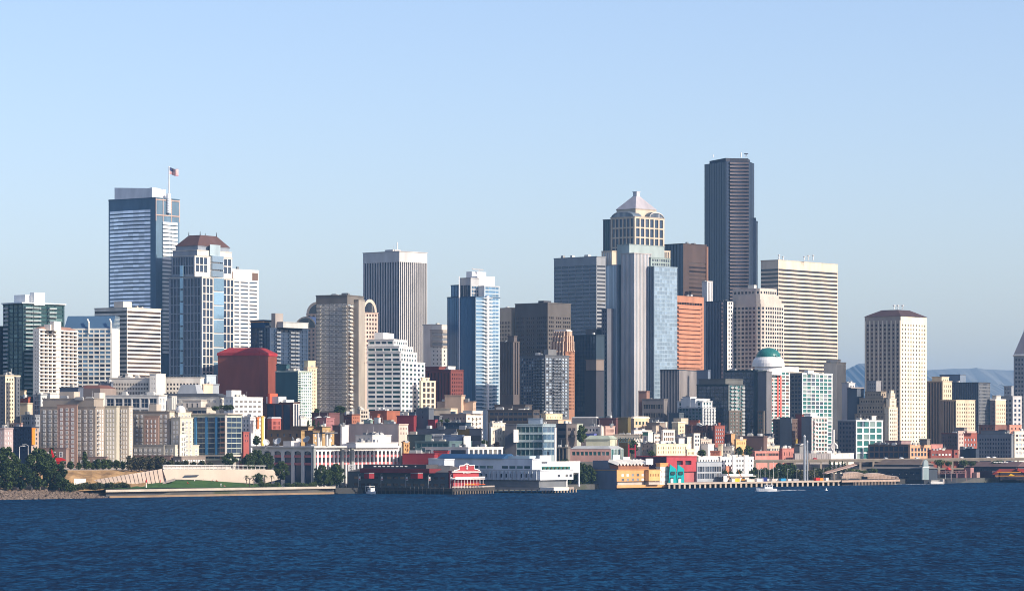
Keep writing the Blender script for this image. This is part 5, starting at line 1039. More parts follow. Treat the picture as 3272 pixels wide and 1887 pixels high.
# --- right end
B('brick_building', 'brown loft building with dark windows and paler piers', (2774, 2906, 2912), 1418, 62, (.185, .135, .115), G_(8, 20, .8, .74, 'nv', mt=5), None, vis=1462, r=26, cl=5, tiers=(dict(px=(2828, 2880, 2910), top=1406, dd=14, wc=(.36, .25, .24)),))
B('brick_building', 'peach brick loft building with square blue windows', (2902, 2908, 2974), 1420, 58, (.66, .41, .26), None, G_(6, 15.5, .64, .68, 'nv', mt=8), vis=1460, r=43, cl=3, tiers=(dict(px=(2938, 2962, 2972), top=1401, dd=8, wc=(.27, .245, .22)),))
B('brick_building', 'low maroon brick building with a row of white windows', (2968, 2974, 3043), 1435, 54, (.27, .095, .075), None, G_(6, 17, .7, .35, 'wh', mt=8), vis=1460, r=43, cl=3, tiers=(dict(px=(2972, 2976, 3012), top=1418, dd=10, wc=(.52, .26, .22), R=G_(3, 16, .6, .55, 'gy', mt=6)), dict(px=(3042, 3048, 3063), top=1436, dd=0, R=G_(1, 14, .6, .5, 'br', mt=6))))
B('warehouse', 'dark navy shed between the brick building and the big grey block', (3062, 3118, 3128), 1432, 60, (.035, .045, .065), None, None, r=34, cl=4)
B('brick_building', 'ornate red brick building with white gothic crown trim', (3008, 3060, 3122), 1382, 130, (.36, .13, .095), G_(6, 12, .35, .5, 'dk', mt=8, wc=(.16, .10, .09)), G_(6, 16, .5, .5, 'lg', mt=14), vis=1428, r=40,
  tiers=(dict(px=(3058, 3062, 3080), top=1375, dd=-3, wc=(.62, .48, .42), R=G_(2, 13, .4, .5, 'wa')), dict(px=(3084, 3090, 3120), top=1376, dd=2, wc=(.62, .46, .40), R=G_(4, 13, .4, .5, 'wa')), dict(px=(3050, 3080, 3090), top=1364, dd=14, wc=(.30, .26, .24))))
B(OB, 'big grey concrete block with rows of triple windows at the right', (3124, 3232, 3240), 1385, 74, (.27, .28, .295), G_(12, 13.3, .5, .55, 'nv', mt=12), None, vis=1462, r=30, tiers=(dict(px=(3134, 3218, 3226), top=1374, dd=6, wc=(.25, .255, .265), L=G_(9, 12, .4, .6, 'dk', mt=4)), dict(px=(3128, 3180, 3216), top=1356, dd=16, wc=(.30, .165, .13), L=G_(4, 14, .4, .5, 'dk')), dict(px=(3216, 3226, 3264), top=1356, dd=18, wc=(.58, .30, .22), R=G_(3, 13, .35, .5, 'wa'))))
B(OB, 'cream and red gridded block at the right frame edge', (3236, 3242, 3300), 1376, 74, (.74, .66, .56), None, G_(5, 14, .72, .5, 'wa', mt=8, alt=('lg', .5)), vis=1462, r=43)
B(OB, 'beige ornate building in front of the pointed tower', (3164, 3181, 3214), 1278, 250, (.70, .58, .44), G_(2, 13, .4, .5, 'br', wc=(.32, .26, .24)), G_(5, 13, .3, .4, 'wa', mt=10), vis=1360, r=40, hip=(1274, .97, (.72, .64, .54), .8), tiers=(dict(px=(3170, 3184, 3198), top=1262, dd=6, wc=(.62, .58, .52)),))
B(OB, 'white and grey plant floors left of the stepped deco tower', (2690, 2712, 2732), 1222, 420, (.62, .61, .60), None, G_(3, 12, .5, .4, 'gy', mt=5), vis=1300, tiers=(dict(px=(2706, 2720, 2760), top=1236, dd=-10, wc=(.40, .36, .34)),), cl=3)
# ================================================================ waterfront
def strip(name, rows, mat, kind='structure'):
    """rows of (px, py, D) points of equal length become one surface"""
    w = MB(); n = len(rows[0])
    for row in rows:
        for px, py, D in row: w.v.append(tuple(P(px, py, D)))
    for j in range(len(rows) - 1):
        for i in range(n - 1): w.f.append((j * n + i, j * n + i + 1, (j + 1) * n + i + 1, (j + 1) * n + i)); w.m.append(0)
    o = w.build(name, mat); o['kind'] = kind; return o
def dd(px, d): return Ds(px) + d
def thing(name, label, loc, group=None, cat=None): return empty(name, loc, label, cat or name.replace('_', ' '), group)
def part(name, m, mat, o): return m.build(name, mat, o, o.location)
DRY = groundmat('dry_grass', [(.3, (.17, .10, .045)), (.55, (.36, .22, .10)), (.75, (.42, .28, .14))], .12)
LAWN = groundmat('lawn_grass', [(.3, (.025, .07, .012)), (.7, (.05, .11, .022))], .15)
PATHM = groundmat('path_gravel', [(.3, (.42, .34, .27)), (.7, (.55, .47, .38))], .3)
ROCKM = groundmat('boulder_stone', [(.3, (.06, .045, .035)), (.55, (.16, .12, .095)), (.75, (.27, .215, .175))], .5)
def lp(a, b, n): return [a + (b - a) * i / n for i in range(n + 1)]
xs = lp(-60, 470, 18)
strip('dry_grass_slope', [[(x, 1568 - max(0, min(1, (x - 250) / 150)) * 8, dd(x, 12)) for x in xs], [(x, 1540 + (3 if i % 3 else -2), dd(x, 42)) for i, x in enumerate(xs)], [(x, 1518 + (2 if i % 2 else -2), dd(x, 62)) for i, x in enumerate(xs)], [(x, 1501, dd(x, 84)) for x in xs]], DRY)
strip('upper_path', [[(x, 1501, dd(x, 84)) for x in xs], [(x, 1496, dd(x, 112)) for x in xs], [(x, 1493, dd(x, 150)) for x in xs]], PATHM)
xs = lp(336, 900, 20)
strip('lawn', [[(x, 1558 - (x - 500) / 400 * 4, dd(x, 9)) for x in xs], [(x, 1533 + max(0, (x - 640) * .062) + max(0, 560 - x) * .10, dd(x, 46)) for x in xs]], LAWN)
xs = lp(330, 560, 10)
strip('park_path', [[(x, 1556 - max(0, (x - 480)) * .27, dd(x, 30)) for x in xs], [(x, 1550 - max(0, (x - 480)) * .30, dd(x, 45)) for x in xs]], PATHM)
# rock shore
w = MB(); rr = random.Random(3)
for i in range(1500):
    px = rr.uniform(-50, 352); t = rr.random(); d = -3 + t * 15; D = dd(px, d); fade = 1 - sstep(180, 352, px) * .75
    zc = -.2 + t * 5.2 * fade + rr.uniform(-.3, .3); s_ = rr.uniform(.5, 1.5) * (.6 + .4 * fade)
    x = X(px, D); n = len(w.v); k = 7
    for lv, (r_, h) in enumerate(((.9, -.5), (1.0, .1), (.55, .65))):
        for q in range(k):
            g = 2 * math.pi * q / k + lv; e = s_ * r_ * rr.uniform(.75, 1.15); w.v.append((x + e * math.cos(g), D + e * math.sin(g), zc + s_ * h * rr.uniform(.8, 1.1)))
    for lv in (0, 1):
        for q in range(k): w.f.append((n + lv * k + q, n + lv * k + (q + 1) % k, n + (lv + 1) * k + (q + 1) % k, n + (lv + 1) * k + q)); w.m.append(0)
    w.f.append(tuple(n + 2 * k + q for q in range(k))); w.m.append(0)
o = w.build('shore_rocks', ROCKM); o['kind'] = 'stuff'
# seawall with ledge
sw = thing('seawall', 'pale concrete seawall with a lower ledge along the park lawn', P(700, 1570, dd(700, 0)))
def shorebox(px0, px1, d0, d1, z0, z1, n=1):
    m = MB()
    for i in range(n):
        a, c = px0 + (px1 - px0) * i / n, px0 + (px1 - px0) * (i + 1) / n
        pl = [(X(a, dd(a, d0)), dd(a, d0)), (X(c, dd(c, d0)), dd(c, d0)), (X(c, dd(c, d1)), dd(c, d1)), (X(a, dd(a, d1)), dd(a, d1))]
        m.prism(pl, z0, z1)
    return m
part('coping', shorebox(338, 1072, -2, 10, 3.6, 5.0, 24), wall((.52, .46, .385)), sw)
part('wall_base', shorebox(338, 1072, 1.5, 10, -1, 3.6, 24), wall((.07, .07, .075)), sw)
part('ledge', shorebox(350, 1068, -4.5, 1.5, -1, 1.2, 24), wall((.33, .235, .155)), sw)
sw = thing('seawall', 'dark concrete seawall behind the piers', P(2200, 1560, dd(2200, 0))); part('wall_base', shorebox(1072, 3400, 0, 12, -1, 3.9), wall((.05, .05, .05)), sw)
# park walls and footbridge
WW = wall((.58, .50, .42), sc_=.05)
def slabpoly(pts, th, m=None):
    """front outline in (px, py, D), thickened backwards"""
    m = m or MB(); f = [P(*p) for p in pts]; bk = [Vector((p[0], p[1] + th, p[2])) for p in f]; n = len(f)
    m.q(*f); m.q(*reversed(bk))
    for i in range(n): j = (i + 1) % n; m.q(f[j], f[i], bk[i], bk[j])
    return m
rw = thing('retaining_wall', 'tan folded precast concrete wall climbing the dry grass slope', P(420, 1545, dd(420, 44)))
m = MB()
for i in range(19):
    a, c = 272 + i * 13, 272 + (i + 1) * 13; ty = lambda x: 1537 - (x - 272) / 247 * 40
    slabpoly([(a + 6, 1548, dd(a, 40)), (c + 6, 1548, dd(c, 40.9)), (c - 3, ty(c), dd(c, 47.9)), (a - 3, ty(a), dd(a, 47))], 1.5, m)
part('panels', m, wall((.47, .385, .315)), rw)
rw = thing('retaining_wall', 'long warm white concrete wall above the lawn with a square notch', P(700, 1540, dd(700, 52)))
d_ = lambda x: dd(x, 52)
part('wall_body', slabpoly([(x, y, d_(x)) for x, y in ((536, 1547), (560, 1530), (600, 1531), (640, 1532), (832, 1546), (893, 1530), (893, 1510), (904, 1510), (904, 1499), (520, 1499))], 4), WW, rw)
m = slabpoly([(x, y, d_(x) - .3) for x, y in ((582, 1525), (590, 1517), (636, 1516), (628, 1523))], .3); part('opening', m, wall((.04, .05, .07)), rw)
wb = thing('exhibit_wall', 'small white panel wall at the foot of the dry grass slope', P(255, 1545, dd(255, 24)), cat='wall'); part('wall_body', slabpoly([(237, 1546, dd(237, 24)), (274, 1546, dd(274, 24)), (274, 1528, dd(274, 24)), (237, 1528, dd(237, 24))], 1), wall((.82, .76, .68)), wb)
wb = thing('exhibit_wall', 'pale low wall glimpsed between the two big park trees', P(66, 1540, dd(66, 24)), cat='wall'); part('wall_body', slabpoly([(48, 1543, dd(48, 24)), (83, 1543, dd(83, 24)), (83, 1530, dd(83, 24)), (48, 1530, dd(48, 24))], 1), wall((.66, .56, .46)), wb)
fb = thing('footbridge', 'white railed footbridge along the top of the park wall', P(680, 1500, dd(680, 66)))
bd = lambda x: dd(x, 62)
m = MB(); m.bar(P(516, 1499, bd(516)), P(848, 1501, bd(848)), 5, .8); part('deck', m, wall((.62, .58, .52)), fb)
m = MB(); m.bar(P(520, 1484.5, bd(520)), P(848, 1487, bd(848)), 1.6, .35); part('canopy_edge', m, wall(WHITE), fb)
m = MB(); m.bar(P(520, 1495, bd(520)), P(848, 1497, bd(848)), .2); part('handrail', m, wall(WHITE), fb)
for i in range(25):
    m = MB(); x = 522 + 13.4 * i; m.bar(P(x, 1500, bd(x)), P(x, 1485, bd(x)), .28); part('post', m, wall((.80, .78, .75)), fb)
m = slabpoly([(520, 1496, bd(520) + .3), (735, 1497, bd(735) + .3), (735, 1487, bd(735) + .3), (520, 1486, bd(520) + .3)], .2); part('mesh_screen', m, wall((.46, .42, .39)), fb)
# ---------------------------------------------------------------- trees
def leafcloud(seed, blobs, n, size, up=.3):
    rr = random.Random(seed); m = MB()
    tot = sum(b[3] ** 2 for b in blobs)
    for (x, y, z, r, sq) in blobs:
        for i in range(max(8, int(n * r * r / tot))):
            while True:
                v = Vector((rr.uniform(-1, 1), rr.uniform(-1, 1), rr.uniform(-1, 1)))
                if .4 < v.length < 1: v *= (1 if rr.random() < .8 else rr.uniform(1, 1.35)); break
            c = Vector((x, y, z)) + Vector((v.x * r, v.y * r, v.z * r * sq))
            a = Vector((rr.gauss(0, 1), rr.gauss(0, 1), rr.gauss(0, .6))).normalized(); b_ = a.cross(Vector((rr.gauss(0, 1), rr.gauss(0, 1), rr.gauss(0, 1)))).normalized()
            s_ = size * rr.uniform(.6, 1.3); m.q(c - a * s_, c - b_ * s_ * .7, c + a * s_, c + b_ * s_ * .7)
    return m
def trunkmesh(h0, h1, r, limbs, seed):
    rr = random.Random(seed); m = MB(); m.tube((0, 0, -.02), (0, 0, h0), r, r * .75, 8); m.tube((0, 0, h0), (.01, .01, h1), r * .75, r * .2, 7)
    for i in range(limbs):
        g = 2.4 * i + rr.random(); z = h0 + (h1 - h0) * rr.uniform(0, .6); l = rr.uniform(.15, .28)
        m.tube((0, 0, z), (l * math.cos(g), l * math.sin(g), z + l * .8), r * .45, r * .1, 6)
    return m
def blobset(seed, n, rx, z0, z1, rmin, rmax, sq=.85, taper=0):
    rr = random.Random(seed); out = []
    for i in range(n):
        t = (i + .5) / n; z = z0 + (z1 - z0) * t; env = math.sin(math.pi * (.12 + .8 * t)) if not taper else (1 - t) ** .8 + .05
        g = 2.4 * i + rr.random(); q = rx * env * rr.uniform(.35, .95) * (1 if n > 3 else .3)
        out.append((q * math.cos(g), q * math.sin(g), z, rr.uniform(rmin, rmax) * (.6 + .4 * env), sq))
    return out
TREES = {}
def variant(kind, col):
    key = (kind, col)
    if key in TREES: return TREES[key]
    if kind == 'big': cr = leafcloud(1, blobset(1, 40, .38, .16, .94, .06, .15), 7500, .025); tk = trunkmesh(.22, .75, .022, 7, 1)
    elif kind == 'big2': cr = leafcloud(2, blobset(22, 46, .42, .12, .95, .06, .14), 8000, .025); tk = trunkmesh(.18, .7, .024, 8, 2)
    elif kind == 'round': cr = leafcloud(3, blobset(3, 22, .32, .18, .90, .08, .17), 1700, .046); tk = trunkmesh(.34, .75, .022, 5, 3)
    elif kind == 'round2': cr = leafcloud(4, blobset(9, 26, .36, .16, .90, .07, .16), 1800, .046); tk = trunkmesh(.3, .75, .025, 5, 4)
    elif kind == 'poplar': cr = leafcloud(5, blobset(5, 12, .09, .14, .92, .08, .11, 1.3), 900, .036); tk = trunkmesh(.16, .85, .018, 4, 5)
    elif kind == 'conifer': cr = leafcloud(6, blobset(6, 16, .22, .12, .97, .07, .10, .7, 1), 1100, .036); tk = trunkmesh(.12, .95, .02, 5, 6)
    elif kind == 'bush': cr = leafcloud(7, blobset(7, 9, .55, .25, .75, .22, .34, .8), 1000, .062); tk = trunkmesh(.15, .5, .03, 5, 7)
    elif kind == 'palm':
        m = MB(); rr = random.Random(8)
        for i in range(26):
            g = 2.4 * i; l = rr.uniform(.22, .32); dr = rr.uniform(-.05, .26); u = Vector((-math.sin(g), math.cos(g), 0)) * .03
            for j in range(4):
                t0, t1 = j / 4, (j + 1) / 4; p0 = Vector((l * t0 * math.cos(g), l * t0 * math.sin(g), .74 + dr * t0 - .35 * t0 * t0 * l * 3)); p1 = Vector((l * t1 * math.cos(g), l * t1 * math.sin(g), .74 + dr * t1 - .35 * t1 * t1 * l * 3))
                m.q(p0 - u * (1.1 - t0), p1 - u * (1.1 - t1), p1 + u * (1.1 - t1), p0 + u * (1.1 - t0))
        cr = m; tk = MB(); tk.tube((0, 0, 0), (0, 0, .74), .035, .025, 7)
    me = cr.mesh('crown', leafmat(col)); mt = tk.mesh('trunk', wall((.16, .12, .09)))
    TREES[key] = (me, mt); return TREES[key]
DG, MG, OG, PG = (.046, .068, .020), (.066, .092, .027), (.075, .072, .028), (.05, .075, .03)
def tree(kind, px, ytop, ybase, d, label, col=MG, wid=1.0, name='tree', group=None, rot=None):
    D = dd(px, d); z0, z1 = Z(ybase, D), Z(ytop, D); h = z1 - z0
    o = empty(name, (X(px, D), D, z0), label, 'bush' if name == 'bush' else 'tree', group)
    me, mt = variant(kind, col)
    for nm, dat in (('crown', me), ('trunk', mt)):
        c = bpy.data.objects.new(nm, dat); COL.objects.link(c); c.parent = o
    o.scale = (h * wid, h * wid, h); o.rotation_euler = (0, 0, rot if rot is not None else (px * 1.7) % 6.28)
    return o
tree('big2', 22, 1424, 1572, 14, 'huge dark green tree at the left frame edge on the rocky shore', DG, .95)
tree('big', 128, 1432, 1573, 12, 'huge dark green tree in front of the red sculpture', DG, 1.0)
tree('big', 72, 1480, 1572, 10, 'middle sized tree between the two huge shore trees', (.022, .04, .014), .9, rot=2)
tree('big2', 176, 1478, 1573, 10, 'lower spreading tree right against the huge shore tree', (.025, .042, .014), 1.1, rot=4)
for px, yt, lab in ((206, 1530, 'leftmost round shrub at the foot of the dry slope'), (228, 1538, 'dark shrub below the small white panel wall')): tree('bush', px, yt, 1572, 9, lab, DG, 1.1, 'bush')
for i, px in enumerate(range(250, 408, 13)): tree('bush', px, 1541 - (i % 3) * 3, 1567, 14 + (i % 4) * 2, 'olive green shrub in the row along the shore path', (.042, .052, .022), .85, 'bush', 'shrubs along the shore path')
tree('poplar', 271, 1438, 1500, 96, 'tall slim dark tree before the taupe apartment block', DG, 1.1)
tree('round', 279, 1468, 1502, 90, 'small bright green tree beside the slim dark tree', (.06, .085, .02), 1.1)
for px, yt, lab in ((312, 1462, 'street tree left of the shaded gap between the taupe blocks'), (331, 1463, 'street tree in the middle before the shaded gap between the taupe blocks'), (348, 1464, 'street tree right before the shaded gap between the taupe blocks')): tree('round2', px, yt, 1502, 92, lab, DG, 1.15)
tree('round', 372, 1466, 1502, 88, 'small round tree at the left corner of the second taupe block', MG, 1.0)
tree('poplar', 165, 1425, 1500, 100, 'narrow dark tree behind the red sculpture', DG, 1.2)
for i in range(15): tree('poplar', 412 + 8.2 * i, 1452 + (i * 7 % 11), 1503, 74 + (i % 3) * 5, 'thin pale birch in the grove beside the second taupe block', (.085, .08, .045), 1.6, 'birch_tree', 'birch grove above the folded wall')
for px, yt, yb, k, w_, lab in ((733, 1446, 1494, 'big', 1.25, 'dark round tree before the glass office lobby'), (792, 1448, 1506, 'big2', 1.0, 'leftmost dark tree beside the arcaded office'), (822, 1436, 1508, 'big', 1.1, 'tallest dark tree beside the arcaded office'), (854, 1444, 1508, 'big2', .95, 'dark tree touching the arcaded office corner'), (898, 1472, 1538, 'big', .95, 'rounded dark tree before the shaded arcade bays'),
    (1026, 1482, 1558, 'big2', .85, 'left of the two big trees before the white arcade'), (1072, 1480, 1558, 'big', 1.0, 'right of the two big trees before the white arcade'), (1050, 1500, 1558, 'big2', .8, 'smaller tree between the two big trees before the white arcade')): tree(k, px, yt, yb, 16 if px > 1000 else (30 if px > 880 else 66), lab, DG, w_)
for px in (788, 809, 827, 846, 868): tree('palm' if px != 827 else 'round', px, 1506 + (px % 5), 1549, 30, 'small tufted tree against the white park wall', PG, 1.0, group='tufted trees against the park wall')
for i, (px, w_) in enumerate(((838, 1.0), (852, 1.2), (872, 1.1), (884, .9), (918, 1.2), (934, 1.1), (950, 1.2), (968, 1.1), (985, 1.2), (1000, 1.1))): tree('bush', px, 1536 + (i % 3) * 3, 1558, 14, 'dark low shrub along the seawall east of the lawn', MG if i % 2 else DG, w_, 'bush', 'low shrubs along the seawall')
tree('bush', 688, 1294, 1313, 126, 'left clump of the roof garden on the dark glass office', DG, 1.3, 'bush'); tree('bush', 726, 1289, 1313, 124, 'right clump of the roof garden on the dark glass office', DG, 1.7, 'bush')
for px, yt, lab in ((985, 1340, 'left conifer before the pale green slab'), (1003, 1338, 'middle conifer before the pale green slab'), (1018, 1344, 'right conifer before the pale green slab')): tree('conifer', px, yt, 1373, 150, lab, DG, 1.1, 'conifer_tree')
tree('round2', 820, 1388, 1425, 60, 'dark tree behind the left end of the arcaded office', DG, 1.2)
for px, yt, yb, d, w_, lab in ((1012, 1303, 1325, 330, 1.6, 'tree at the foot of the concrete tower, left'), (1085, 1294, 1325, 320, 1.9, 'broad tree at the foot of the concrete tower, right'), (1858, 1352, 1420, 100, .8, 'tall leafy tree left of the white market row'), (2024, 1402, 1455, 66, 1.0, 'dark tree under the market truss'), (2082, 1436, 1460, 50, 1.5, 'low tree left of the cream hotel'), (2243, 1434, 1460, 50, 1.7, 'low tree right of the cream hotel'), (2362, 1424, 1462, 60, 1.2, 'left tree before the terraced flats'), (2390, 1420, 1462, 62, 1.2, 'right tree before the terraced flats'),
    (1547, 1402, 1432, 90, 1.1, 'small tree at the right end of the metal panel building'), (1588, 1408, 1432, 80, 1.5, 'reddish tree below the white three storey house'), (1410, 1338, 1350, 170, 1.6, 'roof terrace tree, left on the dark blue terrace building'), (1428, 1336, 1350, 170, 2.0, 'roof terrace tree, right on the dark blue terrace building'), (2340, 1380, 1396, 130, 1.5, 'bright green tree on the podium of the glass slab')): tree('round' if px % 2 else 'round2', px, yt, yb, d, lab, MG if px not in (1588,) else (.06, .035, .022), w_)
for i, px in enumerate((2488, 2499, 2508, 2518, 2528, 2538)): tree('round', px, 1474 + (i * 5 % 9), 1538, 22, 'dark street tree in the row before the viaduct columns', DG, .75, group='dark trees before the viaduct')
for px, lab in ((2556, 'yellowish willow left of the tall steel poles'), (2592, 'olive tree just right of the tall steel poles')): tree('bush', px, 1494, 1538, 12, lab, OG, .8)
for i, px in enumerate((2604, 2616, 2628, 2640)): tree('round2', px, 1488 + i % 3 * 3, 1538, 14, 'olive green tree in the row right of the steel poles', (.06, .07, .026), .8, group='olive trees right of the steel poles')
for i, px in enumerate((2652, 2666, 2680, 2692, 2700)): tree('conifer', px, 1468 + (i * 3 % 7), 1512, 26, 'dark pointed tree in the row before the bright white shed', DG, .75, 'conifer_tree', 'pointed trees before the white shed')
for i, px in enumerate((2316, 2334, 2362, 2392, 2402)): tree('round', px, 1498 + i % 2 * 4, 1536, 12, 'small dark tree before the white condominiums', DG, .85, group='trees before the white condominiums')
for i, px in enumerate((3002, 3030, 3080, 3105, 3190, 3258)): tree('bush', px, 1464 + (i * 5 % 9), 1490, 24, 'green tree clump growing beneath the viaduct on the right', MG, 1.2, group='trees beneath the viaduct')
for i, px in enumerate(range(2412, 2482, 11)): tree('round2', px, 1488 + (i * 7 % 10), 1540, 20, 'dark street tree below the left end of the viaduct', DG, .8, group='dark trees below the left end of the viaduct')
for i, px in enumerate((2716, 2738, 2762, 2790)): tree('bush', px, 1492 + i % 3 * 3, 1520, 8, 'low green clump behind the boardwalk shells', MG, 1.0, 'bush', 'green clumps behind the boardwalk shells')
for i, (px, yt, yb, d) in enumerate(((140, 1448, 1502, 100), (196, 1466, 1502, 96), (226, 1470, 1502, 94), (252, 1474, 1502, 92), (296, 1474, 1502, 94), (392, 1470, 1502, 90))): tree('round2' if i % 2 else 'round', px, yt, yb, d, 'dark street tree along the path before the big taupe block', DG, 1.1, group='street trees before the big taupe block')
for i, px in enumerate((545, 568, 592, 618, 645, 672)): tree('round', px, 1466 + (i * 5 % 9), 1500, 76, 'low tree behind the white footbridge', (.06, .065, .03), 1.2, group='low trees behind the footbridge')
for i in range(46):
    px = 830 + (i * 397 % 1560); d = 100 + (i * 61 % 170)
    tree('round2' if i % 3 else 'round', px, Z(0, 1) * 0 + 1395 + (H - ground(X(px, dd(px, d)), dd(px, d)) - 15) * F / dd(px, d), 1395 + (H - ground(X(px, dd(px, d)), dd(px, d))) * F / dd(px, d), d, 'small street tree standing between the low buildings', DG if i % 2 else MG, 1.0, group='street trees between the low buildings')
al = thing('retaining_wall', 'dark concrete street wall behind the white pier building and yellow hotel', P(1830, 1500, dd(1830, 30))); part('wall_body', shorebox(1730, 2040, 26, 32, 0, Z(1474, dd(1830, 30)), 8), wall((.085, .08, .072)), al)
for px, yt, lab in ((1860, 1478, 'left dark tree in the gap before the yellow hotel'), (1880, 1484, 'right dark tree in the gap before the yellow hotel'), (1806, 1466, 'dark tree below the open parking deck')): tree('big', px, yt, 1560, 8, lab, DG, .8)
# ---------------------------------------------------------------- sculptures
RED = wall((.55, .03, .03), .45)
sc_ = thing('steel_sculpture', 'red painted steel sculpture with a curved beak and leg above the dry slope', P(190, 1500, dd(190, 70))); SD = dd(190, 70)
part('fin', slabpoly([(x, y, SD) for x, y in ((163, 1433), (166, 1437), (174, 1458), (168, 1461), (163, 1450))], 1.2), RED, sc_)
part('wing', slabpoly([(x, y, SD - 1) for x, y in ((176, 1464), (182, 1461), (194, 1461), (204, 1465), (212, 1470), (200, 1471), (190, 1473), (182, 1473), (178, 1469))], 1.6), RED, sc_)
part('leg', slabpoly([(x, y, SD) for x, y in ((182, 1472), (192, 1472), (189, 1480), (188, 1499), (184, 1502), (184, 1482), (179, 1474))], 1.2), RED, sc_)
cs = thing('curly_sculpture', 'dark steel post with two curled loops at the edge of the lawn', P(798, 1556, dd(798, 14)), cat='sculpture'); CD = dd(798, 14)
m = MB(); m.tube(P(798, 1557, CD), P(798, 1526, CD), .3); part('post', m, wall((.08, .06, .05)), cs)
for sgn in (-1, 1):
    m = MB(); pv = None
    for i in range(15):
        g = i / 14 * 5.2; r_ = 7 * (1 - i / 22); q = P(798 + sgn * (9 + -9 * math.cos(g) * r_ / 9), 1530 - 5 * math.sin(g) * r_ / 6, CD)
        if pv: m.bar(pv, q, .5)
        pv = q
    part('loop', m, wall((.08, .06, .05)), cs)
# ---------------------------------------------------------------- the dark red and grey wharf
def pilings(o, pa, pb, zt, n, mat=None, r=.35):
    for i in range(n):
        m = MB(); x, y = pa[0] + (pb[0] - pa[0]) * (i + .5) / n, pa[1] + (pb[1] - pa[1]) * (i + .5) / n; m.tube((x, y, -2), (x, y, zt), r, n=7); part('piling', m, mat or wall((.34, .26, .2)), o)
def gable(b, q, zt, zr, mat, over=1.0, name='roof', hipf=.12):
    """pitched roof along the long left face"""
    A, C, Rr_, Bk = [Vector((*p, zt)) for p in q]; mid0, mid1 = (A + Bk) / 2, (C + Rr_) / 2; ax = (mid1 - mid0)
    r0, r1 = mid0 + ax * hipf, mid1 - ax * hipf; r0.z = r1.z = zr; m = MB()
    ov = [(p - (mid0 + mid1) / 2).normalized() * over for p in (A, C, Rr_, Bk)]; A, C, Rr_, Bk = A + ov[0], C + ov[1], Rr_ + ov[2], Bk + ov[3]
    for p in (A, C, Rr_, Bk): p.z = zt
    m.q(A, C, r1, r0); m.q(C, Rr_, r1); m.q(Rr_, Bk, r0, r1); m.q(Bk, A, r0); m.q(Bk, Rr_, C, A)
    m.build(name, mat, b.root, b.o)
W7 = dict(fp=16, wf=.7, hf=.4, wm='wa', mt=8, ml=4, mr=2)
b = Bld('wharf_building', 'long dark wharf shed with red gables and a bright red sunlit front on pilings', 1446, 2185 - Ds(1446), (.085, .10, .105), 33, 1600); b.D = 2185
WD = b.D
q, z0, zt = b.box((1085, 1446, 1582), 1559, None, None, z0=2.0, wc=(.05, .045, .04), part='deck', roof=(.30, .27, .24), topD=None)
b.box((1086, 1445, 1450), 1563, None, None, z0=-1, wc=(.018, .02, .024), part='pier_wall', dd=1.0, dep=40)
sq, _, zs = b.box((1112, 1432, 1452), 1508, dict(W7, nx=14, fp=22, hf=.36), None, dd=9, z0=zt, roof=None, dep=34)
gable(b, sq, zs, Z(1486, WD + 20), wall((.105, .095, .09)), 1.2)
s2 = b.quad((1150, 1372, 1380), 8, dep=14); m = MB(); m.prism(s2, zs - .5, Z(1497, WD)); m.build('clerestory', wall((.22, .045, .05)), b.root, b.o)
s2 = b.quad((1160, 1362, 1372), 16, dep=14); m = MB(); m.prism(s2, zs, Z(1484, WD)); m.build('clerestory', wall((.07, .065, .065)), b.root, b.o)
for i in range(11): c = P(1198 + 14.2 * i + (18 if i > 7 else 0), 1489, WD + 21); m = MB(); m.box((c[0], c[1], c[2]), (1.7, 1.2, .5)); m.build('roof_vent', wall(WHITE), b.root, b.o)
for px0, px1 in ((1163, 1182), (1312, 1338)):
    c = b.quad((px0, px1 - 3, px1), 5, dep=6); m = MB(); m.prism(c, Z(1528, WD), Z(1512, WD)); m.build('bay', wall((.30, .04, .05)), b.root, b.o); m = MB(); m.prism([(p[0], p[1] - .3) for p in c], Z(1512, WD), Z(1510, WD)); m.build('bay_roof', wall((.30, .30, .31)), b.root, b.o)
rq, _, zr = b.box((1434, 1448, 1530), 1503, dict(W7, nx=1, mt=10), dict(nx=8, fp=20, wf=.5, hf=.42, wm='wa', mt=22, mb=8, rec=.3), dd=4, z0=zt, wc=(.40, .08, .085))
A_, C_ = rq[1], rq[2]
def fpoly(us, out=0.0):
    m = MB(); f = [Vector((*on(A_, C_, u, out), Z(py, WD + 4 + 30 * u))) for u, py in us]; nrm = Vector((*on(A_, C_, 0, 1), 0)) - Vector((*on(A_, C_, 0, 0), 0)); bk = [p - nrm * .5 for p in f]
    m.q(*f); m.q(*reversed(bk))
    for i in range(len(f)): j = (i + 1) % len(f); m.q(f[j], f[i], bk[i], bk[j])
    return m
GP = ((0, 1505), (0, 1503), (.12, 1500), (.22, 1498), (.22, 1487), (.40, 1486), (.44, 1482), (.50, 1480), (.56, 1482), (.60, 1486), (.80, 1485), (.80, 1497), (.90, 1498), (1, 1501), (1, 1505))
fpoly(GP, .3).build('gable_parapet', wall((.40, .08, .085)), b.root, b.o)
TR = wall((.85, .80, .76))
for (u0, y0), (u1, y1) in zip(GP[1:-2], GP[2:-1]):
    m = MB(); m.bar((*on(A_, C_, u0, .5), Z(y0, WD + 4 + 30 * u0)), (*on(A_, C_, u1, .5), Z(y1, WD + 4 + 30 * u1)), .5); m.build('trim', TR, b.root, b.o)
for py in (1506, 1528): m = MB(); m.bar((*on(A_, C_, -.1, .9), Z(py, WD + 4)), (*on(A_, C_, 1.02, .9), Z(py, WD + 34)), 1.0, .6); m.build('trim', TR, b.root, b.o)
m = MB(); c = on(A_, C_, .5, .6)
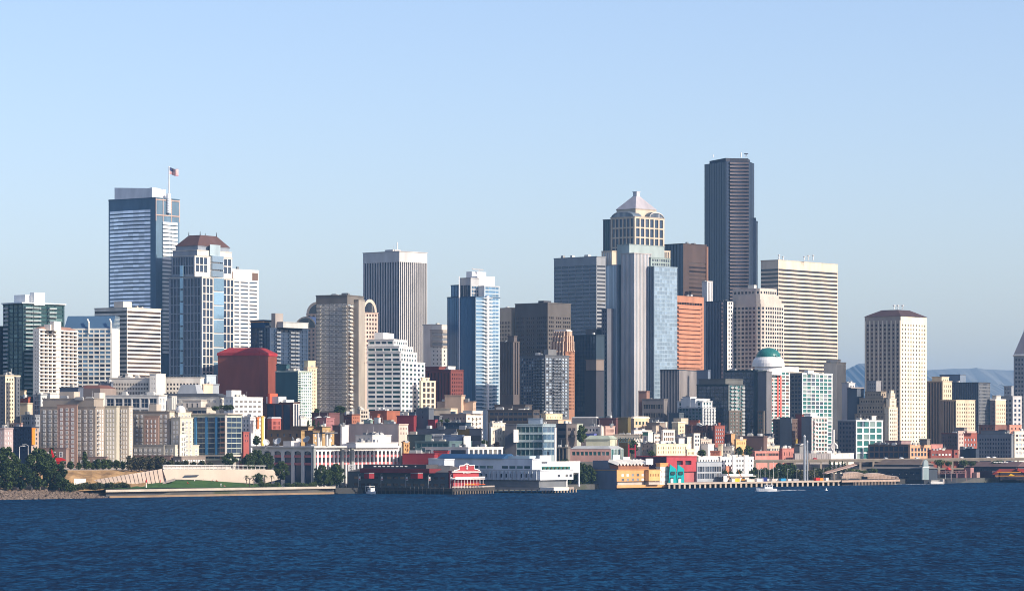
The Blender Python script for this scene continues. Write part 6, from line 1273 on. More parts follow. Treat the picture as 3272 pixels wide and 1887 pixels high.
for dx, dz, r_ in ((0, 1.5, .5), (0, .2, .9), (0, -1.2, .8)): m.lathe((c[0], c[1], Z(1490, WD + 19) + dz), [(.02, -r_), (r_ * .7, -r_ * .7), (r_, 0), (r_ * .7, r_ * .7), (.02, r_)], 10)
m.build('emblem', TR, b.root, b.o)
for i in range(6): m = MB(); m.bar((*on(A_, C_, .36 + .05 * i, .6), Z(1512 - i % 2, WD + 20)), (*on(A_, C_, .39 + .055 * i, .6), Z(1507, WD + 20)), .22); m.build('sign_letter', TR, b.root, b.o)
for i in range(10): m = MB(); p = on(A_, C_, -.08 + .122 * i, 3.0); m.tube((*p, zt), (*p, Z(1529, WD + 15)), .22, n=6); m.build('porch_column', TR, b.root, b.o)
m = MB(); m.bar((*on(A_, C_, -.1, 2.0), Z(1529, WD + 10)), (*on(A_, C_, 1.05, 2.0), Z(1528, WD + 34)), 4.0, .5); m.build('balcony_floor', TR, b.root, b.o)
m = MB(); m.bar((*on(A_, C_, -.1, 3.9), Z(1524, WD + 10)), (*on(A_, C_, 1.05, 3.9), Z(1523, WD + 34)), .12, .9); m.build('balcony_rail', wall((.74, .68, .64)), b.root, b.o)
m = MB(); m.bar((*on(q[1], q[2], 0, -.4), zt + .8), (*on(q[1], q[2], 1, -.4), zt + .8), .12, 1.0); m.build('deck_rail', wall((.42, .37, .33)), b.root, b.o)
pilings(b.root, on(q[1], q[2], .02, .2), on(q[1], q[2], .98, .2), 2.1, 16)
for i in range(26): m = MB(); p = on(q[0], q[1], .02 + .036 * i, .15); m.tube((*p, -1), (*p, zt + 1.0), .28, n=6); m.build('piling', wall((.07, .065, .06)), b.root, b.o)
b.done()
DZ = zt
for i, (u, lab) in enumerate(((.16, 'leftmost'), (.36, 'second'), (.58, 'middle'), (.78, 'fourth'), (.97, 'rightmost'))):
    p = on(q[0], q[1], u, -1.5); o = thing('banner_post', f'grey post with white banner, {lab} of five along the dark wharf', (*p, DZ)); m = MB(); m.tube((*p, DZ), (*p, DZ + 9), .14, n=6); m.tube((*p, DZ + 9), (p[0] + 1.2, p[1], DZ + 9.4), .1, n=6); part('post', m, wall((.5, .5, .5)), o)
    m = MB(); m.box((p[0] + .75, p[1], DZ + 6.2), (1.1, .1, 2.6)); part('banner', m, wall((.82, .80, .78)), o); m = MB(); m.box((p[0] + .75, p[1] - .08, DZ + 5.6), (.8, .06, .8)); part('emblem', m, wall((.5, .05, .06)), o)
for i, px in enumerate((1490, 1500, 1511, 1520, 1532, 1544)):
    c = P(px, 1550, WD + 2 + (px - 1446) * .26); o = thing('parasol', ('yellow' if i < 3 else 'orange') + ' parasol on the terrace before the red wharf front', (c[0], c[1], DZ), ('yellow' if i < 3 else 'orange') + ' terrace parasols')
    m = MB(); m.tube((c[0], c[1], DZ), (c[0], c[1], DZ + 2.6), .06, n=6); part('pole', m, wall(WHITE), o); m = MB(); m.lathe((c[0], c[1], DZ), [(1.7, 2.1), (.9, 2.5), (.03, 2.8)], 8); part('canopy', m, wall((.78, .42, .03) if i < 3 else (.72, .16, .03)), o)
# tour boat at the wharf
def loft(m, c, L, Wd, h, rz, mi=0, n=10):
    """pointed hull"""
    ca, sa = math.cos(rz), math.sin(rz); k = len(m.v)
    for i in range(n + 1):
        t = i / n; hw = Wd / 2 * (min(1, 2.2 * (1 - t)) ** .6 if t > .5 else 1) * (.85 + .15 * min(1, t * 4)); sh = h * (1 + .35 * t * t)
        for y, z in ((-hw, sh), (-hw * .75, -.3), (hw * .75, -.3), (hw, sh)):
            x = -L / 2 + L * t + (.06 * L if (i == n and z > 0) else 0); m.v.append((c[0] + x * ca - y * sa, c[1] + x * sa + y * ca, c[2] + z))
    for i in range(n):
        for j in range(3): m.f.append((k + i * 4 + j, k + i * 4 + j + 1, k + (i + 1) * 4 + j + 1, k + (i + 1) * 4 + j)); m.m.append(mi)
        m.f.append((k + i * 4 + 3, k + i * 4, k + (i + 1) * 4, k + (i + 1) * 4 + 3)); m.m.append(mi)
    m.f.append((k, k + 1, k + 2, k + 3)); m.m.append(mi)
def motorboat(label, px, D, L, heading, name='motor_boat'):
    o = thing(name, label, (X(px, D), D, 0)); W_ = wall((.86, .85, .83), .4)
    m = MB(); loft(m, (0, 0, .2), L, L * .32, L * .11, 0); h = m.build('hull', W_, o); 
    m = MB(); m.box((-L * .08, 0, L * .11 + L * .09 + .2), (L * .40, L * .25, L * .18)); m.build('cabin', W_, o)
    for i in range(3):
        m = MB(); m.box((-L * .20 + L * .125 * i, -L * .126, L * .245 + .2), (L * .085, .04, L * .07)); m.box((-L * .20 + L * .125 * i, L * .126, L * .245 + .2), (L * .085, .04, L * .07)); m.build('window', glass('dk'), o)
    m = MB(); m.box((-L * .1, 0, L * .305 + .2), (L * .46, L * .28, .25)); m.build('cabin_roof', W_, o)
    m = MB(); m.tube((-L * .22, 0, L * .3), (-L * .24, 0, L * .52), .09, n=6); m.build('mast', W_, o)
    o.rotation_euler = (0, 0, heading); return o
o = motorboat('white tour boat moored at the dark wharf', 1188, 2206, 12, R(-62), 'tour_boat'); m = MB(); m.box((-3, 0, 5.0), (7, 4.0, .25)); m.build('canopy', wall((.82, .80, .76)), o)
for sx in (-6, 0): 
    for sy in (-1.7, 1.7): m = MB(); m.tube((sx, sy, 1.5), (sx, sy, 5), .12, n=6); m.build('post', wall(WHITE), o)
gt = thing('gangway_tower', 'white steel lattice tower at the left end of the dark wharf', P(1122, 1555, WD + 75)); GD = WD + 62
for a in (1114, 1134): m = MB(); m.bar(P(a, 1558, GD), P(a, 1483, GD), .9); part('leg', m, wall((.80, .78, .76)), gt)
m = MB(); m.bar(P(1114, 1484, GD), P(1134, 1484, GD), .6); m.bar(P(1114, 1506, GD), P(1134, 1484, GD), .45); m.bar(P(1134, 1506, GD), P(1114, 1484, GD), .45); m.bar(P(1114, 1506, GD), P(1134, 1506, GD), .45); part('lattice', m, wall((.80, .78, .76)), gt)
# ---------------------------------------------------------------- white pier headquarters
b = Bld('pier_building', 'long white pier building with shaded side, blue roof and bright stepped end', 1726, 2240 - Ds(1726), (.66, .68, .70), 33, 1600); b.D = 2240
D9 = b.D
q, z0, zt = b.box((1420, 1726, 1834), 1557, None, None, z0=2.2, wc=(.40, .34, .29), part='deck', roof=(.42, .38, .34), dd=-6)
m = MB(); p, p2 = on(q[1], q[2], -.02, 6), on(q[1], q[2], .42, 6); m.bar((*p, 2.9), (*p2, 2.9), 11, 2.2); m.build('float_deck', wall((.72, .66, .58)), b.root, b.o)
pilings(b.root, on(q[1], q[2], .02, .1), on(q[1], q[2], 1.1, .1), 2.3, 12, wall((.45, .36, .28)), .6); pilings(b.root, on(q[0], q[1], .3, .1), on(q[0], q[1], 1, .1), 2.3, 12, wall((.06, .06, .06)), .5)
SW = dict(nx=24, fp=22, wf=.34, hf=.5, wm='dk', mt=18, skr=())
b.box((1375, 1722, 1810), 1534, V_(20, .8, 'nv', mt=1), V_(12, .8, 'gy', mt=1), dd=2, z0=zt, wc=(.20, .21, .22))
lq, _, lz = b.box((1369, 1726, 1832), 1500, dict(nx=22, fp=24, wf=.36, hf=.5, wm='dk', mt=7, ml=1), dict(nx=8, fp=22, wf=.62, hf=.4, wm='dk', mt=9, skc=(0, 1, 2, 3, 5)), z0=Z(1533, D9))
b.box((1369, 1700, 1832), 1464, dict(nx=9, fp=20, wf=.84, hf=.42, wm='tl', mt=18, ml=30, mr=1, skc=(4,)), None, dd=3, z0=lz, dep=12)
b.box((1370, 1420, 1500), 1465, dict(nx=14, fp=14, wf=.2, hf=.4, wm='dk', mt=12), None, dd=2.5, z0=Z(1500, D9), dep=12)
for i in range(18): m = MB(); p = on(lq[0], lq[1], .36 + .036 * i, .6); m.box((*p, (lz + Z(1532, D9)) / 2 - .5), (.5, 1.3, lz - Z(1532, D9) - 1), R(-33)); m.build('fin', wall((.40, .43, .47)), b.root, b.o)
uq, _, uz = b.box((1688, 1692, 1853), 1474, None, None, dd=8, z0=Z(1512, D9 + 8), wc=(.86, .85, .82)); 
m = MB(); p, p2 = on(uq[1], uq[2], .06, .12), on(uq[1], uq[2], .80, .12); m.q((*p, Z(1499, D9 + 8)), (*p2, Z(1499, D9 + 40)), (*p2, Z(1490, D9 + 40)), (*p, Z(1490, D9 + 8))); m.build('window_band', glass('tg'), b.root, b.o)
for i in range(9): m = MB(); p = on(uq[1], uq[2], .1 + .078 * i, .9); m.lathe((*p, Z(1499, D9 + 8)), [(.02, 0), (.7, .3), (.8, .9), (.3, 1.5), (.02, 1.7)], 7); m.build('planter', leafmat(MG), b.root, b.o)
b.box((1722, 1726, 1771), 1454, None, None, dd=14, z0=uz, wc=(.86, .85, .82), part='penthouse', dep=14)
for u in (.72, .97): m = MB(); p = on(uq[1], uq[2], u, .3); m.tube((*p, zt), (*p, Z(1511, D9)), .7, n=8); m.build('column', wall((.84, .83, .80)), b.root, b.o)
br = b.quad((1397, 1606, 1640), 14, dep=18); m = MB(); za, zb_ = Z(1464, D9), Z(1450, D9); A2, C2, R2_, B2 = br; e = [(p[0] + (o_[0] - p[0]) * .35, p[1] + (o_[1] - p[1]) * .35) for p, o_ in ((A2, B2), (C2, R2_), (R2_, C2), (B2, A2))]
m.q((*A2, za), (*C2, za), (*e[1], zb_), (*e[0], zb_)); m.q((*C2, za), (*R2_, za), (*e[2], zb_), (*e[1], zb_)); m.q((*R2_, za), (*B2, za), (*e[3], zb_), (*e[2], zb_)); m.q((*B2, za), (*A2, za), (*e[0], zb_), (*e[3], zb_)); m.q((*e[0], zb_), (*e[1], zb_), (*e[2], zb_), (*e[3], zb_))
m.build('blue_roof', wall((.04, .11, .22), .6), b.root, b.o)
for pts_ in (((1537, 1466), (1547, 1452), (1552, 1466)), ((1559, 1474), (1559, 1453), (1584, 1453), (1606, 1464), (1588, 1465), (1580, 1474)), ((1622, 1474), (1622, 1453), (1639, 1453), (1631, 1474)), ((1648, 1464), (1650, 1453), (1657, 1453))):
    slabpoly([(x, y, D9 + 12 + (1726 - x) * .14) for x, y in pts_], .5).build('sail_canopy', wall((.86, .88, .90)), b.root, b.o)
b.box((1606, 1692, 1700), 1456, None, None, dd=10, z0=Z(1466, D9), wc=(.48, .58, .62), part='penthouse', dep=8)
b.done()
# ---------------------------------------------------------------- yellow waterside hotel
b = Bld('waterside_hotel', 'yellow hotel standing in the water with a plain grey side and zigzag white roof', 1971, 2390 - Ds(1971), (.70, .39, .17), 41, 1600, cat='hotel'); b.D = 2390
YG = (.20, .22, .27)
q, z0, zt = b.box((1880, 1971, 2073), 1499, None, dict(nx=5, fp=14.6, wf=.52, hf=.56, wm='wh', mt=11, ml=4, mr=4, rec=.2), z0=Z(1537, b.D), wc=(.70, .39, .17))
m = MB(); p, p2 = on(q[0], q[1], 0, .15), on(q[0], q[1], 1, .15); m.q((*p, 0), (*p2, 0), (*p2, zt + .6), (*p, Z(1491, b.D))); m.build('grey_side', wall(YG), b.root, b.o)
b.box((1894, 1944, 1965), 1470, None, None, dd=10, z0=zt - 8, wc=YG, part='stair_block', dep=12)
b.box((2060, 2073, 2110), 1499, None, dict(nx=6, fp=14.6, wf=.35, hf=.56, wm='wa', mt=11), dd=22, z0=Z(1537, b.D), wc=(.72, .45, .20))
b.box((2096, 2110, 2142), 1490, None, dict(nx=7, fp=17, wf=.5, hf=.5, wm='br', mt=8), dd=42, z0=Z(1556, b.D), wc=(.80, .74, .68)); b.box((2096, 2110, 2134), 1478, None, None, dd=44, z0=Z(1491, b.D), wc=(.70, .39, .17))
b.box((1900, 1973, 2108), 1548, None, V_(14, .8, 'wh', mt=0, mb=0), dd=3, z0=Z(1550, b.D), wc=(.60, .52, .44), bot=None); b.box((1882, 1971, 2140), 1549, None, None, z0=Z(1558, b.D), wc=(.66, .38, .17), part='base')
b.box((1895, 1973, 2075), 1537, None, V_(12, .75, 'wh', mt=0), dd=3, z0=Z(1549, b.D), wc=(.55, .47, .40)); b.box((2060, 2073, 2110), 1537, None, V_(5, .6, 'br', mt=0), dd=24, z0=Z(1549, b.D), wc=(.55, .47, .40))
pq, _, pz = b.box((1944, 1976, 2074), 1484, None, V_(10, .8, 'nv', mt=4), dd=6, z0=zt, wc=(.34, .17, .10))
m = MB(); N = 10
for i in range(N):
    u0, u1 = -.06 + 1.1 * i / N, -.06 + 1.1 * (i + 1) / N; um = (u0 + u1) / 2; zl, zh = pz - .4, pz + 1.6; bx = (pq[0][0] - pq[1][0], pq[0][1] - pq[1][1])
    for ua, za, ub, zb_ in ((u0, zl, um, zh), (um, zh, u1, zl)):
        p, p2 = on(pq[1], pq[2], ua, 1.2), on(pq[1], pq[2], ub, 1.2); m.q((*p, za), (*p2, zb_), (p2[0] + bx[0], p2[1] + bx[1], zb_ + 2.6), (p[0] + bx[0], p[1] + bx[1], za + 2.6)); m.q((*p, za - .4), (*p2, zb_ - .4), (*p2, zb_), (*p, za))
m.build('zigzag_roof', wall((.84, .80, .72)), b.root, b.o)
for px0, px1, t_ in ((1956, 1974, 1453), (1988, 2032, 1459), (2062, 2078, 1464)): b.box((px0, px0 + 3, px1), t_, None, None, dd=26, z0=pz, wc=(.80, .76, .70), part='penthouse', dep=8)
b.done()
b = Bld('exhibition_hall', 'boxy crimson building with its shaded side painted dark purple and two long openings', 2130, 6, (.44, .085, .095), 40, 1560)
q, z0, zt = b.box((2033, 2130, 2226), 1456, None, dict(nx=2, fp=36, wf=.7, hf=.36, wm='dk', mt=4, ml=11, mr=5, rec=1.5), bot=1506)
m = MB(); p, p2 = on(q[0], q[1], 0, .12), on(q[0], q[1], .998, .12); m.q((*p, Z(1506, b.D)), (*p2, Z(1506, b.D)), (*p2, zt), (*p, zt)); m.build('shaded_side', wall((.085, .025, .05)), b.root, b.o)  # shade on the crimson left side, painted as a dark purple sheet
b.box((2040, 2134, 2222), 1505, None, V_(6, .8, 'gy', mt=1), dd=4, z0=2, wc=(.46, .16, .16)); b.done()
for i, px in enumerate((2136, 2161)):
    D = dd(px, -24) + i * 3; o = thing('beach_house', 'turquoise narrow house with a sloping roof, ' + ('left' if i == 0 else 'right') + ' of the pair on the pier', P(px + 12, 1542, D), cat='house'); yl, yr = 1482, 1497
    part('wall', slabpoly([(px + .4, 1543, D), (px + 25, 1543, D + 3), (px + 25, yr, D + 3), (px + 5, yl, D)], 9), wall((.02, .42, .42)), o)
    for y0, y1, x0, x1 in ((1505, 1515, 9, 22), (1524, 1529, 8, 16)): part('window', slabpoly([(px + x0, y1, D - .2), (px + x1, y1, D + 1.4), (px + x1, y0, D + 1.4), (px + x0, y0, D - .2)], .2), glass('tl'), o)
    part('door', slabpoly([(px + 7, 1542, D - .2), (px + 15, 1542, D + .6), (px + 15, 1528, D + .6), (px + 7, 1528, D - .2)], .2), wall(WHITE), o)
B('glass_hall', 'grey steel framed glass hall with a blue grey roof right of the turquoise houses', (2222, 2227, 2306), 1476, 8, (.40, .42, .44), None, dict(nx=10, fp=22, wf=.86, hf=.78, wm='gy', mt=11, ml=.5, mr=.5, alt=('dk', .4)), vis=1545, r=42, hip=(1474, .9, (.17, .20, .24), .8))
B(AB, 'white condominium row with bay windows behind the concrete pier', (2296, 2302, 2408), 1458, 34, (.74, .72, .69), None, G_(11, 14.5, .45, .5, 'gy', mt=7, alt=('dk', .4)), vis=1535, r=43, cl=6, tiers=(dict(px=(2226, 2232, 2306), top=1456, dd=6, R=G_(8, 14, .4, .4, 'dk', mt=8)), dict(px=(2318, 2321, 2336), top=1488, dd=-4, wc=(.62, .28, .18)), dict(px=(2338, 2341, 2352), top=1452, dd=-3), dict(px=(2376, 2379, 2392), top=1453, dd=-3)))
# ---------------------------------------------------------------- concrete pier with tall poles
pr = thing('concrete_pier', 'long low concrete pier on blocky supports before the viaduct', P(2400, 1545, dd(2400, -16)))
part('deck', shorebox(2132, 2688, -30, 6, 2.9, 4.1), wall((.50, .42, .345)), pr)
for i in range(34):
    px = 2136 + 16.4 * i; part('support', shorebox(px, px + 5.5, -29.5, -25, -1.5, 2.9), wall((.44, .37, .30)), pr)
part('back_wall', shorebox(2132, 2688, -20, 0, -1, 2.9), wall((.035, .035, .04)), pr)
PZ = 4.1
for px, yt, r_, lab in ((2570.5, 1394, .85, 'taller of the two shiny steel poles on the concrete pier'), (2579.5, 1411, .62, 'shorter of the two shiny steel poles on the concrete pier')):
    D = dd(px, -14); o = thing('steel_pole', lab, (X(px, D), D, PZ), cat='pole'); m = MB(); m.tube((X(px, D), D, PZ), (X(px, D), D, Z(yt, D)), r_ * 1.15, r_, 14); part('shaft', m, wall((.42, .46, .50), .35, .5), o); m = MB(); m.lathe((X(px, D), D, Z(yt, D)), [(r_ * 1.2, -.3), (r_ * 1.2, .4), (r_ * .5, 1.2), (.02, 1.4)], 12); part('cap', m, wall((.6, .6, .6)), o)
wtn = thing('marquee', 'long white marquee on the concrete pier behind the excavators', P(2352, 1535, dd(2352, -8))); m = shorebox(2312, 2394, -10, 2, PZ, Z(1519, dd(2352, -8))); part('walls', m, wall((.84, .80, .76)), wtn); m = MB(); a, c = P(2311, 1519, dd(2311, -4)), P(2395, 1519, dd(2395, -4)); m.bar(a, c, 13, .5); m.bar(a + Vector((0, 0, .8)), c + Vector((0, 0, .8)), 7, 1.0); part('roof', m, wall((.84, .82, .78)), wtn)
def excavator(px, label, lean):
    D = dd(px, -18); x = X(px, D); o = thing('excavator', label, (x, D, PZ)); Y_ = wall((.62, .33, .03))
    for sy in (-1.1, 1.1): m = MB(); m.box((x, D + sy, PZ + .45), (3.6, .6, .9)); part('track', m, wall((.04, .04, .04)), o)
    m = MB(); m.box((x, D, PZ + 1.5), (3.0, 2.4, 1.1)); part('body', m, Y_, o); m = MB(); m.box((x + .6, D - .6, PZ + 2.6), (1.3, 1.1, 1.5)); part('cab', m, glass('dk'), o)
    m = MB(); m.bar((x, D - .4, PZ + 1.6), (x + lean * 2.2, D - .4, PZ + 6.2), .55); m.bar((x + lean * 2.2, D - .4, PZ + 6.2), (x + lean * 3.2, D - .4, PZ + 9.2), .42); part('arm', m, wall((.50, .20, .05)), o)
excavator(2332, 'yellow excavator with its arm raised, left one on the concrete pier', -.5); excavator(2374, 'yellow excavator with its arm raised to the left, right one on the concrete pier', -1.2)
def container(px, w, h, col, label, name='container', d=-22):
    D = dd(px, d); x = X(px, D); o = thing(name, label, (x, D, PZ)); m = MB(); m.box((x, D, PZ + h / 2), (w, 2.4, h), R(47)); 
    for i in range(8): t = -w / 2 + w * (i + .5) / 8; m.box((x + t * math.cos(R(47)) + 1.22 * math.sin(R(47)), D + t * math.sin(R(47)) - 1.22 * math.cos(R(47)), PZ + h / 2), (w / 26, .08, h * .9), R(47))
    part('body', m, wall(col), o); m = MB(); m.box((x, D, PZ + h + .06), (w + .1, 2.5, .12), R(47)); part('lid', m, wall(tuple(v * .8 for v in col)), o)
container(2352, 6, 2.6, (.78, .50, .04), 'yellow site container between the excavators'); container(2340, 4, 2.2, (.66, .62, .56), 'grey site container beside the left excavator'); container(2440, 6.5, 3.0, (.03, .05, .20), 'dark blue container on the concrete pier'); container(2500, 6, 2.0, (.05, .30, .50), 'sky blue covered load on the concrete pier'); container(2610, 5, 2.2, (.52, .06, .04), 'red container right of the steel poles'); container(2622, 4, 1.8, (.70, .30, .05), 'orange container right of the red one'); container(2425, 8, 2.2, (.70, .68, .64), 'long white container left of the dark blue one'); container(2640, 3, 2.0, (.74, .70, .66), 'small white container near the right end of the pier')
container(2395, 9, 1.8, (.66, .58, .50), 'beige low container right of the marquee'); container(2470, 5, 1.8, (.55, .50, .46), 'grey low container right of the dark blue one'); container(2540, 7, 1.5, (.34, .34, .36), 'dark grey low container left of the steel poles'); container(2520, 4, 1.6, (.62, .60, .58), 'pale low container right of the sky blue load')
for i, (px, yt) in enumerate(((2421, 1484), (2443, 1491), (2470, 1474))):
    D = dd(px, 1); o = thing('sailing_boat', ('left', 'middle', 'tallest')[i] + ' sailing boat mast standing up behind the dark blue container', (X(px, D), D, PZ)); m = MB(); loft(m, (0, 0, .4), 9, 2.8, 1.0, 0); m.build('hull', wall(WHITE), o); m = MB(); m.tube((.5, 0, 1), (.5, 0, Z(yt, D) - PZ), .16, .09, 7); m.build('mast', wall((.80, .78, .74)), o); m = MB(); m.bar((.5, 0, 2.4), (-3, 0, 2.5), .18); m.build('boom', wall((.7, .68, .64)), o); o.rotation_euler = (0, 0, R(40))
for i, px in enumerate((2430, 2458, 2486, 2516, 2546, 2603, 2631)):
    D = dd(px, -8); o = thing('lamp_post', 'slim grey lamp post in the row along the concrete pier', (X(px, D), D, PZ), 'lamp posts along the concrete pier'); m = MB(); m.tube((0, 0, 0), (0, 0, 9), .13, .08, 6); m.build('post', wall((.5, .5, .5)), o); m = MB(); m.box((.7, 0, 9.05), (1.6, .3, .2)); m.build('lamp_head', wall((.7, .7, .7)), o)
for px, yt, lab in ((62, 1424, 'left street lamp with a curved arm above the park trees'), (90, 1419, 'right street lamp with a curved arm above the park trees')):
    D = dd(px, 112); o = thing('street_lamp', lab, P(px, 1445, D)); m = MB(); m.tube(P(px, 1500, D), P(px, yt + 3, D), .22, .14, 7); s = -1 if px > 80 else 1; m.bar(P(px, yt + 3, D), P(px + s * 6, yt, D), .2); m.bar(P(px + s * 6, yt, D), P(px + s * 14, yt, D), .2); part('post', m, wall((.72, .70, .68)), o); m = MB(); m.box(P(px + s * 15, yt + .5, D), (1.5, .5, .3)); part('lamp_head', m, wall((.8, .8, .78)), o)
# ---------------------------------------------------------------- viaduct
vi = thing('viaduct', 'double deck concrete road viaduct running behind the piers to the right edge', P(2800, 1490, dd(2800, 64)))
VC = wall((.24, .205, .17))
VT = Z(1470, dd(2700, 64))
def vbox(px0, px1, d0, d1, z0, z1, dz=0.0): return shorebox(px0, px1, d0, d1, z0, z1, 12)
part('upper_deck', vbox(2402, 3420, 60, 74, VT - 1.3, VT + .2), wall((.20, .175, .145)), vi); part('parapet', vbox(2402, 3420, 59.7, 60.3, VT + .2, VT + 1.3), wall((.25, .215, .18)), vi)
part('lower_deck', vbox(2402, 3420, 60, 74, VT - 8.2, VT - 7.2), VC, vi)
for i in range(24): px = 2410 + 42 * i; part('column', shorebox(px, px + 6.5, 60.4, 63, 0, VT - 1.3), VC, vi); part('column', shorebox(px, px + 6.5, 71, 73.5, 0, VT - 1.3), wall((.16, .14, .12)), vi)
def car(px, label, col, d=65):
    D = dd(px, d); o = thing('car', label, (X(px, D), D, VT + .2)); m = MB(); prof = [(-2.2, .35), (-2.2, .95), (-1.4, 1.0), (-.8, 1.5), (.7, 1.5), (1.3, 1.0), (2.2, .85), (2.2, .35)]
    f, bk = [Vector((x, -.85, z)) for x, z in prof], [Vector((x, .85, z)) for x, z in prof]; m.q(*f); m.q(*reversed(bk))
    for i in range(len(f)): j = (i + 1) % len(f); m.q(f[j], f[i], bk[i], bk[j])
    m.build('body', wall(col, .4), o); m = MB(); m.q((-1.15, -.87, 1.02), (1.1, -.87, 1.02), (.65, -.87, 1.42), (-.75, -.87, 1.42)); m.build('window', glass('dk'), o)
    for sx in (-1.35, 1.35): m = MB(); m.tube((sx, -.9, .34), (sx, -.65, .34), .34, n=10); m.tube((sx, .65, .34), (sx, .9, .34), .34, n=10); m.build('wheel', wall((.03, .03, .03)), o)
    o.rotation_euler = (0, 0, math.atan2(US[1], US[0])); o.location.z += .7
car(3072, 'white car on the viaduct before the dark navy shed', (.82, .81, .80)); car(3157, 'white car on the viaduct, left of the pair before the big grey block', (.80, .80, .80)); car(3176, 'pale car on the viaduct, right of the pair before the big grey block', (.72, .74, .76)); car(2604, 'red car on the viaduct beside the bright white shed', (.55, .04, .06)); car(2880, 'silver car on the viaduct before the brown loft building', (.62, .64, .66)); car(2830, 'grey car on the viaduct before the brown loft building', (.42, .44, .46)); car(2930, 'white car on the viaduct before the peach brick loft', (.8, .8, .78))
pp = thing('vent_pipe', 'thick white curved pipe rising beside the dark grey apartment block', P(2664, 1447, dd(2664, 48))); PD = dd(2664, 48); m = MB(); pv = None
for i in range(14):
    g = R(-60 + 20 * i); qn = P(2665 - 9 * math.cos(g), 1428 - 11 * math.sin(g), PD)
    if pv: m.tube(pv, qn, 1.1, n=8)
    pv = qn
m.tube(P(2663, 1447, PD), P(2663, 1372, PD), 1.0, n=8); part('pipe', m, wall((.76, .72, .68)), pp)
ga = thing('gantry', 'red steel gantry of two posts and a bar before the market tree', P(2020, 1456, dd(2020, 44))); GD = dd(2020, 44)
for px in (2009, 2030): m = MB(); m.bar(P(px, 1460, GD), P(px, 1419, GD), 1.0); part('post', m, wall((.50, .05, .08)), ga)
m = MB(); m.bar(P(2009, 1433, GD), P(2030, 1433, GD), .9); part('crossbar', m, wall((.50, .05, .08)), ga)
# ---------------------------------------------------------------- right hand piers
b = Bld('pier_shed', 'long dark pier shed with brown double roof and a grey arched tower', 2948, -22, (.045, .055, .07), 33, 1600); AD_ = b.D
q, z0, zt = b.box((2700, 2952, 2985), 1532, None, None, z0=-1, wc=(.03, .033, .04), part='deck', roof=(.12, .11, .10), dd=-4, dep=60)
lq, _, lz = b.box((2716, 2944, 2972), 1497, RB(15, .4, 12, 'nv', wf=.7, mt=6), None, z0=zt, roof=None, dep=30); gable(b, lq, lz, lz + 2.6, wall((.14, .125, .115)), 1.5, hipf=.02)
hq, _, hz_ = b.box((2706, 2938, 2960), 1484, RB(9, .5, 14, 'nv', mt=1), None, dd=12, z0=lz, roof=None, dep=26); gable(b, hq, hz_, Z(1467, AD_ + 22), wall((.19, .15, .125)), 1.2, hipf=.05)
tq, _, tz = b.box((2944, 2949, 2977), 1491, None, None, dd=-2, z0=zt, wc=(.26, .32, .33), part='tower', dep=11); m = MB(); N = 10
b.box((2947, 2951, 2973), 1484, None, None, dd=-1.5, z0=tz, wc=(.26, .32, .33), part='tower', dep=9)
t2 = b.quad((2947, 2951, 2973), -1.5, dep=9); A_, C_ = t2[1], t2[2]; pv = None; L = math.hypot(C_[0] - A_[0], C_[1] - A_[1]); ex = (t2[0][0] - t2[1][0], t2[0][1] - t2[1][1]); zb_ = Z(1484, AD_); rs = Z(1468, AD_) - zb_
cap = MB(); face = []
for i in range(N + 1):
    t = math.pi * i / N; x = A_[0] + (C_[0] - A_[0]) * (.5 - .5 * math.cos(t)); y = A_[1] + (C_[1] - A_[1]) * (.5 - .5 * math.cos(t)); z = zb_ + rs * math.sin(t) ** .8; face.append((x, y, z))
    if pv: cap.q(pv, (x, y, z), (x + ex[0], y + ex[1], z), (pv[0] + ex[0], pv[1] + ex[1], pv[2]))
    pv = (x, y, z)
cap.q(*face); cap.q(*[(p[0] + ex[0], p[1] + ex[1], p[2]) for p in reversed(face)]); cap.build('arched_cap', wall((.30, .35, .36)), b.root, b.o)
m = MB(); m.bar((*tq[1], zt), (*tq[1], tz), .6); m.bar((*tq[1], tz), (*tq[2], tz), .7); m.build('trim', wall((.72, .74, .72)), b.root, b.o)
for i in range(9): m = MB(); p = on(lq[0], lq[1], .1 + .1 * i, .6); m.lathe((*p, Z(1515, AD_)), [(.02, -.3), (.3, 0), (.02, .3)], 6); m.build('wall_lamp', wall((.85, .8, .7)), b.root, b.o)
b.done()
sh = thing('boardwalk_pier', 'low tan boardwalk pier with curved shell roofs on thin pilings', P(2790, 1535, dd(2790, -30))); SHD = -34
part('deck', shorebox(2690, 2876, SHD, SHD + 26, 2.6, 4.0), wall((.46, .35, .28)), sh); part('pier_wall', shorebox(2690, 2876, SHD + 6, SHD + 24, -1, 2.6), wall((.03, .03, .035)), sh)
for i in range(30): px = 2728 + 4.6 * i; D = dd(px, SHD + .5); m = MB(); m.tube((X(px, D), D, -2), (X(px, D), D, 2.7), .3, n=6); part('piling', m, wall((.48, .38, .30)), sh)
for px0, px1, y0, y1 in ((2694, 2762, 1508, 1517), (2690, 2748, 1517, 1524), (2772, 2872, 1519, 1526), (2760, 2830, 1512, 1519)):
    m = MB(); N = 8; pv = None
    for i in range(N + 1):
        t = i / N; px = px0 + (px1 - px0) * t; D = dd(px, SHD + 10); y = y1 - (y1 - y0) * math.sin(math.pi * (.15 + .75 * t)); pcur = P(px, y, D)
        if pv is not None: m.q(pv, pcur, pcur + Vector((0, 9, .6)), pv + Vector((0, 9, .6))); m.q(P(px - (px1 - px0) / N, y1 + 3, dd(px, SHD + 10)), P(px, y1 + 3, D), pcur, pv)
        pv = pcur
    part('shell_roof', m, wall((.52, .42, .35)), sh)
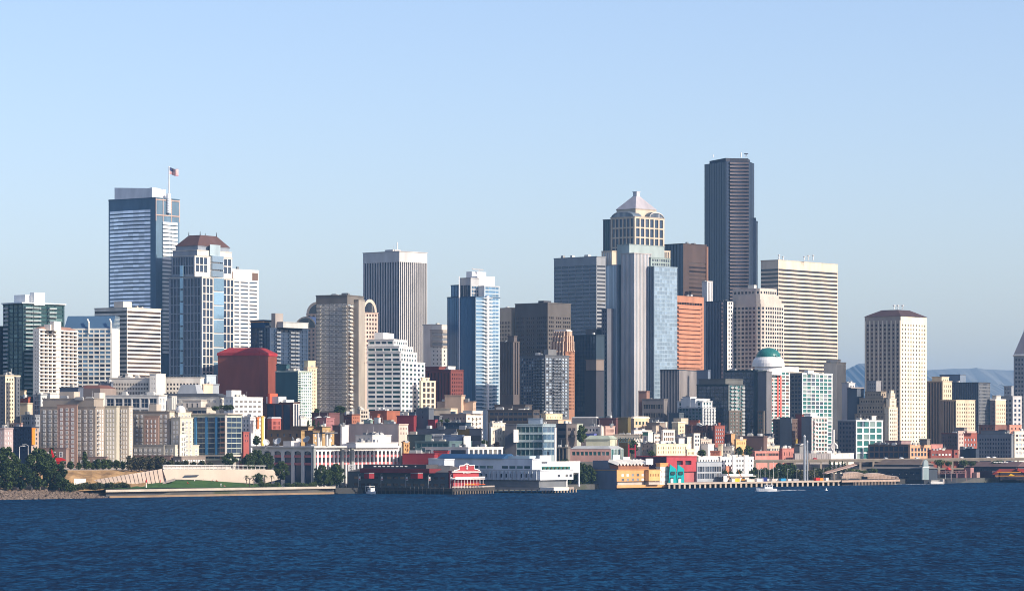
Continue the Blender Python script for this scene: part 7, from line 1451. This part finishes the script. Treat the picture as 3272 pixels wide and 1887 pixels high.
rm = thing('boarding_ramp', 'brown sloping boarding ramp leading down to the concrete pier', P(2680, 1512, dd(2680, -10)), cat='ramp'); m = MB(); a, c = P(2634, 1512, dd(2634, -12)), P(2732, 1484, dd(2732, 10)); m.bar(a, c, 4, .5); part('deck', m, wall((.50, .38, .33)), rm); m = MB(); m.bar(a - Vector((0, 1.9, -.9)), c - Vector((0, 1.9, -.9)), .1, 1.0); part('rail', m, wall((.28, .20, .17)), rm)
for t in (.3, .7): m = MB(); e = a + (c - a) * t; m.bar((e.x, e.y, 3), (e.x, e.y, e.z), .5); part('post', m, wall((.25, .2, .17)), rm)
b = Bld('pier_shed', 'dark maroon roofed pier shed at the right with a white arched gable', 3240, -24, (.06, .055, .07), 35, 1600); RD = b.D
q, z0, zt = b.box((2985, 3260, 3330), 1533, None, None, z0=-1, wc=(.03, .033, .042), part='deck', roof=(.13, .10, .09), dd=-4, dep=60)
lq, _, lz = b.box((3040, 3246, 3320), 1490, RB(16, .5, 10, 'nv', wf=.6, mt=4), None, dd=6, z0=zt, roof=None, dep=40); gable(b, lq, lz, Z(1474, RD + 26), wall((.17, .115, .11)), 2.0, hipf=.06)
s2 = b.quad((3128, 3170, 3180), 2, dep=12); m = MB(); m.prism(s2, zt, Z(1503, RD)); m.build('front_wing', wall((.06, .035, .045)), b.root, b.o)
for px0, px1, t_, c in ((3062, 3088, 1499, (.30, .15, .15)), (3080, 3106, 1493, (.40, .22, .21)), (3108, 3126, 1508, (.42, .30, .27)), (3020, 3060, 1512, (.11, .06, .07))):
    s2 = b.quad((px0, px1 - 5, px1), 0, dep=6); m = MB(); m.prism(s2, zt, Z(t_, RD)); m.build('kiosk', wall(c), b.root, b.o)
m = MB(); pv = None
for i in range(9):
    t = i / 8; pcur = P(3043 + 23 * t, 1484 - 9 * math.sin(math.pi * (.1 + .5 * t)), RD + 60)
    if pv is not None: m.q(pv, pcur, pcur + Vector((0, 6, 0)), pv + Vector((0, 6, 0)))
    pv = pcur
m.build('arched_gable', wall((.72, .66, .60)), b.root, b.o)
for i in range(6): m = MB(); c = P(3178 + 8 * i, 1475 + (i % 2), RD + 20); m.box(c, (1.6, 1.2, .8)); m.build('roof_vent', wall(WHITE), b.root, b.o)
b.done()
rs_ = thing('restaurant', 'red gabled waterside restaurant with yellow fascia lines at the right edge', P(3230, 1530, RD - 8)); E = RD - 10
part('wall', slabpoly([(3196, 1531, E), (3300, 1531, E), (3300, 1508, E), (3196, 1508, E)], 10), wall((.055, .04, .05)), rs_)
part('roof', slabpoly([(3172, 1514, E - 1), (3196, 1496, E - 1), (3200, 1502, E - 1), (3186, 1514, E - 1)], 8), wall((.44, .08, .06)), rs_); part('roof', slabpoly([(3196, 1497, E + 6), (3286, 1497, E + 6), (3300, 1508, E + 6), (3192, 1508, E + 6)], 6), wall((.30, .08, .07)), rs_); part('roof', slabpoly([(3254, 1494, E - 1), (3290, 1510, E - 1), (3290, 1516, E - 1), (3250, 1502, E - 1)], 8), wall((.44, .08, .06)), rs_)
for y, x0, x1 in ((1507.5, 3187, 3262), (1519, 3180, 3292)): m = MB(); m.bar(P(x0, y, E - 2), P(x1, y, E - 2), .5, .5); part('yellow_fascia', m, wall((.78, .36, .03)), rs_)
part('yellow_gable', slabpoly([(3222, 1518.5, E - 2.4), (3244, 1518.5, E - 2.4), (3230, 1512, E - 2.4)], .4), wall((.80, .50, .03)), rs_)
rt = thing('red_tent', 'small red pointed tent left of the lattice walkway', P(3030, 1500, dd(3030, -4)), cat='tent'); c = P(3030, 1500, dd(3030, -4)); m = MB(); m.lathe((c[0], c[1], c[2]), [(3.2, 0), (1.6, 1.2), (.05, 2.4)], 4); part('canopy', m, wall((.50, .07, .06)), rt); m = MB(); [m.tube((c[0] + sx, c[1], 3.5), (c[0] + sx, c[1], c[2] + .1), .12, n=6) for sx in (-2.2, 2.2)]; part('pole', m, wall(WHITE), rt)
lw_ = thing('lattice_walkway', 'pinkish steel lattice walkway between the arched tower and maroon shed', P(3020, 1515, dd(3020, -16)), cat='walkway'); LD = dd(3020, -20); m = MB()
for y in (1503, 1510): m.bar(P(2980, y + 3, LD), P(3090, y, LD), .3)
for i in range(11): m.bar(P(2980 + 10 * i, 1506 - i * .3, LD), P(2990 + 10 * i, 1512.7 - i * .3, LD), .22); m.bar(P(2990 + 10 * i, 1505.7 - i * .3, LD), P(2980 + 10 * i, 1513 - i * .3, LD), .22)
part('lattice', m, wall((.36, .22, .21)), lw_)
for px in (2984, 3040, 3088): m = MB(); m.bar(P(px, 1536, LD), P(px, 1504, LD), .4); part('leg', m, wall((.36, .24, .22)), lw_)
bg = thing('barge', 'white low barge moored between the arched tower and maroon shed', P(2994, 1538, 2672)); m = MB(); m.box((X(2994, 2672), 2672, .9), (11, 4.5, 2.0), R(4)); part('hull', m, wall((.78, .74, .68)), bg); m = MB(); m.box((X(3014, 2672), 2672, 2.2), (1.0, 4, 3.6), R(4)); part('fender_post', m, wall((.70, .62, .56)), bg); m = MB(); m.box((X(2990, 2672), 2673.5, 2.4), (7, 1.2, 1.2), R(4)); part('rail', m, wall((.5, .48, .45)), bg)
# ---------------------------------------------------------------- boats, wakes, people
def wake(name, pts, label_mat=None):
    m = MB(); rr = random.Random(5)
    for (px, py, L, wy) in pts:
        for i in range(26):
            D = 38 * F / (py + rr.uniform(-wy, wy) - YH); x = X(px + rr.uniform(-L, L), D); a, c = rr.uniform(.5, 2.0), rr.uniform(.6, 2.2)
            m.q((x - a, D - c * .5, .10 + rr.uniform(0, .05)), (x + a * .4, D - c, .12), (x + a, D + c * .4, .10 + rr.uniform(0, .05)), (x - a * .5, D + c, .13))
    o = m.build(name, wall((.80, .82, .85))); o['kind'] = 'stuff'
motorboat('white cabin cruiser speeding left across the water before the pier', 2450, 38 * F / (1568 - YH), 14, R(186))
wake('foam', [(2430, 1566, 14, 1.5), (2450, 1569.5, 36, .8), (2478, 1567, 34, 1.2), (2520, 1566, 22, .8), (2545, 1564.5, 30, .6)])
motorboat('small white speedboat with a long foam trail before the boardwalk pier', 2800, 38 * F / (1545.5 - YH), 9, R(178), 'speedboat')
wake('foam', [(2812, 1546.5, 14, .6), (2850, 1546.8, 30, .5), (2900, 1547, 40, .45), (2945, 1547, 26, .4)])
by = thing('buoy', 'tiny white buoy floating right of the cabin cruiser', (X(2640, 2343), 2343, 0)); m = MB(); m.lathe((0, 0, 0), [(.02, -.5), (.9, -.2), (1.0, .4), (.4, .8), (.3, 1.6), (.02, 1.8)], 12); m.build('float', wall((.85, .82, .78)), by)
def person(px, py, d, label, shirt, sit=False):
    D = dd(px, d); o = thing('person', label, P(px, py, D)); me = bpy.data.meshes.new('body')
    if sit: v = [(0, 0, .15), (0, .02, .55), (0, .02, .72), (0, 0, .88), (-.2, 0, .6), (-.28, -.12, .32), (.2, 0, .6), (.28, -.12, .32), (-.12, -.45, .42), (-.13, -.75, .08), (.12, -.45, .42), (.13, -.75, .08)]
    else: v = [(0, 0, .92), (0, 0, 1.38), (0, 0, 1.52), (0, -.02, 1.68), (-.2, 0, 1.4), (-.26, 0, .95), (.2, 0, 1.4), (.26, 0, .95), (-.1, 0, .5), (-.11, .02, .05), (.1, 0, .5), (.11, -.08, .05)]
    me.from_pydata(v, [(0, 1), (1, 2), (2, 3), (1, 4), (4, 5), (1, 6), (6, 7), (0, 8), (8, 9), (0, 10), (10, 11)], []); me.materials.append(wall(shirt))
    bo = bpy.data.objects.new('body', me); COL.objects.link(bo); bo.parent = o
    sk = bo.modifiers.new('skin', 'SKIN')
    for i, r_ in enumerate((.16, .17, .07, .11, .075, .045, .075, .045, .08, .06, .08, .06)): me.skin_vertices[0].data[i].radius = (r_, r_ * .85)
    me.skin_vertices[0].data[0].use_root = True
    m = MB(); hz2 = v[3]; m.lathe((hz2[0], hz2[1] + .01, hz2[2]), [(.115, 0), (.12, .06), (.08, .13), (.01, .15)], 8); m.build('hair', wall((.06, .04, .03)), o)
    o.rotation_euler = (0, 0, px % 3 - 1); return o
for px, py, lab, shirt, sit in ((678, 1536.5, 'person in a pinkish top sitting at the upper lawn edge, left of four', (.55, .30, .26), True), (683, 1536.5, 'person in a white top sitting at the upper lawn edge, second of four', (.75, .70, .66), True), (687, 1537.5, 'person in a tan top sitting at the upper lawn edge, third of four', (.5, .35, .25), True), (692, 1537.5, 'person in a red top sitting at the upper lawn edge, right of four', (.5, .10, .08), True), (599, 1544, 'person in a red top lying back on the left part of the lawn', (.55, .06, .06), True), (622, 1536, 'person in white sitting on the white blanket ring', (.78, .74, .72), True), (649, 1535, 'person in beige sitting high on the lawn', (.6, .48, .38), True), (716, 1554, 'person in pink sitting low near the seawall', (.62, .36, .34), True), (706, 1553, 'person in white standing low near the seawall', (.8, .78, .76), False),
    (512, 1542, 'person in red walking at the foot of the folded wall', (.5, .05, .05), False), (529, 1541, 'person in dark clothes walking below the folded wall end', (.10, .10, .14), False), (229, 1566, 'person in dark blue standing on the shore path', (.06, .06, .14), False), (58, 1565, 'person in white by the rocks under the trees', (.78, .76, .74), False), (71, 1566, 'person in grey by the rocks under the trees', (.34, .34, .36), False), (102, 1566, 'person in a white shirt by the tree trunk on the rocks', (.8, .78, .74), False)):
    o = person(px, py, 30 if py < 1545 else 12, lab, shirt, sit); o.scale = (1.25,) * 3
rb = thing('beacon', 'small red topped white beacon beside the seawall path', P(467, 1556, dd(467, 14))); c = P(467, 1558, dd(467, 14)); m = MB(); m.tube(c, c + Vector((0, 0, 3.5)), .5, .2, 8); part('stand', m, wall((.78, .70, .64)), rb); m = MB(); m.lathe((c[0], c[1], c[2] + 3.4), [(.02, 0), (.55, .3), (.5, 1.3), (.1, 2.0), (.02, 2.1)], 8); part('top', m, RED, rb)
